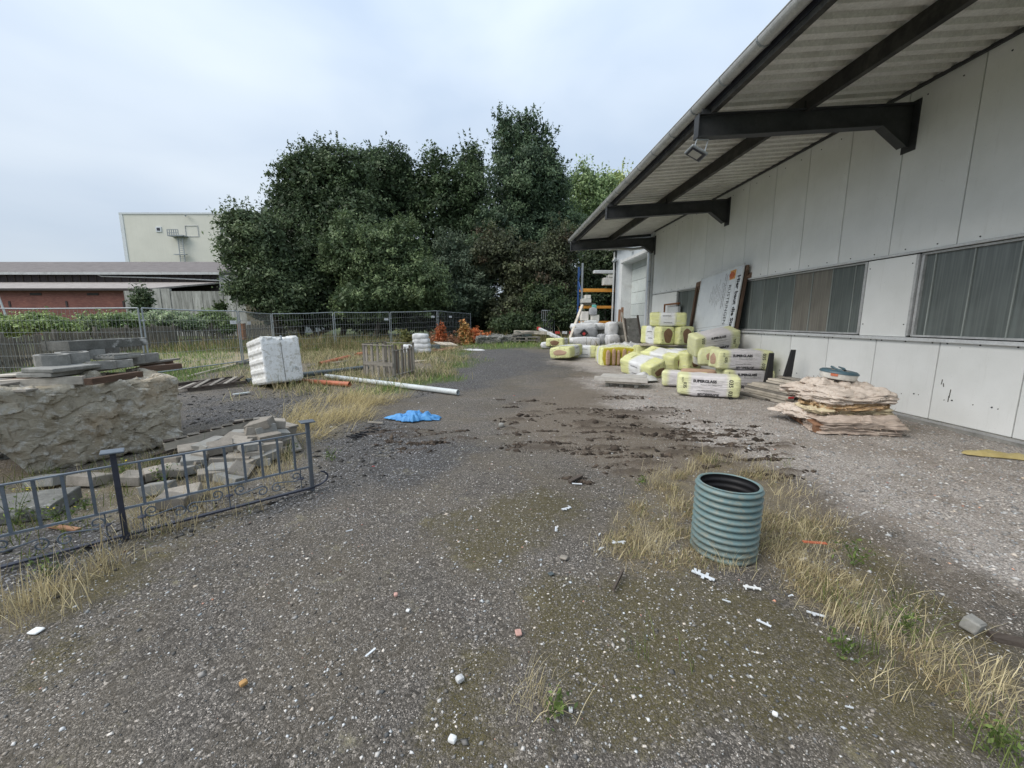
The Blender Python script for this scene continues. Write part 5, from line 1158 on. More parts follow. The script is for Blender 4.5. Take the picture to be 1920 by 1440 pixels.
# tilted pallet on the heap
A = V3(*G(308, 838, .16)); B_ = V3(*G(478, 792, .30)); d2 = (B_ - A).normalized(); n2 = V3(-d2.y, d2.x, -.42).normalized(); L3 = (B_ - A).length
tp = thing('pallet', 'broken weathered pallet lying tilted across the paving block heap', 'pallet', (A + B_) / 2)
for s in (0, .28, .55): board('bearer', M['timber_pale'], tp, A + n2 * s, B_ + n2 * s, .05, .095, n2.cross(d2) * -1 if False else (0, 0, 1))
for k in range(8):
    s = A + d2 * (L3 * (k + .4) / 8) + V3(0, 0, .06); board('top_board', M['timber_grey'] if k % 3 else M['timber_dark'], tp, s - n2 * .05, s + n2 * (.62 + random.uniform(-.05, .05)), .105, .022)
board('bottom_board', M['timber_dark'], tp, A - d2 * .12 - V3(0, 0, .06) + n2 * .02, B_ + d2 * .1 - V3(0, 0, .055) + n2 * .02, .09, .022)
for i, (p1, p2, z) in enumerate((((535, 800), (556, 845), .0), ((500, 787), (552, 800), .22), ((440, 790), (515, 782), .30))):
    o = board('loose_board', M['timber_grey'], None, G(*p1, z + .03), G(*p2, z + .02), .12, .025); tag(o, ('grey board slanting down the right end of the block heap', 'grey board lying on the back of the block heap', 'thin grey board on top of the tilted pallet')[i], 'board')

# ---- wrought railing -------------------------------------------------------------------------
r0 = V3(*G(0, 1072)); r1 = V3(*G(583, 920)); rd = (r1 - r0).normalized()
def on_line(px):   # foot of the railing under a pixel column
    best = min((abs((r0 + rd * s).dot(Vector(rt)) / max(.1, (r0 + rd * s - Vector(CAM)).dot(Vector(fw))) * FPX + 960 - px), s) for s in np.arange(-1.5, 3.5, .005)); return best[1]
s1, s2 = on_line(237), on_line(586); pitch_ = (s2 - s1) / 10; s0 = s1 - pitch_ * 10
def zat(s, px, py): p = r0 + rd * s; h = p.x * SY + p.y * CY; return Rh(px, py, h)[2]
zt1, zt2 = zat(s1, 217, 872), zat(s2, 578, 812); zl1, zl2 = zat(s1, 230, 953), zat(s2, 583, 876); zc1, zc2 = zat(s1, 205, 850), zat(s2, 576, 790)
ZT, ZL, ZC = (zt1 + zt2) / 2, (zl1 + zl2) / 2, (zc1 + zc2) / 2
rl = thing('metal_railing', 'blue-grey wrought railing with scrolls standing in front of the rock and paving heap', 'railing', r0 + rd * s1, rz=math.atan2(rd.y, rd.x))
P_ = lambda s, z, y=0: (s - s1, y, z)
board('top_rail', M['rail_paint'], rl, P_(s0, ZT), P_(s2, ZT), .028, .012, world=False); board('lower_rail', M['rail_paint'], rl, P_(s0, ZL), P_(s2, ZL), .022, .014, world=False)
board('bottom_bar', M['rail_dark'], rl, P_(s0, .03), P_(s2 + .02, .03), .035, .018, world=False)
for s in (s0, s1, s2):
    p = MB().box(P_(s, ZC / 2), (.034, .034, ZC), None, .0008, .003).build('post', M['rail_paint'] if s != s1 else M['rail_dark'], rl)
    MB().box(P_(s, ZC + .006), (.13, .10, .012), (.05, .04, 0), .001, .003).build('cap_plate', M['rail_paint'], rl)
for g in range(2):
    for k in range(1, 10):
        s = (s0, s1)[g] + pitch_ * k; MB().box(P_(s, (ZT + ZL) / 2), (.018, .018, ZT - ZL - .01)).build('baluster', M['rail_paint'], rl)
def spiral(c, r, turns, a0, sgn, n=26): return [(c[0] + (r * (1 - .75 * i / n)) * math.cos(a0 + sgn * turns * 2 * math.pi * i / n), 0, c[1] + (r * (1 - .75 * i / n)) * math.sin(a0 + sgn * turns * 2 * math.pi * i / n)) for i in range(n + 1)]
hz = ZL - .05; zm = .05 + hz / 2
for g in range(2):
    s = (s0, s1)[g] - s1; span = pitch_ * 10
    for (c, flip) in ((.18, 1), (.62, 1), (.38, -1), (.84, -1)):
        x = s + span * c; r = hz * .30; top = (x - r * 1.3 * flip, zm + r * .55); bot = (x + r * 1.5 * flip, zm - r * .55)
        a_ = spiral(top, r * .8, 1.15, -math.pi / 2, -flip)[::-1]; b_ = spiral(bot, r * .8, 1.15, math.pi / 2, -flip)
        MB().tube([V3(*p) for p in a_ + b_], .0055, 6).build('scroll', M['rail_paint'], rl, smooth=True)
    for c in (.5, .93, .08):
        MB().lathe([(.001, -.012), (.026, -.006), (.032, 0), (.026, .006), (.001, .012)], 10, (s + span * c, 0, zm)).build('rosette', M['rail_dark'], rl); MB().tube([P_(s + span * c + s1, .04), P_(s + span * c + s1, ZL)], .005, 6).build('scroll_stem', M['rail_paint'], rl)
MB().tube([P_(s2 + .02 + .13 * math.sin(t_) * 1.0, .035 + .075 * (1 - math.cos(t_))) for t_ in np.linspace(0, 2.6, 14)], .009, 6).build('end_scroll', M['rail_dark'], rl, smooth=True)

# ---- white ribbed tank -----------------------------------------------------------------------
def tank():
    W_, D_, H_ = .90, 1.15, 1.10; bm = bmesh.new(); bmesh.ops.create_cube(bm, size=1); bmesh.ops.subdivide_edges(bm, edges=bm.edges, cuts=55, use_grid_fill=True)
    P = np.array([v.co for v in bm.verts]) * 2; S = np.array([W_, D_, H_]) / 2; r = np.array([.09, .07, .09]) / S; r = r * 1.0
    inner = np.clip(P, -(1 - r), 1 - r); d = (P - inner) * S; L = np.linalg.norm(d, axis=1)[:, None]; Q = inner * S + np.where(L > 1e-6, d / np.maximum(L, 1e-6) * .06, 0)
    N = np.where(L > 1e-6, d / np.maximum(L, 1e-6), 0)
    ax = np.abs(P)
    side = (ax[:, 0] > .98); top = (P[:, 2] > .98); front = P[:, 1] < -.98
    ribz = smooth(-.15, .25, np.cos(2 * math.pi * (Q[:, 2] / H_ * 5))); mask_s = smooth(.45, .4, np.abs(Q[:, 1]) / D_)
    Q[:, 0] += np.where(side, -np.sign(P[:, 0]) * .028 * (1 - ribz) * 1, 0)
    ribx = smooth(-.9, -.55, np.cos(2 * math.pi * (Q[:, 0] / W_ * 3 + .5) + math.pi)); Q[:, 2] += np.where(top, -.022 * (1 - ribx) * smooth(.98, .85, ax[:, 1]), 0)
    chip = smooth(.03, .12, fbm(Q * 5 + 4, 4, 3)) * smooth(.62, .95, ax[:, 2]) * (P[:, 1] < -.7)
    Q -= N * chip[:, None] * .035; Q += N * (fbm(Q * 9, 4, 5) * .003)[:, None]
    hole = np.exp(-((Q[:, 0] - .03) ** 2 + (Q[:, 2] - H_ / 2 + .01) ** 2) / .006) * (P[:, 1] < -.7); Q[:, 1] += hole * .07; Q[:, 2] -= hole * .05
    for v, p in zip(bm.verts, Q): v.co = (p[0], p[1], p[2] + H_ / 2)
    me = bpy.data.meshes.new('shell'); bm.to_mesh(me); bm.free(); me.polygons.foreach_set('use_smooth', [True] * len(me.polygons)); return me, W_, D_, H_
def tank_mat():
    t = NT('grubby_white_plastic'); v = t.coord('Object'); col = t.mix(t.ramp(t.noise(v, 3, 5, .6), [(.3, 0.), (.7, 1.)]), (.68, .69, .68), (.78, .79, .79)); o = t.sepv(v)
    frontm = t.ramp(t.math('ADD', o[1], .0), [(.0, 1.0), (.02, 0.0)]); g = t.noise(v, 11, 8, .78, .8); col = t.mix(t.ramp(g, [(.50, 0.), (.62, .75)]), col, (.36, .34, .27)); vv = t.coord('Object', (6, 6, .5)); col = t.mix(t.ramp(t.noise(vv, 3, 5, .7), [(.56, 0.), (.75, .4)]), col, (.36, .36, .32))
    t.bump(t.noise(v, 40, 5, .7), .25, .006); return t.set(col, .5, 0, .35)
me, W_, D_, H_ = tank(); me.materials.append(tank_mat())
fl_ = V3(*G(484, 729)); tk = thing('water_tank', 'dirty white ribbed plastic tank lying tipped in the weeds on the left', 'tank', fl_ + V3(.22, .52, .02), rot=(R(-9), R(0), R(45)))
o = bpy.data.objects.new('shell', me); COL.objects.link(o); o.parent = tk; o.location = (0, 0, 0); tk.scale = (1.06, 1.0, 1.1)
b = MB(); b.box((.0, -D_ / 2 - .006, H_ / 2 - .05), (.008, .008, H_ - .26)); b.build('seam', M['mark'], tk)
MB().lathe([(.001, .08), (.022, .075), (.026, .02), (.036, .0), (.001, -.01)], 10, (.03, -D_ / 2 + .03, H_ - .10)).build('valve', M['galv'], tk)
b = MB(); 
for i in range(12):
    a_ = math.pi * i / 11; b.box((.24 + .075 * math.cos(a_), -D_ / 2 - .008, .26 + .10 * math.sin(a_)), (.008, .012, .03), (0, 0, 0))
b.build('embossed_arch', M['pipe_grey'], tk)
# bits of cloudy scrap wood behind the tank
wr = thing('pallet', 'collapsed dark pallet lying in the weeds left of the white tank', 'pallet', G(410, 722))
A = V3(*G(352, 734)) + V3(0, 0, .06); Bq = V3(*G(462, 722)) + V3(0, 0, .10); dq = (Bq - A).normalized(); nq = V3(-dq.y, dq.x, 0.02)
for k in range(8):
    s = A.lerp(Bq, (k + .5) / 8) + V3(0, 0, .05); board('slat', M['timber_dark'] if k % 2 else M['timber_grey'], wr, s - nq * .05 - dq * .25 + V3(0, 0, -.03), s + nq * .75 + dq * .25 + V3(0, 0, random.uniform(-.06, .03)), .08, .02)
for s in (0, .5, 1.0): board('bearer', M['timber_dark'], wr, A + nq * s - V3(0, 0, .02), Bq + nq * s - V3(0, 0, .02), .05, .08)
# pipes
def pipe(name, label, a, c, r, mat, wall=.006, za=0.0, zc=0.0):
    a = V3(*G(*a)); c = V3(*G(*c)); a.z += r + za; c.z += r + zc; o = MB().hollow(a, c, r, wall, 20).build(name, mat, None, world=True, smooth=True); tag(o, label, 'pipe'); return o
pipe('drain_pipe', 'long pale grey plastic pipe pointing across the lane edge', (612, 709), (859, 741), .062, M['pipe_grey'])
pipe('drain_pipe', 'orange-brown sewer pipe right of the white tank', (555, 718), (656, 725), .062, M['pipe_orange'])
pipe('drain_pipe', 'dirty orange pipe lying in the dry grass behind the tank', (600, 686), (655, 672), .07, M['pipe_orange'])
pipe('drain_pipe', 'short orange pipe end beside the pallet crate', (668, 668), (688, 664), .07, M['pipe_orange'])
pipe('drain_pipe', 'dark grey pipe passing behind the white tank', (463, 722), (690, 694), .075, M['pipe_dark'], .01, .02, .02)
# crate made of pallet slats, standing upright
cr = thing('pallet_crate', 'grey slatted crate of upright pallet boards standing beside the lane', 'crate', G(730, 706))
c1_, c2_, c3_ = V3(*G(684, 707)), V3(*G(738, 712)), V3(*G(776, 702)); c0_ = c1_ + (c3_ - c2_) * 1.0
hgt = .98
def slats(a, c, n, z0, z1, mat='timber_grey', w=.075, off=0):
    d = (c - a); nn = V3(-d.y, d.x, 0).normalized() * off
    for k in range(n):
        p = a + d * ((k + .5) / n) + nn; hh = z1 + random.uniform(-.02, .02); board('slat', M[mat], cr, p + V3(0, 0, z0), p + V3(random.uniform(-.01, .01), 0, hh), .02, w, d.normalized())
slats(c1_, c2_, 5, 0, hgt * 1.0, off=.0); slats(c2_, c3_, 6, 0, hgt * .86); slats(c0_, c3_, 4, 0, hgt * .9, 'timber_dark'); slats(c1_, c0_, 4, 0, hgt)
for (a, c, z) in ((c1_, c2_, .42), (c1_, c2_, hgt * .97), (c2_, c3_, .12), (c2_, c3_, hgt * .82), (c1_, c0_, .4), (c0_, c3_, .95), (c1_, c0_, .97)): board('cross_board', M['timber_grey'], cr, a + V3(0, -.025, z), c + V3(0, -.025, z), .10 if z == .42 else .05, .02, (0, 0, 1) if z != .42 else (0, 1, 0))
for p in (c1_, c2_, c3_, c0_): board('corner_post', M['timber_grey'], cr, p + V3(0, .03, 0), p + V3(0, .03, hgt), .06, .06, (1, 0, 0))

# ---- crumpled sheets -------------------------------------------------------------------------
def sheet_mat(name, c, c2, trans=.15, rough=.45):
    t = NT(name); v = t.coord('Object'); col = t.mix(t.ramp(t.noise(v, 6, 5, .7), [(.3, 0.), (.7, 1.)]), c, c2); t.bump(t.noise(v, 14, 5, .7, 1.5), .6, .02); t.set(col, rough, 0, .4); return t.m
M['tarp_blue'] = sheet_mat('blue_film', (.045, .20, .48), (.10, .34, .66)); M['film_white'] = sheet_mat('milky_film', (.46, .47, .47), (.62, .63, .63)); M['film_grey'] = sheet_mat('grey_film', (.28, .29, .31), (.46, .47, .49)); M['film_yellowish'] = sheet_mat('yellow_film', (.34, .27, .10), (.50, .42, .20))
def crumple(name, label, cat, c, rx, ry, hgt, mat, seed=0, yaw=0, res=44, edge=.35, parent=None, droop=0.0, thick=.004, group=None):
    u = np.linspace(-1, 1, res); U, Vv = np.meshgrid(u, u); P = np.stack([U.ravel(), Vv.ravel()], 1)
    r = np.hypot(P[:, 0], P[:, 1]); ang = np.arctan2(P[:, 1], P[:, 0]); k = 1 + edge * fbm(xyz(np.cos(ang) * 1.5, np.sin(ang) * 1.5, seed), 4, seed) * 2
    sq = np.maximum(np.abs(P[:, 0]), np.abs(P[:, 1])) / np.maximum(r, 1e-6); Q = P * sq[:, None] ** .55 * k[:, None]
    x = Q[:, 0] * rx; y = Q[:, 1] * ry; n1_ = fbm(xyz(x / rx * 1.8, y / rx * 1.8, seed + .5), 5, seed + 1); n2_ = 1 - 2 * np.abs(fbm(xyz(x * 7, y * 7, seed), 4, seed + 2)) * 2
    fall = np.clip(1.05 - np.maximum(np.abs(P[:, 0]), np.abs(P[:, 1])) ** 3, 0, 1); z = hgt * fall * (.42 + n1_ * 2.2) + .30 * hgt * n2_ * fall + .006 + droop * (-(r ** 2))
    z = np.maximum(z, .005 if not droop else -9)
    co, si = math.cos(yaw), math.sin(yaw); V = np.stack([x * co - y * si, x * si + y * co, z], 1); idx = np.arange(res * res).reshape(res, res)
    F = np.stack([idx[:-1, :-1].ravel(), idx[:-1, 1:].ravel(), idx[1:, 1:].ravel(), idx[1:, :-1].ravel()], 1); o = mass_mesh(name, V, F, mat, None, None, True)
    if parent is not None: o.parent = parent; o.location = wm(parent).inverted() @ Vector(c)
    else: o.location = c; tag(o, label, cat, group)
    m = o.modifiers.new('thick', 'SOLIDIFY'); m.thickness = thick; return o
p = V3(*G(775, 786)); crumple('plastic_sheet', 'crumpled bright blue plastic sheet lying on the lane', 'plastic sheet', p, .43, .25, .16, M['tarp_blue'], 3, -.15, edge=.9, res=70)
p = V3(*G(720, 712)); crumple('plastic_sheet', 'dark grey plastic sheet lying inside the pallet crate', 'plastic sheet', p, .45, .2, .10, M['pipe_dark'], 5, .1)

# ---- things farther back on the left -----------------------------------------------------------
ws = thing('bagged_stack', 'stack of white bags wrapped in film beside the reddish planks', 'stack', G(790, 664))
def bag(parent, c, size, mat, seed, name='bag', yaw=0, rot=None):
    bm = bmesh.new(); bmesh.ops.create_cube(bm, size=1); bmesh.ops.subdivide_edges(bm, edges=bm.edges, cuts=7, use_grid_fill=True); P = np.array([v.co for v in bm.verts]) * 2; S = np.array(size) / 2
    L = np.abs(P).max(1); q = P / np.maximum(np.linalg.norm(P, axis=1), 1e-6)[:, None]; Q = (P * .68 + q * .42) * S; Q[:, 2] *= 1 - .25 * np.clip(np.abs(P[:, 0]) - .5, 0, 1); Q += np.stack([fbm(Q * 6 + 5 * i + seed, 4, seed + i) for i in range(3)], 1) * min(size) * .22
    for v, p_ in zip(bm.verts, Q): v.co = p_
    me = bpy.data.meshes.new(name); bm.to_mesh(me); bm.free(); me.materials.append(mat); me.polygons.foreach_set('use_smooth', [True] * len(me.polygons)); o = bpy.data.objects.new(name, me); COL.objects.link(o); o.rotation_euler = rot or (0, 0, yaw)
    if parent is not None: o.parent = parent; o.location = wm(parent).inverted() @ Vector(c)
    else: o.location = c; MW[o.name] = Matrix.Translation(Vector(c)) @ o.rotation_euler.to_matrix().to_4x4()
    return o
M['bag_white'] = sheet_mat('white_bag_film', (.50, .51, .52), (.68, .69, .70)); M['bag_grey'] = sheet_mat('grey_bag_film', (.20, .205, .215), (.36, .37, .38)); M['bag_dull'] = sheet_mat('dull_bag_paper', (.15, .145, .125), (.25, .245, .22), rough=.8)
bp = V3(*G(790, 662))
for k in range(4): bag(ws, bp + V3(random.uniform(-.04, .04), .0, .12 + k * .21), (.80 - .05 * k, .6, .27), M['bag_white'], 20 + k)
bag(ws, bp + V3(-.55, -.3, .14), (.5, .5, .5), M['bag_white'], 33)
for i, (p1, p2, w, mt, lab) in enumerate((((778, 659), (862, 651), .18, 'timber_red', 'reddish brown plank lying right of the white stack'), ((786, 664), (850, 656), .16, 'timber_red', 'paler reddish plank in front of the white stack'), ((800, 661), (856, 654), .2, 'timber_red', 'middle reddish plank right of the white stack'),
    ((800, 677), (778, 679), .12, 'timber_pale', 'pale short board right of the pallet crate'), ((575, 688), (680, 674), .05, 'timber_pale', 'thin bleached pole crossing the grass behind the tank'), ((622, 683), (650, 680), .16, 'timber_grey', 'grey board in the weeds left of the crate'), ((618, 690), (648, 686), .05, 'timber_pale', 'short pale stick in the weeds left of the crate'),
    ((352, 708), (440, 685), .05, 'timber_pale', 'long bleached batten along the foot of the mesh fence'), ((445, 686), (480, 684), .06, 'timber_dark', 'dark batten continuing the fence line left of the tank'), ((438, 742), (468, 738), .10, 'pipe_grey', 'flat grey plastic strip on the slag left of the tank'))):
    o = board('plank', M[mt], None, V3(*G(*p1)) + V3(0, 0, .03 + .012 * (i % 3)), V3(*G(*p2)) + V3(0, 0, .03 + .012 * (i % 3)), w, .024); tag(o, lab, 'plank')
MB().box(V3(*G(815, 655)) + V3(0, 0, .12), (.55, .4, .24), None, .01, .02).build('dark_box', M['pipe_dark'], None, world=True); tag(bpy.data.objects['dark_box'], 'low dark box between the white stack and the planks', 'box')
sp = thing('pallet', 'pale slatted pallet lying at the end of the planks before the dry scrub', 'pallet', G(848, 650))
A = V3(*G(828, 652)) + V3(0, 0, .15); Bq = V3(*G(858, 652)) + V3(0, 0, .12)
for k in range(7): s = A.lerp(Bq, k / 6); board('slat', M['timber_pale'], sp, s, s + V3(-.5, .8, .12), .09, .02)
for f in (.1, .9): board('bearer', M['timber_grey'], sp, A + V3(-.5, .8, .1) * f - V3(0, 0, .05), Bq + V3(-.5, .8, .1) * f - V3(0, 0, .05), .05, .08)
for i, (px, py, r) in enumerate(((880, 656, .35), (893, 657, .40))): crumple('white_scrap', ('left bit of flat white scrap at the far lane edge', 'right bit of flat white scrap at the far lane edge')[i], 'scrap', V3(*G(px, py)), r, r * .5, .05, M['film_white'], 40 + i, res=14)
# heap at the far lane end
hp = thing('rubble_heap', 'dark heap of soil and rubble at the far left lane end', 'heap', G(935, 643)); rough_block('mound', None, None, (0, 0, .1), (2.6, 1.2, .6), (0, 0, 0), 34, .09, M['concrete_dark'], 12, as_part=hp)
a = G(970, 643); MB().hollow(V3(*a) + V3(0, 0, .33), V3(*a) + V3(.7, 1.9, .33), .33, .03, 20).build('big_pipe', weathered('green_grey_pipe', (.06, .09, .08), (.11, .15, .13), 3, .5), None, world=True, smooth=True); tag(bpy.data.objects['big_pipe'], 'stub of wide dark green pipe open towards the lane', 'pipe')
st = thing('pallet_stack', 'two weathered pallets with boards on them at the far lane end', 'pallet', G(990, 642)); o3 = V3(*G(990, 643))
for z in (0, .17):
    for k in range(5): board('top_board', M['timber_grey'], st, o3 + V3(-.9, -.1 + .22 * k, z + .15), o3 + V3(.7, -.1 + .22 * k, z + .15), .12, .03)
    for x in (-.75, -.1, .6): board('block', M['timber_grey'], st, o3 + V3(x, -.15, z + .07), o3 + V3(x, .85, z + .07), .14, .1)
o = board('log', M['timber_pale'], None, o3 + V3(-.8, .2, .62), o3 + V3(1.4, .1, .55), .2, .18); tag(o, 'pale squared beam on top of the far pallets', 'beam')
o = board('log', M['timber_grey'], None, o3 + V3(-.9, -.05, .46), o3 + V3(.3, .1, .62), .18, .1); tag(o, 'grey board sloping on the far pallets', 'board')
# red and white barrier beam
M['red'] = plain('signal_red', (.52, .05, .05), .5)
A = V3(*G(1012, 640)) + V3(0, 0, .75); Bq = V3(*G(1062, 650)) + V3(0, 0, .25)
bb = thing('barrier_beam', 'long white barrier beam with a red end sloping right from the far pallets', 'barrier', A)
board('beam', M['label_white'], bb, A, Bq, .16, .14); board('red_end', M['red'], bb, A - (Bq - A).normalized() * .35, A, .17, .15)
A = V3(*G(1040, 640)) + V3(0, .6, .45); bb = thing('barrier_board', 'low board with red and white blocks before the dark hedge', 'barrier', A); board('board', M['black_plastic'], bb, A, A + V3(2.0, 0, .02), .08, .3, (0, 0, 1))
for k, m_ in enumerate(('red', 'label_white', 'red', 'label_white')): MB().box(A + V3(.25 + .45 * k, -.05, .06), (.3, .05, .16)).build('reflector', M[m_], bb, world=True)
for i, (px, py) in enumerate(((1030, 652), (1048, 651))): bag(None, V3(*G(px, py)) + V3(0, 0, .12), (.8, .5, .3), M['bag_white'], 50 + i, 'sandbag'); tag([o for o in bpy.data.objects if o.name.startswith('sandbag')][-1], ('left white sack lying at the foot of the barrier beam', 'right white sack lying at the foot of the barrier beam')[i], 'sack')
# ================================================================== right side
# ---- corrugated ring -----------------------------------------------------------------------------
def ring():
    c = V3(*G(1360, 1036)); r = .222; Hr = .52; n = 11; rg = thing('corrugated_pipe_section', 'upright green-grey corrugated pipe section standing in the dry grass', 'pipe section', c + V3(.015, .06, -.025), rot=(R(-1.5), R(1.5), 0))
    prof = []; m = n * 10
    for i in range(m + 1):
        f = i / m; ph = f * n; z = Hr * f; s = .5 - .5 * math.cos(2 * math.pi * ph); s = s ** .45; prof.append((r - .026 + .026 * s, z))
    prof = [(r - .034, 0)] + prof + [(r - .012, Hr + .004), (r - .026, Hr + .007), (r - .034, Hr + .001)]
    MB().lathe(prof, 72).build('outer_wall', M['ringmat'], rg, smooth=True)
    inn = []
    for i in range(61): z = Hr * (1 - i / 60); inn.append((r - .0345 - .0035 * math.cos(2 * math.pi * n * z / Hr), z))
    MB().lathe(inn, 56).build('inner_wall', M['black_plastic'], rg, smooth=True)
def ring_mat():
    t = NT('green_grey_plastic'); v = t.coord('Object'); col = t.mix(t.ramp(t.noise(v, 3, 5, .6), [(.3, 0.), (.7, 1.)]), (.115, .185, .195), (.155, .235, .24)); col = t.mix(t.ramp(t.noise(v, 26, 6, .8), [(.47, 0.), (.66, .7)]), col, (.26, .24, .18))
    o = t.sepv(v); low = t.ramp(o[2], [(.0, .95), (.22, 0.)]); col = t.mix(t.math('MULTIPLY', low, t.ramp(t.noise(v, 12, 5, .8), [(.4, 0.), (.6, 1.)])), col, (.10, .095, .07)); t.set(col, .42, 0, .4); return t.m
M['ringmat'] = ring_mat(); ring()

# ---- insulation packs ---------------------------------------------------------------------------
def pack_mat(name, yel, white, band):
    t = NT(name); v = t.coord('Object'); o = t.sepv(v); ax = t.math('ABSOLUTE', o[0]); w = t.math('MULTIPLY', t.math('SUBTRACT', t.noise(v, 5, 3, .6), .5), .05)
    f = t.ramp(t.math('ADD', ax, w), [(band - .05, 0.), (band + .05, 1.)]); c = t.mix(f, white, yel)
    gl = t.coord('Object', (1.5, 9, 14), (0, 0, .25)); wr = t.noise(gl, 2.0, 5, .7, 1.0); c = t.mix(t.ramp(wr, [(.52, 0.), (.70, .6)]), c, (.74, .75, .70)); c = t.mix(t.ramp(t.noise(v, 2.2, 6, .7), [(.55, 0.), (.8, .45)]), c, (.24, .24, .17))
    c = rnd_bright(t, c, .9, 1.06); hgt_ = t.math('ADD', wr, t.math('MULTIPLY', t.noise(v, 10, 5, .7, 1.2), .8)); t.bump(hgt_, .9, .04); return t.set(c, .27, 0, .5)
M['pack_super'] = pack_mat('yellow_white_pack_film', (.76, .78, .44), (.70, .68, .70), .38); M['pack_rock'] = pack_mat('lime_pack_film', (.74, .76, .36), (.76, .78, .80), .24)
def wool_mat(name, a, b_, dk, sc=(1, 1, 14), rot=(0, 0, 0)):
    t = NT(name); v = t.coord('Object', sc, rot); f = t.noise(v, 3.0, 8, .78, .5); c = t.mix(t.ramp(f, [(.32, 0.), (.66, 1.)]), a, b_); c = t.mix(t.ramp(f, [(.28, .85), (.40, 0.)]), c, dk); g = t.noise(t.coord('Object'), 70, 5, .8, 1.); t.bump(t.math('ADD', f, t.math('MULTIPLY', g, .5)), .9, .02); return t.set(c, .98, 0, .1)
M['wool_brown'] = wool_mat('brown_mineral_wool', (.16, .095, .055), (.28, .185, .12), (.07, .04, .02), (14, 1, 1)); M['wool_brown_h'] = wool_mat('tan_mineral_wool', (.36, .235, .16), (.50, .36, .27), (.18, .10, .06), (1, 1, 14)); M['wool_ochre'] = wool_mat('ochre_film_edge', (.34, .28, .03), (.46, .40, .06), (.10, .07, .02), (3, 3, 3))
def pack(label, loc, rot, size, kind='super', ends=(1,), text=(), z_up=0, seed=0, wool='wool_brown', hole=(.30, .36), side=None):
    L, Wd, Hh = size; p = thing('insulation_pack', label, 'insulation pack', loc, rot=rot, group='yellow film-wrapped packs of insulation')
    bm = bmesh.new(); bmesh.ops.create_cube(bm, size=1); bmesh.ops.subdivide_edges(bm, edges=bm.edges, cuts=22, use_grid_fill=True); P = np.array([v.co for v in bm.verts]) * 2; S = np.array(size) / 2; rr = .055
    I = np.clip(P * S, -(S - rr), S - rr); d = P * S - I; Ln = np.linalg.norm(d, axis=1)[:, None]; N = np.where(Ln > 1e-6, d / np.maximum(Ln, 1e-6), 0); Q = I + N * rr
    bul = (1 - P[:, 0] ** 2) * .35 + .65; Q[:, 1] *= 1 + .06 * (1 - P[:, 2] ** 2) * bul; Q[:, 2] *= 1 + .05 * (1 - P[:, 1] ** 2) * bul; Q[:, 0] *= 1 + .03 * (1 - P[:, 1] ** 2) * (1 - P[:, 2] ** 2)
    st = np.stack([Q[:, 0] * 2.2, Q[:, 1] * 7, Q[:, 2] * 7], 1); Q += N * (fbm(st + seed * 3.1, 5, seed) * .036)[:, None]; Q += np.stack([fbm(Q * 1.9 + seed + 4 * i, 2, seed + i) for i in range(3)], 1) * .085
    for v, q in zip(bm.verts, Q): v.co = q
    bvh = BVHTree.FromBMesh(bm); me = bpy.data.meshes.new('wrapped_bale'); bm.to_mesh(me); bm.free(); me.materials.append(M['pack_super' if kind == 'super' else 'pack_rock']); me.polygons.foreach_set('use_smooth', [True] * len(me.polygons)); o = bpy.data.objects.new('wrapped_bale', me); COL.objects.link(o); o.parent = p
    for e in ends:
        b = MB(); n = 22; RS = (1.0, .82, .6, .36, .14)
        for ri, sc_ in enumerate(RS):
            for k in range(n):
                an = 2 * math.pi * k / n; w_ = 1 + (.06 * math.sin(3 * an + seed) + .05 * math.sin(5 * an)) * sc_; yy = hole[0] * Wd * math.cos(an) * w_ * sc_ + .01; zz = hole[1] * Hh * math.sin(an) * w_ * sc_; h = bvh.ray_cast(V3(e * L, yy, zz), V3(-e, 0, 0)); x = h[0].x if h[0] else e * L / 2; b.v.append((x + e * (.003 if ri == 0 else .012 + random.uniform(-.003, .003)), yy, zz))
        for ri in range(len(RS) - 1):
            for k in range(n): j = (k + 1) % n; b.f.append((ri * n + k, ri * n + j, (ri + 1) * n + j, (ri + 1) * n + k))
        b.f.append(tuple((len(RS) - 1) * n + k for k in range(n)))
        b.build('end_opening', M[wool], p, smooth=True, fixn=False)
    it = []
    for (s, sz, fc, x, y, ro, bo, sx_) in text:
        ex = {'front': (V3(1, 0, 0), V3(0, 0, 1), V3(0, -Wd / 2 - .1, 0)), 'top': (V3(1, 0, 0), V3(0, 1, 0), V3(0, 0, Hh / 2 + .1)), 'left': (V3(0, -1, 0), V3(0, 0, 1), V3(-L / 2 - .1, 0, 0)), 'right': (V3(0, 1, 0), V3(0, 0, 1), V3(L / 2 + .1, 0, 0)), 'back': (V3(-1, 0, 0), V3(0, 0, 1), V3(0, Wd / 2 + .1, 0))}[fc]
        c = ex[2] + ex[0] * x + ex[1] * y; xd = ex[0] * math.cos(ro) + ex[1] * math.sin(ro); yd = ex[0] * -math.sin(ro) + ex[1] * math.cos(ro); it.append((s, sz, c, xd, yd, bo, sx_))
    if it: lettering(p, it, M['ink'], bvh, .004)
    return p
q9 = math.pi / 2
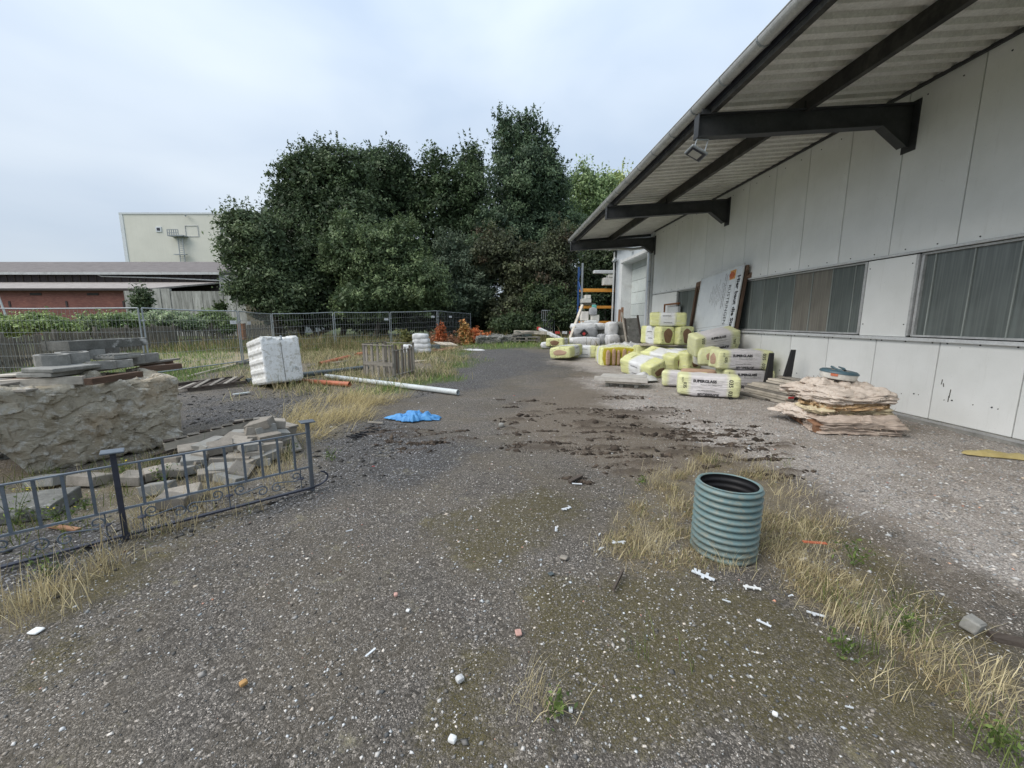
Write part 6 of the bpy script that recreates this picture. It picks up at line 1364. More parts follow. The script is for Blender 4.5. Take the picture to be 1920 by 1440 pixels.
def sg_text(face='front', flip=False):
    r0_ = math.pi if flip else 0; s = -1 if flip else 1
    return [('SUPERGLASS', .082, face, -.08 * s, .10 * s, r0_, .004, 1.0), ('Premium Glass Mineral Wool', .034, face, .05 * s, .03 * s, r0_, 0, 1), ('Premium Glass Mineral Wool', .030, face, -.05 * s, -.10 * s, r0_ + math.pi, 0, 1), ('SUPERGLASS', .075, face, -.0 * s, -.185 * s, r0_ + math.pi, .004, 1.0),
            ('035', .11, face, .42 * s, .08 * s, r0_ - q9, .002, 1), ('035', .11, face, .42 * s, -.16 * s, r0_ - q9, .002, 1), ('035', .09, face, -.47 * s, .0, r0_ - q9, .002, 1), ('ECO', .05, face, -.52 * s, .12 * s, r0_ - q9, 0, 1)]
rk_text = [('ROCKWOOL', .05, 'top', -.30, .0, q9, .001, .9), ('ROCKWOOL', .05, 'front', -.02, .12, 0, .001, .9), ('ROCKWOOL', .05, 'front', .02, -.10, 0, .001, .9), ('SONOROCK', .035, 'front', .26, 0, q9, 0, 1), ('SONOROCK', .035, 'top', .26, 0, q9, 0, 1)]
for y_, z_ in ((-.2, .14), (.2, .14), (-.2, -.14), (.2, -.14), (0, .19), (0, -.19)):
    for f_ in ('left', 'right'): rk_text.append(('=', .06, f_, y_, z_, .6 * y_ * 10 * z_ * 10, .002, 1))
g0 = G(1262, 744)
def PK(px, py, h, z):
    """centre of a pack: seen at pixel column px at forward distance h, centre height z above the yard"""
    p = Rh(px, py, h); return V3(p[0], p[1], z)
pack('superglass pack lying closest, its printed front and right yellow end showing', V3(4.72, 8.62, .24), (0, 0, R(-24)), (1.22, .52, .44), text=sg_text(), seed=1, ends=())
pack('half-open pack lying just behind the closest printed pack', V3(4.80, 9.85, .20), (0, 0, R(-26)), (1.05, .55, .38), kind='super', text=[('SPACE', .06, 'left', 0, 0, -q9, 0, 1), ('ECO', .05, 'top', -.45, 0, q9, 0, 1)], seed=2, ends=())
o = bag(None, V3(5.06, 9.72, .37), (.75, .32, .16), M['wool_brown_h'], 9, 'torn_wool', R(-26)); tag(o, 'tan mineral wool bulging out of the half-open pack', 'mineral wool')
pack('printed pack at the bottom right by the wall, mostly hidden by boards', V3(6.25, 9.75, .23), (0, 0, R(-4)), (1.22, .55, .44), text=sg_text(), seed=3, ends=())
pack('printed pack lying on top by the wall with a square tan open left end', V3(6.12, 9.78, .69), (0, 0, R(-6)), (1.28, .58, .46), text=sg_text(), seed=4, ends=(-1,), wool='wool_brown_h', hole=(.30, .30))
pack('small-ended pack jammed left of the upper printed pack', V3(5.85, 10.9, .66), (0, R(4), R(72)), (1.2, .5, .46), text=[], seed=5, ends=(-1,), wool='wool_brown_h', hole=(.18, .2))
pack('upside-down printed pack leaning on top of the pile below the sign', V3(5.92, 10.72, 1.07), (R(14), R(-9), R(4)), (1.25, .45, .56), text=sg_text('front', True), seed=6, ends=())
pack('pack with an oval brown end, lower left of the pile beside the white boards', V3(4.50, 12.0, .25), (R(18), R(8), R(-62)), (1.25, .62, .50), kind='rock', text=rk_text, seed=7, ends=(1,), hole=(.32, .22))
pack('pack with an oval brown end lying behind and above the lower left one', V3(5.35, 12.55, .42), (R(16), R(4), R(-58)), (1.25, .62, .55), kind='rock', text=rk_text, seed=8, ends=(1,), hole=(.30, .34))
pack('yellow pack with a round brown end under the leaning printed pack', V3(5.75, 12.3, .45), (R(6), 0, R(-66)), (1.2, .6, .55), kind='rock', text=rk_text, seed=9, ends=(1,), hole=(.28, .36))
pack('long low pack behind the pile under the upright stack, left', PK(1222, 658, 14.3, .50), (0, 0, R(-8)), (1.2, .6, .56), kind='rock', text=rk_text, seed=10, ends=())
pack('long low pack behind the pile under the upright stack, right', PK(1264, 658, 13.9, .48), (0, 0, R(-14)), (1.1, .5, .56), kind='rock', text=rk_text, seed=11, ends=(1,))
board('pallet_board', M['timber_pale'], None, tuple(PK(1200, 645, 13.9, .815)), tuple(PK(1285, 645, 13.6, .815)), .7, .04); tag(bpy.data.objects['pallet_board'], 'pale wooden board under the two upright packs with oval ends', 'board')
pack('upright pack with oval brown end, lower left of the stack by the wall', PK(1232, 628, 13.9, 1.14), (0, 0, R(-78)), (1.15, .54, .60), kind='rock', text=rk_text, seed=12, ends=(1,), hole=(.30, .40))
pack('upright pack with oval brown end next to the dark timber frame', PK(1268, 628, 13.8, 1.14), (0, 0, R(-82)), (1.15, .54, .60), kind='rock', text=rk_text, seed=13, ends=(1,), hole=(.28, .40))
pack('crosswise pack topping the stack by the wall', PK(1252, 599, 13.7, 1.66), (0, 0, R(-24)), (1.12, .6, .44), kind='rock', text=rk_text, seed=14, ends=(1,), hole=(.18, .14))
pack('wide torn pack whose open end shows a row of brown slabs in dark yellow film', V3(4.55, 14.9, .33), (0, 0, R(84)), (1.3, 1.26, .72), kind='rock', text=[], seed=15, ends=())
for k in range(6):
    p = V3(4.55, 14.9, .33); e = V3(-math.sin(R(-6)) , 0, 0); x = -.48 + .19 * k + (.02 if k % 2 else 0); c = p + V3(x * math.cos(R(-6)), -.665 + x * math.sin(R(-6)) * -.4, -.02 + .02 * (k % 2))
    o = bag(None, c, (.13 - .02 * (k % 3), .12, .52 + .05 * (k % 2)), M['wool_brown_h'], 60 + k, 'wool_slab'); tag(o, 'brown wool slab showing in the torn end of the wide pack', 'wool slab', 'wool slabs in the torn end of the wide pack')
pk = [x for x in bpy.data.objects if x.get('label', '').startswith('wide torn pack')][0]
o = bag(pk, wm(pk) @ V3(-.615, 0, 0), (.12, 1.12, .64), M['wool_ochre'], 71, 'torn_film', 0)
pack('striped yellow pack end left of the wide torn pack', V3(3.75, 16.6, .36), (0, 0, R(-12)), (.95, .6, .48), kind='rock', text=rk_text, seed=16, ends=())
pack('single pack lying at the lane edge farthest left, its striped end to the lane', V3(2.92, 16.1, .42), (R(-4), R(-2), R(58)), (1.35, .85, .42), kind='rock', text=rk_text, seed=17, ends=(-1,), wool='wool_brown_h', hole=(.33, .26))
pack('small farthest pack behind the one at the lane edge', V3(3.12, 19.6, .58), (0, 0, R(65)), (1.1, .85, .40), kind='rock', text=rk_text, seed=18, ends=(-1,), hole=(.25, .3))
# ---- films over the pile, white boards ---------------------------------------------------------------
crumple('plastic_film', 'milky plastic film bunched behind the wide torn pack', 'plastic film', (5.3, 16.1, .60), .75, .5, .26, M['film_white'], 11, .1)
crumple('plastic_film', 'crumpled milky film hanging below the upright stack', 'plastic film', (5.0, 14.6, .40), .45, .35, .22, M['film_white'], 12, .4)
crumple('plastic_film', 'crumpled pale film between the white boards and the oval-ended pack', 'plastic film', (3.75, 10.9, .03), .75, .5, .20, M['film_white'], 13, .1)
wb = thing('white_pallet', 'narrow white-painted board pallet with dark feet in front of the packs', 'pallet', (3.15, 9.75, 0), rz=R(-24))
MB().box((-.02, -.0, .20), (1.28, .10, .11), None, .002, .004).build('white_beam', M['timber_white'], wb)
b = MB(); b.box((.02, .35, .24), (1.1, .5, .03)); b.build('deck', M['timber_white'], wb); MB().box((.03, .06, .115), (.86, .12, .045), None, .002).build('lower_board', M['timber_pale'], wb)
for x in (-.34, 0, .36): MB().box((x, .10, .045), (.10, .14, .10), None, .004, .006).build('foot', M['concrete_dark'], wb)
# ---- sign on its timber frame ----------------------------------------------------------------------
TL = V3(*Xp(1317.5, 515, 6.84)); TR = V3(*Xp(1395.6, 496.7, 6.84)); BR = V3(*Xp(1377, 622, 6.15)); BL = V3(*Xp(1301, 640, 6.15))
def sign():
    top = (TR - TL); u = V3(0, -1, 0); Wd = abs(TL.y - TR.y); tz = (TL.z + TR.z) / 2; y0 = TL.y; y1 = TR.y
    X1, Z1, X0, Z0 = 6.84, 2.98, 6.60, .55; up = V3(X1 - X0, 0, Z1 - Z0); Hs = up.length; up.normalize(); n = u.cross(up).normalized()
    if n.x > 0: n = -n
    s = thing('site_sign', 'weathered white building-site board with sideways lettering leaning on the hall wall', 'sign', (X0, (y0 + y1) / 2, Z0))
    O = V3(X0, y0 - .02, Z0)                 # lower far corner; u runs towards the camera
    P = lambda a, b, k=0.0: O + u * a + up * b + n * k
    sl = .085
    def quad(a0, a1, b0, b1, k, name, mat, th=.004):
        m = MB(); vs = [P(a, b_ + a * sl, kk) for kk in (k, k + th) for a, b_ in ((a0, b0), (a1, b0), (a1, b1), (a0, b1))]; m.v = [tuple(v) for v in vs]; m.f = [(0, 3, 2, 1), (4, 5, 6, 7), (0, 1, 5, 4), (1, 2, 6, 5), (2, 3, 7, 6), (3, 0, 4, 7)]; return m.build(name, mat, s, world=True)
    t = NT('weathered_sign_face'); v = t.coord('Object'); c = t.mix(t.ramp(t.noise(v, 2, 5, .6), [(.3, 0.), (.7, 1.)]), (.52, .56, .60), (.62, .66, .69)); c = t.mix(t.ramp(t.noise(v, 13, 8, .85, .5), [(.58, 0.), (.68, .75)]), c, (.22, .18, .14)); M['signface'] = t.set(c, .5, 0, .35)
    quad(0, Wd, 0, Hs, 0, 'board', M['signface'], .025)
    for a0, a1, b0, b1 in ((0, Wd, Hs - .03, Hs + .012), (Wd - .02, Wd + .012, 0, Hs), (-.012, .02, 0, Hs)): quad(a0, a1, b0, b1, .004, 'edge_strip', M['white_metal'], .032)
    def ln(a0, a1, b0, b1): quad(a0, a1, b0, b1, .0255, 'printed_line', M['ink_grey'], .001)
    k = .026; w = lambda q: wm(s).inverted() @ q
    iu = u.copy(); iu.z = 0
    # text runs top to bottom: rotated a quarter turn clockwise; x direction of text = -up, y direction = +u
    xd = -(up + V3(0, 0, 0)); yd = u + up * sl
    def T(strg, size, a, b_, bold=0, sx=1.0, mat='ink'): return (strg, size, w(P(a, b_ + a * sl, k)), xd, yd, bold, sx)
    lettering(s, [T('Hier baut die Stadt', .205, Wd - .15, Hs - 1.08, .007, 1.02)], M['ink'], name='lettering')
    lettering(s, [T('RÜSTRINGEN', .19, Wd - .52, Hs - 1.05, .0, 1.0)], M['ink'])
    rows = []
    for i, tx in enumerate(('Sanierung und Neubau von', 'Wohn- und Geschäftsräumen', 'Bauherr und Planung', 'Projektleitung', 'Rohbau  Dachdecker  Tischler', 'Heizung  Sanitär  Elektro', 'Fliesen  Maler  Fenster', 'Estrich  Trockenbau', 'Gerüstbau  Tiefbau', 'Außenanlagen')):
        rows.append(T(tx, .085 if i < 2 else .062, Wd - .72 - .085 * i, Hs - .62 - (0 if i < 2 else .1 * (i % 2)), .001 if i < 2 else 0))
        if Wd - .72 - .095 * (i + 1) < .1: break
    for i, tx in enumerate(('Telefon', 'Beratung', 'Vermietung')): rows.append(T(tx, .07, Wd - .55 - .13 * i, .50))
    lettering(s, rows, M['ink_grey'])
    ln(.06, Wd - .26, .80, .808); ln(Wd - .275, Wd - .268, .1, Hs - .06); ln(Wd - .64, Wd - .634, .82, Hs - .06)
    o_ = weathered('faded_orange_print', (.48, .20, .06), (.62, .38, .12), 9, .5, 0); r_ = weathered('faded_red_print', (.36, .08, .04), (.50, .17, .08), 9, .5, 0)
    quad(Wd - .60, Wd - .33, Hs - .34, Hs - .08, .0255, 'emblem', o_, .001)
    m = MB(); c_ = (Wd - .50, Hs - .22); pts = [P(c_[0] + .13 * math.cos(q), c_[1] + .10 * math.sin(q) + c_[0] * sl, .0272) for q in np.linspace(0, 2 * math.pi, 20)[:-1]]; m.v = [tuple(p) for p in pts]; m.f = [tuple(range(len(pts)))]; m.build('emblem_disc', r_, s, world=True, fixn=False)
    lettering(s, [T('B', .16, Wd - .50, Hs - .22, .004)], M['signface']) if False else None
    bl = weathered('printed_sky_blue', (.09, .20, .40), (.14, .28, .50), 2, .5, 0); gr = weathered('printed_green', (.06, .12, .03), (.16, .26, .08), 12, .5, 0); dk = weathered('printed_trees', (.015, .03, .02), (.04, .07, .03), 12, .5, 0)
    quad(.03, .26, .0, .72, .0255, 'printed_picture', bl, .001); quad(.38, .50, .0, .72, .0255, 'printed_picture', gr, .001); quad(.50, .88, .0, .72, .0255, 'printed_picture', bl, .001); quad(.56, .80, .34, .71, .0262, 'printed_picture', dk, .001)
    lettering(s, [T('www', .09, Wd - .30, .55, .002)], M['ink'])
    # frame behind: posts, rails, brace
    for a in (-.42, Wd - .03): 
        board('frame_post', M['timber_brown'], s, P(a, -.62 + a * sl, -.08), P(a, Hs + (.0 if a > 0 else -.06) + a * sl * .6, -.08), .10, .08, tuple(n))
    for b_ in (Hs - .12, .32): board('frame_rail', M['timber_brown'], s, P(-.42, b_ - .42 * sl, -.05), P(Wd + .08, b_ + (Wd + .1) * sl, -.05), .15, .05, tuple(n))
    board('frame_brace', M['timber_brown'], s, P(-.30, Hs - .16, -.055), P(.25, Hs - .95, -.055), .10, .05, tuple(n)); board('frame_brace', M['timber_brown'], s, P(Wd + .02, Hs - .2, -.14), P(Wd + .03, Hs + .08, -.30), .14, .12, tuple(n))
sign()
# white meter cabinet with rusty hoop
rc = thing('rusty_hoop', 'white box with a rusty pipe hoop on the wall beside the downpipe', 'pipe hoop', (6.86, 15.3, 1.6))
b = MB(); b.tube([(6.86, 16.2, 1.6), (6.86, 16.2, 2.25), (6.86, 14.9, 2.26), (6.80, 14.9, 2.22)], .035, 8); b.build('hoop', M['rust'], rc, world=True); MB().box((6.93, 15.5, 1.85), (.12, .9, .6), None, 0, .01).build('cabinet', M['white_metal'], rc, world=True)
# ---- timber pile and black angles ------------------------------------------------------------------
def timber():
    base_a = V3(*G(1392, 737)); e = V3(*G(1470, 756)); d = (e - base_a); d.z = 0; L = 1.35; d = d.normalized(); n = V3(-d.y, d.x, 0)
    tp_ = thing('timber_pile', 'pile of pale weathered boards between the packs and the wool heap', 'timber pile', base_a)
    rows = [(-.08, .0, .0, 0.85), (.0, .30, .0, 1.1), (.10, .05, .045, 1.15), (.12, .0, .09, 1.2), (.14, .0, .135, 1.15), (.20, .02, .18, 1.18), (.26, .05, .215, 1.05), (.45, .1, .17, 1.1), (.42, .1, .22, 1.0), (.50, .1, .27, 1.0), (.55, .12, .315, .95), (.72, .15, .3, 1.1), (.80, .15, .36, 1.15)]
    for i, (o_, s_, z, l) in enumerate(rows):
        a = base_a + n * o_ + d * (s_ - .02); board('plank', M['timber_pale'] if i % 4 else M['timber_grey'], tp_, a + V3(0, 0, z + .025), a + d * l + V3(0, 0, z + .02 + random.uniform(-.008, .01)), .14 + .03 * (i % 3), .038, ch=.003)
    for s_ in (.15, .85):
        a = base_a + d * s_ - n * .1; board('support', M['timber_dark'], tp_, a + V3(0, 0, .0), a + n * 1.0 + V3(0, 0, .0), .10, .05)
    MB().box(base_a + n * .12 + d * 1.19 + V3(0, 0, .115), (.012, .12, .035), (0, 0, math.atan2(d.y, d.x))).build('red_end_mark', M['red'], tp_, world=True)
    for i, (px0, py0, px1, py1, lab) in enumerate(((1443, 700, 1449, 662, 'left black plastic wedge standing between packs and boards'), (1478, 699, 1490, 656, 'right black plastic wedge standing against the white wall'))):
        h = 9.0 - .1 * i; A = V3(*Rh(px0, py0, h)); B_ = V3(*Rh(px1, py1, h)); m = MB(); w0, w1 = .085, .035; x = V3(1, 0, 0); y = V3(0, 1, 0)
        A.z = .24 + .08 * i; vs = []
        for p, w_ in ((A, w0), (B_, w1)): vs += [p - x * w_, p + x * w_, p + x * w_ + y * .07, p - x * w_ + y * .07]
        m.v = [tuple(v) for v in vs]; m.f = [(0, 3, 2, 1), (4, 5, 6, 7), (0, 1, 5, 4), (1, 2, 6, 5), (2, 3, 7, 6), (3, 0, 4, 7)]; o = m.build('black_wedge', M['black_plastic'], None, world=True); tag(o, lab, 'plastic wedge', 'black plastic wedges by the timber pile')
timber()
# ---- heap of old mineral wool slabs -----------------------------------------------------------------
M['wool_pale'] = wool_mat('weathered_pale_wool', (.50, .42, .355), (.74, .665, .59), (.20, .16, .12), (1.5, 1.5, 16)); M['wool_grey'] = wool_mat('grey_brown_wool', (.37, .30, .25), (.58, .49, .42), (.13, .10, .08), (1.5, 1.5, 16))
M['wool_orange'] = wool_mat('orange_brown_wool', (.42, .27, .15), (.60, .44, .26), (.22, .12, .06), (1.5, 1.5, 14)); M['wool_yellow'] = wool_mat('yellowish_wool', (.50, .42, .27), (.70, .62, .44), (.22, .17, .10), (2, 2, 10))
wp = thing('pallet', 'brown wooden pallet underneath the heap of old mineral wool', 'pallet', G(1540, 806)); a_ = V3(*G(1468, 774)) ; b__ = V3(*G(1528, 812)); dd_ = (b__ - a_).normalized(); nn_ = V3(dd_.y, -dd_.x, 0) * -1
if nn_.x < 0: nn_ = -nn_
for f in (0.05, .5, .95): MB().box(a_.lerp(b__, f) + nn_ * .05 + V3(0, 0, .06), (.10, .10, .10), (0, 0, math.atan2(dd_.y, dd_.x))).build('block', M['timber_red'], wp, world=True)
for z in (.015, .12): board('side_board', M['timber_red'], wp, a_ + V3(0, 0, z) + nn_ * .05, b__ + V3(0, 0, z) + nn_ * .05, .10, .02)
for k in range(4): board('top_board', M['timber_red'], wp, a_.lerp(b__, k / 3 * .8) + V3(0, 0, .14), a_.lerp(b__, k / 3 * .8) + nn_ * .9 + V3(0, 0, .14), .1, .02)
yw = math.atan2((V3(*G(1700, 818)) - V3(*G(1532, 812))).y, (V3(*G(1700, 818)) - V3(*G(1532, 812))).x)
def wool(name, label, c, size, yaw, mat, seed, tilt=(0, 0), rag=.06):
    L, Wd, Hh = size; bm = bmesh.new(); bmesh.ops.create_cube(bm, size=1); bmesh.ops.subdivide_edges(bm, edges=bm.edges, cuts=44, use_grid_fill=True); P = np.array([v.co for v in bm.verts]) * 2; S = np.array(size) / 2; I = np.clip(P, -.86, .86); d = P - I; Ln = np.linalg.norm(d, axis=1)[:, None]; Q = (I + np.where(Ln > 1e-6, d / np.maximum(Ln, 1e-6) * .14, 0)) * S
    N = np.where(Ln > 1e-6, d / np.maximum(Ln, 1e-6), 0); lay = fbm(xyz(Q[:, 0] * 2, Q[:, 1] * 2, 0) + np.stack([Q[:, 2] * 0, Q[:, 2] * 0, Q[:, 2] * 26 + seed], 1), 4, seed); Q += N * np.array([1, 1, .35]) * (lay * rag * 3.6)[:, None] + N * (fbm(Q * np.array([10, 10, 22]) + seed, 5, seed + 3) * rag * 1.7)[:, None]
    Q[:, 2] += fbm(xyz(Q[:, 0] * 2.4, Q[:, 1] * 2.4, seed), 4, seed + 5) * .07 * (1 + P[:, 2]) ; edge_ = np.maximum(np.abs(P[:, 0]), np.abs(P[:, 1])); Q[:, 2] -= .05 * smooth(.75, 1, edge_) * (P[:, 2] > 0)
    for v, q in zip(bm.verts, Q): v.co = q
    me = bpy.data.meshes.new(name); bm.to_mesh(me); bm.free(); me.materials.append(mat); me.polygons.foreach_set('use_smooth', [True] * len(me.polygons)); o = bpy.data.objects.new(name, me); COL.objects.link(o); o.location = c; o.rotation_euler = (tilt[0], tilt[1], yaw); tag(o, label, 'mineral wool', 'old mineral wool slabs heaped on the pallet'); return o
c0 = (V3(*G(1532, 812)) + V3(*G(1700, 818))) / 2
back = V3(-math.sin(yw), math.cos(yw), 0)
wool('wool_slab', 'lowest grey-brown wool slab touching the gravel at the right', c0 + back * .22 + V3(-.02, 0, .13), (1.05, .55, .25), yw - .06, M['wool_grey'], 1)
wool('wool_slab', 'pale ragged wool sheet hanging over the left side of the pallet', c0 + back * .80 + V3(-.42, .0, .20), (.55, .7, .14), yw + .3, M['wool_pale'], 2, (0, -.05), .10)
wool('wool_slab', 'yellowish wool layer second from the bottom of the heap', c0 + back * .55 + V3(.0, 0, .30), (.95, .75, .14), yw + .05, M['wool_yellow'], 3, rag=.10)
wool('wool_slab', 'orange-brown crumbling wool layer in the middle of the heap', c0 + back * .50 + V3(-.02, 0, .39), (.86, .70, .14), yw + .12, M['wool_orange'], 4, (0, -.04), .10)
wool('wool_slab', 'thick grey-edged wool slab on top of the heap', c0 + back * .52 + V3(.03, 0, .51), (.90, .80, .19), yw + .10, M['wool_pale'], 5, (-.02, -.04), .06)
wool('wool_slab', 'fluffy pale wool lump on the top left of the heap', c0 + back * .90 + V3(-.22, 0, .50), (.6, .55, .2), yw + .2, M['wool_pale'], 6, rag=.12)
wool('wool_slab', 'thin torn wool sheet at the very top below the round tub', c0 + back * .85 + V3(.08, 0, .61), (.85, .6, .10), yw + .1, M['wool_pale'], 7, rag=.09)
wool('wool_slab', 'brownish wool piece lying by the wall right of the heap', c0 + back * .62 + V3(.55, .25, .12), (.6, .35, .16), yw - .2, M['wool_grey'], 8)
# torn fibres sticking out of the slabs
def fibres():
    V = []; F = []; T = []
    for o in [x for x in bpy.data.objects if x.name.startswith('wool_slab') and x.get('group', '').startswith('old mineral')]:
        me = o.data; m4 = Matrix.Translation(o.location) @ o.rotation_euler.to_matrix().to_4x4(); n = len(me.vertices)
        for i in random.sample(range(n), 620):
            v = me.vertices[i]; p = m4 @ v.co; nn = (m4.to_3x3() @ v.normal)
            d = (nn + V3(random.gauss(0, .5), random.gauss(0, .5), random.gauss(-.1, .5))).normalized() * random.uniform(.02, .07); s = V3(random.gauss(0, 1), random.gauss(0, 1), random.gauss(0, 1)).normalized() * random.uniform(.002, .007); k = len(V)
            V += [tuple(p - s), tuple(p + s), tuple(p + d)]; F.append((k, k + 1, k + 2)); c = random.uniform(.32, .72); w = random.uniform(.7, .95); T += [(c, c * (w + .05) * .95, c * w * .82)] * 3
    o = mass_mesh('wool_fibres', np.array(V), np.array(F), M['stone'], None, {'tint': np.array(T)}); tag(o, 'torn pale fibres fraying out of the mineral wool heap', None, None, 'stuff')
fibres()
tb = thing('round_tub', 'white tub with a dark blue rim and torn lid on top of the wool heap', 'tub', c0 + back * .80 + V3(.10, .02, .71), rot=(R(3), R(6), 0))
MB().lathe([(.001, 0), (.175, 0), (.186, .02), (.19, .085), (.18, .09), (.001, .09)], 32).build('tub', M['box_white'], tb, smooth=True); M['dark_teal'] = plain('dark_teal_plastic', (.07, .125, .155), .4)
MB().lathe([(.192, .08), (.20, .085), (.196, .105), (.175, .125), (.15, .13), (.135, .12), (.15, .10), (.192, .08)], 32).build('rim', M['dark_teal'], tb, smooth=True); MB().lathe([(.14, .118), (.06, .112), (.001, .11)], 24).build('lid_disc', M['wool_grey'], tb)
b = MB(); b.tube([(-.05, -.1, .12), (-.10, -.02, .15), (-.06, .06, .16), (0, .08, .15)], [.012, .016, .014, .006], 6); b.tube([(.12, .05, .12), (.05, .0, .15), (.0, .03, .17)], [.014, .016, .008], 6); b.build('torn_strip', M['dark_teal'], tb, smooth=True); MB().box((-.155, -.115, .062), (.07, .006, .035), (0, 0, R(-52))).build('orange_sticker', M['pipe_orange'], tb)
tb.scale = (1.32, 1.32, 1.1)
crumple('yellow_sheet', 'crumpled yellow sheet lying against the wall base at the right edge', 'sheet', (6.25, 4.45, .0), .42, .12, .07, M['film_yellowish'], 21, -.35, res=24)

# ---- rack, cartons and sacks beside the garage -------------------------------------------------------
YR = 24.8; zg = .36
def rx(px): return Rh(px, 600, YR)[0]
rk = thing('storage_rack', 'tall blue pallet rack with orange beams beside the garage corner', 'rack', (rx(1092), YR, zg))
X0 = rx(1091); 
for (y, nm) in ((YR, 'upright'), (YR + 1.05, 'upright')): MB().box((X0, y, zg + 2.35), (.10, .08, 4.6 if y == YR else 4.4)).build(nm, M['galv'] if y == YR else M['rack_blue'], rk, world=True)
b = MB()
for k in range(5): b.bar((X0, YR + (0 if k % 2 else 1.05), zg + .3 + k * .85), (X0, YR + (1.05 if k % 2 else 0), zg + 1.15 + k * .85), .04, .04, (1, 0, 0))
b.build('bracing', M['rack_blue'], rk, world=True)
for py in (542.5, 575, 604):
    z = Rh(1120, py, YR)[2]; MB().box((X0 + 1.4, YR, z), (2.75, .05, .13)).build('beam', M['rack_orange'], rk, world=True); MB().box((X0 + 1.4, YR + 1.05, z), (2.75, .05, .13)).build('beam', M['rack_orange'], rk, world=True)
z = Rh(1120, 509.5, YR)[2]; MB().box((X0 + 1.75, YR - .1, z), (2.2, .3, .18), None, 0, .02).build('light_beam', M['white_metal'], None, world=True); tag(bpy.data.objects['light_beam'], 'pale grey beam lying across the top of the rack', 'beam')
def cbox(px0, px1, py0, py1, h, label, mat='box_white', dep=.5, name='carton'):
    a = Rh(px0, py1, h); c = Rh(px1, py0, h); o = MB().box(((a[0] + c[0]) / 2, a[1] + dep / 2, (a[2] + c[2]) / 2), (abs(c[0] - a[0]), dep, c[2] - a[2]), None, .004, .012).build(name, M[mat], None, world=True); tag(o, label, 'carton' if name == 'carton' else 'box', 'white cartons on and before the rack'); return o
cbox(1132, 1150, 520.5, 534, YR, 'white carton with a black print high on the rack beside the garage')
cbox(1141, 1150, 515, 520, YR, 'small white carton on top of the printed carton high on the rack')
cbox(1091, 1109, 560, 567.5, YR, 'wide white carton at rack beam height'); cbox(1097.5, 1108, 553, 560, YR, 'small white carton on top of the wide carton at beam height')
cbox(1090.5, 1104, 584, 601, 23.6, 'tall white carton below the orange beam'); cbox(1109.5, 1124, 590.5, 604, 23.4, 'square white carton right of the tall one'); cbox(1091, 1109, 603, 613, 23.4, 'low white carton on the grey sack pile')
z = Rh(1100, 570, YR)[2]; MB().box((X0 + .45, YR + .3, z + .02), (.8, .6, .08)).build('small_pallet', M['timber_grey'], None, world=True); tag(bpy.data.objects['small_pallet'], 'small wooden pallet under the cartons at rack beam height', 'pallet')
MB().box((Rh(1136, 527, YR)[0] + .0, YR - .006, Rh(1136, 527, YR)[2]), (.16, .008, .22)).build('black_print', M['ink'], [o for o in bpy.data.objects if o.get('label', '').startswith('white carton with a black')][0], world=True)
bg_ = bag(None, V3(*Rh(1112, 584, 23.5)), (.42, .3, .42), M['film_grey'], 81, 'hanging_bag'); tag(bg_, 'crumpled clear bag hanging below the orange beam', 'bag'); bg_ = bag(None, V3(*Rh(1114, 575, 24.5)), (.26, .14, .22), plain('turquoise_film', (.12, .42, .38), .5), 82, 'turquoise_bag'); tag(bg_, 'small turquoise bag on the orange beam', 'bag')
# leaning pale pole
a = V3(*G(1063, 648)); a = V3(*Rh(1064, 648, 21.2)); c = V3(*Rh(1092, 572, 22.6)); board('leaning_plank', M['timber_pale'], None, (a.x, a.y, float(gz(a.x, a.y))), tuple(c), .13, .10); tag(bpy.data.objects['leaning_plank'], 'long pale plank leaning against the rack post', 'plank')
# sack piles
def sack(px, py, h, size, mat, seed, label, yaw=0): o = bag(None, V3(*Rh(px, py, h)), size, M[mat], seed, 'sack', yaw); tag(o, label, 'sack', 'cement and mortar sacks piled before the garage'); return o
hb = 21.0; k_ = hb / FPX
for i, (px, py, w_, hh, mt, h, lab) in enumerate(((1095, 640, 54, 13, 'bag_white', 20.6, 'white film-covered sack lowest at the front left of the sack pile'), (1096, 647, 46, 10, 'bag_dull', 20.8, 'dull brown sack below the white film at the left'), (1095, 624, 42, 17, 'bag_grey', 22, 'grey sack block with a dark diamond print'), (1094, 613, 44, 11, 'bag_white', 22.2, 'crumpled white film sack on the grey block'),
    (1122, 612, 24, 10, 'bag_white', 22.6, 'white sack heap in the middle behind'), (1131, 638, 18, 20, 'bag_grey', 21.2, 'grey upright sack in the middle gap'), (1124, 625, 16, 16, 'bag_dull', 22.8, 'dark brown load in the shaded middle gap'),
    (1146, 617, 17, 22, 'bag_white', 20.4, 'white-wrapped left end of the upper right sack block'), (1164, 618, 28, 23, 'bag_dull', 20.6, 'dull grey upper right sack block'), (1148, 637, 20, 17, 'bag_white', 20.2, 'white-wrapped left end of the lower right sack block'), (1166, 638, 28, 16, 'bag_dull', 20.4, 'dull grey lower right sack block'), (1136, 650, 40, 8, 'bag_dull', 20.6, 'flat dull sack under the right sack blocks'), (1108, 606, 20, 9, 'film_white', 22.8, 'small bunch of white film behind the sacks'))):
    sack(px, py, h, (w_ * h / FPX * 1.05, .8, hh * h / FPX * 1.15), mt, 90 + i, lab)
p = V3(*Rh(1095, 625, 21.45)); MB().box(p, (.34, .01, .34), (0, R(45), 0)).build('diamond_print', M['ink'], None, world=True); dp_ = bpy.data.objects['diamond_print']; gs_ = [o for o in bpy.data.objects if o.get('label', '').startswith('grey sack block')][0]
dp_.location = gs_.matrix_world.inverted() @ dp_.location if False else Vector(dp_.location) - Vector(gs_.location); dp_.parent = gs_
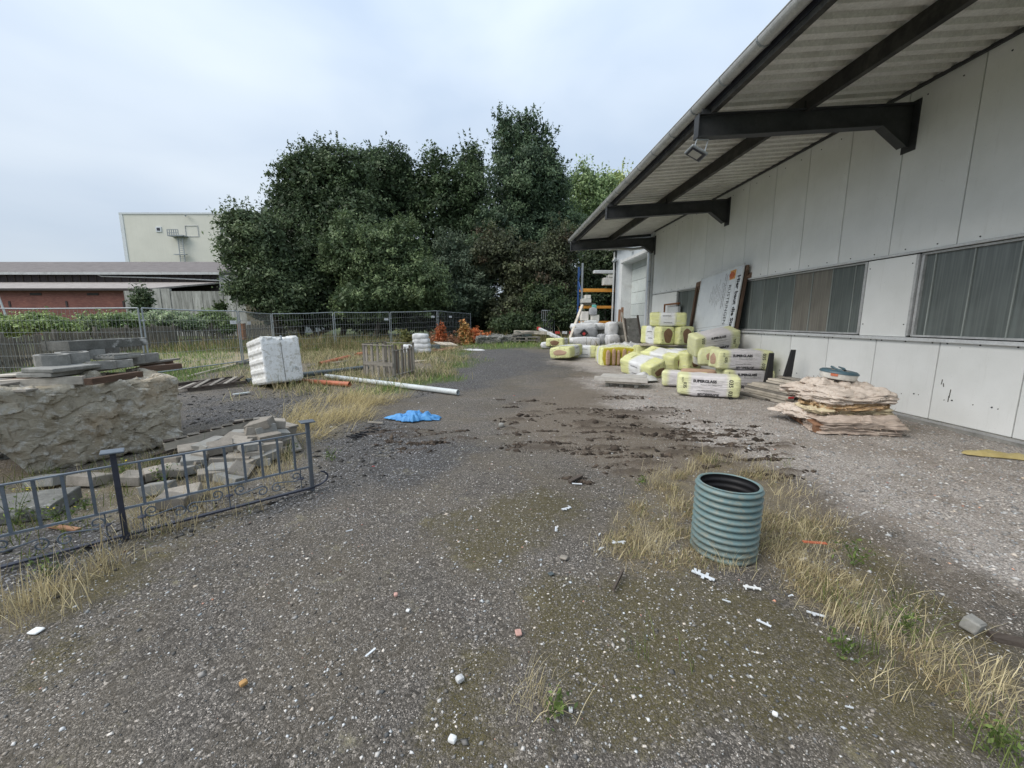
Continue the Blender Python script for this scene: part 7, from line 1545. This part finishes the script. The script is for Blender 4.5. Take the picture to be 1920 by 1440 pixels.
MB().box((p.x, p.y - .01, p.z - .02), (.14, .012, .14), (0, R(45), 0)).build('diamond_centre', M['red'], None, world=True); o = bpy.data.objects['diamond_centre']; o.location = Vector(o.location) - Vector(gs_.location); o.parent = gs_
# grey formwork panel leaning before the garage door, with its pole, and brown sticks
fp_ = thing('formwork_panel', 'grey formwork panel with dark sides leaning before the garage door', 'panel', G(1186, 650))
A0, A1, B0, B1 = V3(*Rh(1176, 640, 19.4)), V3(*Rh(1171, 597, 19.9)), V3(*Rh(1206, 636, 19.2)), V3(*Rh(1195, 596, 19.7))
for v in (A0, B0): v.z = .38
m = MB(); n_ = V3(0, .06, 0); vs = [A0, B0, B1, A1, A0 + n_, B0 + n_, B1 + n_, A1 + n_]; m.v = [tuple(v) for v in vs]; m.f = [(0, 1, 2, 3), (7, 6, 5, 4), (0, 4, 5, 1), (1, 5, 6, 2), (2, 6, 7, 3), (3, 7, 4, 0)]; m.build('panel', M['concrete_dark'], fp_, world=True)
MB().bar(B0, B1 + V3(0, 0, .12), .07, .1, (0, 1, 0)).build('side_rail', M['timber_dark'], fp_, world=True); MB().bar(A0, A1, .06, .1, (0, 1, 0)).build('side_rail', M['timber_dark'], fp_, world=True)
A = V3(*Rh(1177, 646, 19.0)); c = V3(*Rh(1166, 586, 19.4)); MB().tube([(A.x, A.y, .33), tuple(c)], .05, 8).build('leaning_pole', M['timber_pale'], None, world=True); tag([o for o in bpy.data.objects if o.name.startswith('leaning_pole')][-1], 'pale round pole leaning left of the formwork panel', 'pole')
for i, (x0, y0, x1, y1, lab) in enumerate(((1160, 604, 1162, 581, 'left brown stick leaning at the garage door jamb'), (1166, 604, 1167, 577, 'right brown stick leaning at the garage door jamb'))):
    o = board('brown_stick', M['timber_red'], None, Rh(x0, y0 + 10, 20.6), Rh(x1, y1, 21), .12, .12); tag(o, lab, 'stick')
# ================================================================== grasses, weeds, litter
M['blade'] = leaf_mat('grass_blade', .35, .7)
def gh(P): return gz(P[:, 0], P[:, 1]) + fbm(xyz(P[:, 0] * 0.9, P[:, 1] * 0.9, 0.5), 4, 20) * 0.03 + fbm(xyz(P[:, 0] * 5, P[:, 1] * 5, 2.5), 3, 21) * 0.014 - 0.012
def blades(name, label, P, hts, wid, cols, lean=.6, bend=.6, wind=(0, 0), cat=None):
    n = len(P); th = rng.uniform(0, 2 * np.pi, n); l = np.abs(rng.normal(0, lean, n)); D = np.stack([np.cos(th) * l + wind[0], np.sin(th) * l + wind[1], np.ones(n)], 1); D /= np.linalg.norm(D, axis=1)[:, None]
    B0 = np.stack([P[:, 0], P[:, 1], gh(P)], 1); b2 = rng.uniform(.2, 1, n)[:, None] * bend; g = np.stack([D[:, 0], D[:, 1], -np.abs(D[:, 2]) * .5], 1)
    P1 = B0 + D * hts[:, None] * .5; P2 = P1 + (D + g * b2 * .6) * hts[:, None] * .32; P3 = P2 + (D + g * b2 * 1.8) * hts[:, None] * .25; P2[:, 2] = np.maximum(P2[:, 2], B0[:, 2] + .004); P3[:, 2] = np.maximum(P3[:, 2], B0[:, 2] + .003)
    s = rng.uniform(0, 2 * np.pi, n); S = np.stack([np.cos(s), np.sin(s), 0 * s], 1) * (wid / 2)[:, None]; V = np.stack([B0 - S, B0 + S, P1 + S * .9, P1 - S * .9, P2 + S * .6, P2 - S * .6, P3], 1).reshape(-1, 3)
    f = np.array([[0, 1, 2], [0, 2, 3], [3, 2, 4], [3, 4, 5], [5, 4, 6]]); F = (f[None] + (np.arange(n) * 7)[:, None, None]).reshape(-1, 3); o = mass_mesh(name, V, F, M['blade'], None, {'tint': np.repeat(cols, 7, 0)}); o['kind'] = 'stuff'; o['label'] = label; return o
def strawc(n, a=(.30, .24, .13), b_=(.66, .58, .36)): f = rng.random(n)[:, None]; return np.array(a) * (1 - f) + np.array(b_) * f
def greenc(n, a=(.05, .08, .02), b_=(.17, .21, .07)): f = rng.random(n)[:, None]; return np.array(a) * (1 - f) + np.array(b_) * f
def tufts(centres, per, rad, spread=.5):
    P = []
    for c, m in zip(centres, per): P.append(np.array(c)[None, :2] + rng.normal(0, 1, (m, 2)) * rad)
    return np.concatenate(P)
def inzone(polys, n, box, clump=.5, thr=.0, s=50, fr=2.5):
    P = np.stack([rng.uniform(box[0], box[1], n), rng.uniform(box[2], box[3], n)], 1); m = zone(P, polys, .25, .5, 1.6, 4); k = fbm(xyz(P[:, 0] * fr, P[:, 1] * fr, 1.0), 4, s); return P[(rng.random(n) < m * smooth(thr - .08, thr + .10, k))]
# dry grass by the corrugated ring and down the right side
P = inzone([Z_STRAW[4]], 52000, (.4, 4.2, 1.0, 5.0), thr=.07, fr=4); m = len(P)
blades('dry_grass', 'straw-coloured dry grass around the corrugated pipe section', P, rng.gamma(3, .018, m) + .015, np.full(m, .0030), np.where(rng.random((m, 1)) < .25, greenc(m, (.10, .12, .04), (.24, .25, .10)), strawc(m)), .7, 1.1, (.12, -.1))
P = inzone([Z_STRAW[4]], 60000, (.4, 4.2, 1.0, 5.0), thr=.03, fr=4); m = len(P); blades('grass_thatch', 'matted dead grass lying flat on the gravel on the right', P, rng.gamma(3, .012, m) + .01, np.full(m, .0032), strawc(m, (.16, .12, .07), (.46, .38, .22)), 3.5, .6)
cs = [G(*q)[:2] for q in ((1240, 890), (1225, 905), (1340, 868), (1380, 862), (1460, 900), (1500, 925), (1480, 960), (1500, 1000), (1530, 1040), (1480, 1050), (1550, 1090), (1600, 1110), (1590, 1150), (1640, 1180), (1500, 1090), (1455, 1040), (1450, 990), (1250, 1010), (1225, 1030), (1265, 950), (1560, 980), (1690, 1110), (1700, 1160), (1760, 1230), (1850, 1270), (1890, 1300), (1830, 1320), (1900, 1370), (1420, 880), (1300, 880), (1210, 1010), (1370, 1060), (1005, 1318), (1660, 1290), (1560, 1170), (1130, 1030), (1500, 1060), (1470, 930), (1520, 960))]
P = tufts(cs, list(rng.integers(25, 95, len(cs))), .06); m = len(P); blades('dry_grass_tufts', 'tall bleached grass tufts leaning about the corrugated pipe section', P, rng.gamma(3.5, .029, m) + .03, np.full(m, .0026), strawc(m, (.36, .30, .17), (.72, .64, .42)), .55, 1.0, (.10, -.05))
cs2 = [G(*q)[:2] for q in ((1700, 1130), (1590, 1150), (1620, 1160), (1560, 1120), (1860, 1330), (1880, 1380), (1200, 1230), (1280, 1230), (1470, 870), (1595, 1215), (1640, 1230), (1730, 1200), (1340, 870), (1900, 1440), (1850, 1420))]
P = tufts(cs2, list(rng.integers(8, 34, len(cs2))), .06); m = len(P); blades('green_grass_tufts', 'fresh green grass shoots between the straw on the right', P, rng.gamma(4, .025, m) + .03, np.full(m, .0035), greenc(m, (.08, .11, .03), (.22, .26, .09)), .5, .8)
P = inzone([Z_STRAW[3], Z_STRAW[5]], 50000, (-6.5, -.5, 1.5, 8), thr=.03, fr=3.5, s=54); m = len(P); blades('grass_thatch', 'matted dead grass lying flat along the metal railing', P, rng.gamma(3, .014, m) + .01, np.full(m, .0035), strawc(m, (.14, .11, .06), (.42, .35, .20)), 3.5, .6)
# left field
P = inzone(Z_STRAW[:1], 30000, (-6, -1, 5, 13), thr=-.06, s=52, fr=1.6); m = len(P); blades('flattened_straw', 'flattened yellow straw patch between the paving blocks and the grey pipe', P, rng.gamma(5, .045, m) + .06, np.full(m, .006), strawc(m, (.32, .26, .12), (.62, .53, .30)), 1.2, 1.4, (.5, .25))
P = inzone(Z_STRAW[1:3], 95000, (-18, 1, 8.5, 24), thr=-.02, s=53, fr=1.2); m = len(P); blades('field_grass', 'rough dry field grass around the tank, crate and pipes', P, rng.gamma(4, .04, m) + .05, np.full(m, .010), np.where(rng.random((m, 1)) < .42, greenc(m, (.07, .10, .03), (.20, .23, .08)), strawc(m)), .7, .9)
P = inzone([Z_STRAW[5], Z_STRAW[3]], 22000, (-6.5, -.8, 1.5, 8), thr=.08, s=54, fr=3.5); m = len(P); blades('dry_grass', 'thin dry grass and stalks growing through the metal railing', P, rng.gamma(4, .03, m) + .03, np.full(m, .0035), np.where(rng.random((m, 1)) < .35, greenc(m), strawc(m)), .6, .9)
cs = [G(*q)[:2] for q in ((195, 1060), (190, 1085), (240, 1010), (270, 1000), (330, 990), (380, 960), (60, 1130), (110, 1110), (20, 1150), (420, 930), (500, 890), (60, 1165), (545, 870), (525, 905), (280, 975), (140, 1140), (450, 880), (380, 930))]
P = tufts(cs, list(rng.integers(20, 70, len(cs))), .06); m = len(P); blades('dry_grass_tufts', 'upright straw tufts along the bottom bar of the railing', P, rng.gamma(5, .032, m) + .04, np.full(m, .0032), strawc(m), .4, .7)
cs = [G(*q)[:2] for q in ((20, 960), (35, 990), (60, 985), (15, 1020), (150, 1000), (130, 985), (80, 900), (240, 880), (260, 905), (100, 1040), (230, 930), (530, 860), (545, 845), (60, 940), (175, 950), (300, 870), (205, 905), (180, 885), (110, 895), (40, 905), (270, 890))]
P = tufts(cs, list(rng.integers(12, 45, len(cs))), .08); m = len(P); blades('green_weeds', 'green weeds under the rock block behind the railing', P, rng.gamma(3, .032, m) + .03, np.full(m, .005), greenc(m, (.06, .09, .02), (.19, .22, .06)), .5, .8)
# far turf and weeds strip
def band(n, box, polys, s): P = np.stack([rng.uniform(box[0], box[1], n), rng.uniform(box[2], box[3], n)], 1); m = zone(P, polys, .4, .9, .7, s); return P[rng.random(n) < m]
P = band(60000, (-26, 5, 9, 30), Z_GREEN, 5); m = len(P); blades('turf', 'green grass before the picket fence and along the far lane edge', P, rng.gamma(4, .028, m) + .04, np.full(m, .014), np.where(rng.random((m, 1)) < .15, strawc(m), greenc(m, (.08, .14, .03), (.22, .32, .09))), .5, .6)
P = np.stack([rng.uniform(-16, 6, 26000), rng.uniform(19, 29, 26000)], 1); P = P[(fbm(xyz(P[:, 0] * .7, P[:, 1] * .7), 4, 77) > -.02) & ~((P[:, 0] > -6) & (P[:, 0] < 0) & (P[:, 1] < 24.5)) & ~((P[:, 0] > -1.5 - .15 * (P[:, 1] - 20)) & (P[:, 0] < 2.6) & (P[:, 1] < 23.5))]; m = len(P); blades('tall_weeds', 'tall brownish weeds at the foot of the mesh fence and trees', P, rng.gamma(5, .07, m) + .08, np.full(m, .018), np.where(rng.random((m, 1)) < .5, strawc(m, (.14, .10, .05), (.40, .33, .18)), greenc(m, (.05, .07, .02), (.16, .19, .07))), .4, .6)
# small weeds growing out of the gravel: leafy rosettes with yellow flowers
def weed(px, label, h, flowers, n=110, name='weed'):
    g = V3(*G(*px)); o = thing(name, label, 'weed', g, group='leafy weeds in the yard'); b = MB(); tops = []
    for k in range(5):
        t_ = V3(random.uniform(-.5, .5) * h, random.uniform(-.5, .5) * h, h * random.uniform(.6, 1)); b.tube([V3(0, 0, 0), t_ * .5 + V3(0, 0, .1 * h), t_], [.003, .0025, .0015], 5); tops.append(t_)
    b.build('stems', bpy.data.materials['stem_green'] if 'stem_green' in bpy.data.materials else plain('stem_green', (.08, .12, .03), .7), o)
    t = np.array([tops[i % 5] for i in range(n)]) * rng.uniform(.1, 1, n)[:, None] + rng.normal(0, .025 + h * .06, (n, 3)); t[:, 2] = np.abs(t[:, 2]); V, F, T = leaves(t, .009 + h * .012, greenc(n, (.05, .09, .02), (.16, .22, .06))); q = mass_mesh('leaves', V, F, M['leaf'], None, {'tint': T}); q.parent = o
    if flowers:
        t = np.array([tops[i % 5] for i in range(flowers)]) + rng.normal(0, .015, (flowers, 3)); V, F, T = leaves(t, .010, np.tile([[.62, .50, .03]], (flowers, 1)), np.tile([[0, 0, 3.]], (flowers, 1))); q = mass_mesh('flowers', V, F, M['leaf'], None, {'tint': T}); q.parent = o
for a in (((30, 985), 'yellow-flowered weed at the left edge behind the railing', .30, 14), ((118, 985), 'small yellow-flowered weed in the middle of the left railing field', .22, 9), ((228, 905), 'yellow-flowered weed right behind the tall railing post', .26, 8), ((310, 905), 'green weed between the blocks at the railing', .2, 3), ((160, 955), 'low broad-leaved green weed between stone and railing', .10, 0), ((82, 880), 'dark leafy weed against the foot of the rock', .18, 0), ((540, 850), 'green weed at the right end of the paving heap', .2, 0),
          ((1600, 1060), 'light green upright weed right of the corrugated pipe section', .20, 0), ((1205, 905), 'small green seedling left of the dry tufts', .05, 0), ((1038, 1335), 'single green shoot by the straw tuft low in the picture', .08, 0), ((1700, 1180), 'green weed in the straw at the lower right', .12, 0), ((1580, 1225), 'low green weed among the chippings on the right', .12, 0), ((1870, 1400), 'bright green weed in the lower right corner', .10, 0), ((610, 735), 'green weed at the mouth of the orange pipe', .3, 0), ((570, 722), 'weed climbing the front of the white tank', .25, 0),
          ((620, 860), 'greenish seedling right of the railing end', .12, 0), ((90, 1080), 'pale green weed below the railing on the left', .14, 0)): weed(*a)
# red-leaved seedling left of pallet debris
weed((360, 718), 'small reddish dead shrub left of the collapsed pallet', .3, 0, 80, 'dead_shrub')
# ---- litter --------------------------------------------------------------------------------
M['litter'] = plain('white_plastic_scrap', (.66, .70, .74), .45); M['styro'] = plain('foam_white', (.74, .76, .76), .8)
def scrap(px, py, L, yaw, teeth, label, mat='litter'):
    b = MB(); b.box((0, 0, .006), (L, L * .16, .005), (.05, .04, 0))
    rr_ = random.Random(px); sd2 = rr_.choice((-1, 1))
    for k in range(teeth): w2 = L * rr_.uniform(.10, .24); b.box((-L / 2 + L * (k + rr_.uniform(.2, .8)) / teeth, (L * .07 + w2 / 2) * sd2 * (1 if rr_.random() < .75 else -1), .007), (L * rr_.uniform(.06, .14), w2, .005), (0, .1, rr_.uniform(-.3, .4)))
    g = G(px, py); o = b.build('plastic_scrap', M[mat], None); o.location = g; o.rotation_euler = (0, 0, yaw); tag(o, label, 'scrap'); return o
scrap(1042, 993, .075, 1.4, 3, 'white three-toothed plastic clip on the lane left of the pipe section'); scrap(1062, 954, .10, .45, 4, 'thin white plastic clip farther up the lane'); scrap(1318, 1080, .14, -.75, 5, 'long toothed white plastic strip in front of the pipe section'); scrap(1127, 1030, .06, .7, 2, 'small bent white clip among straw'); scrap(1124, 1003, .04, 1.0, 1, 'tiny white scrap above the bent clip'); scrap(1160, 1018, .11, .25, 2, 'pale sliver lying beside the straw left of the pipe section')
scrap(1362, 1128, .045, -.5, 1, 'small white triangle below the toothed strip'); scrap(1482, 1118, .04, .4, 1, 'bluish white scrap right of the foam piece'); scrap(1530, 1153, .09, -.5, 1, 'pale strip in the straw at the lower right'); scrap(1082, 908, .10, -.1, 0, 'thin white stick lying by the dark twig'); scrap(1432, 1170, .07, -.8, 2, 'white shard among the chippings left of the foam'); scrap(1592, 1328, .03, -.3, 1, 'small white chip low right'); scrap(655, 996, .05, .6, 0, 'thin pale stick near the railing end'); scrap(695, 1225, .06, 1.0, 0, 'white stick lying on the chippings at the lower left'); scrap(700, 875, .03, 0, 0, 'little red scrap on the lane right of the railing', 'red'); scrap(964, 742, .035, 0, 0, 'small red scrap far up the lane', 'red'); scrap(455, 1010, .05, .2, 0, 'thin pinkish sliver near the railing', 'paver')
def stone(px, py, s, label, mat, seed, name='stone', flat=.6):
    o = bag(None, V3(*G(px, py)) + V3(0, 0, s * flat * .35), (s, s * .8, s * flat), M[mat], seed, name, seed); tag(o, label, name); return o
M['pink'] = plain('pink_tile', (.55, .33, .28), .8); M['ochre_stone'] = plain('ochre_stone', (.42, .25, .10), .8)
o = scrap(1410, 1103, .10, -.25, 5, 'perforated white foam piece before the pipe section', 'styro')
stone(68, 1184, .055, 'flat white shell-like stone at the left edge', 'styro', 3, flat=.2); stone(456, 1283, .03, 'small ochre stone on the bare chippings', 'ochre_stone', 4); stone(742, 1116, .026, 'small pink stone in the middle of the lane', 'pink', 5); stone(765, 1146, .02, 'white pebble just below the pink stone', 'styro', 6); stone(914, 1130, .022, 'grey pebble right of the lane middle', 'concrete', 7); stone(972, 1187, .04, 'pinkish shell fragment low in the lane', 'pink', 8, flat=.3); stone(848, 1388, .03, 'white pebble near the bottom edge', 'styro', 9); stone(862, 1275, .035, 'crumpled clear film scrap on the moss', 'film_white', 10, 'film_scrap'); stone(940, 799, .09, 'broken whitish brick piece lying alone on the lane', 'concrete', 11, 'brick_piece')
stone(1057, 1046, .05, 'flat reddish tile shard left of the straw', 'paver', 12, 'tile_shard', .25); stone(1033, 1076, .035, 'grey slate shard left of the straw', 'pipe_dark', 13, 'slate_shard', .2); stone(1070, 1332, .02, 'white pebble below the straw tuft', 'styro', 14); stone(993 + 460, 1340, .02, 'white pebble low right of the middle', 'styro', 15)
cs_ = MB().box((0, 0, .03), (.085, .07, .065), (.2, .1, .3), .004, .006).build('cobble', M['concrete'], None); cs_.location = G(1822, 1180); tag(cs_, 'pale squarish cobble at the lower right in the dry grass', 'stone')
b = MB(); b.bar((0.03, 0, .0), (.45, -.18, -.005), .05, .04, (0, 0, 1), .004); o = b.build('half_buried_beam', M['timber_dark'], None); o.location = G(1845, 1195); tag(o, 'dark half-buried timber right of the cobble', 'timber')
o = scrap(1525, 1038, .16, -.12, 0, 'thin orange strip of plastic in the tall dry grass', 'pipe_orange'); o.location.z += .08
for i, (x0, y0, x1, y1, w, mt, lab) in enumerate(((690, 793, 718, 795, .03, 'timber_grey', 'short grey stick on the slag below the blue sheet'), (1068, 905, 1090, 895, .04, 'timber_dark', 'dark twig lying on the lane'), (90, 988, 148, 998, .035, 'timber_red', 'reddish wooden slat under the railing'), (1500, 1055, 1512, 1053, .02, 'timber_pale', 'little pale splinter in the straw'), (930, 690 + 60, 948, 751, .02, 'timber_dark', 'small dark splinter far up the lane'), (1150, 1110, 1168, 1075, .012, 'timber_dark', 'thin dark twig in front of the straw'))):
    o = board('stick', M[mt], None, V3(*G(x0, y0)) + V3(0, 0, .015), V3(*G(x1, y1)) + V3(0, 0, .02), w, .02); tag(o, lab, 'stick')
# broken grate lying on the slag
b = MB(); A = V3(*G(660, 822)); c = V3(*G(700, 808)); d = (c - A); n = V3(-d.y, d.x, 0).normalized()
for k in range(6): p = A + d * (k / 5); b.bar(p - n * .10 + V3(0, 0, .02), p + n * .10 + V3(0, 0, .02), .02, .02)
b.bar(A + V3(0, 0, .02), c + V3(0, 0, .02), .02, .024); o = b.build('broken_grate', M['black_plastic'], None, world=True); tag(o, 'small broken black grate lying on the slag right of the railing', 'grate')
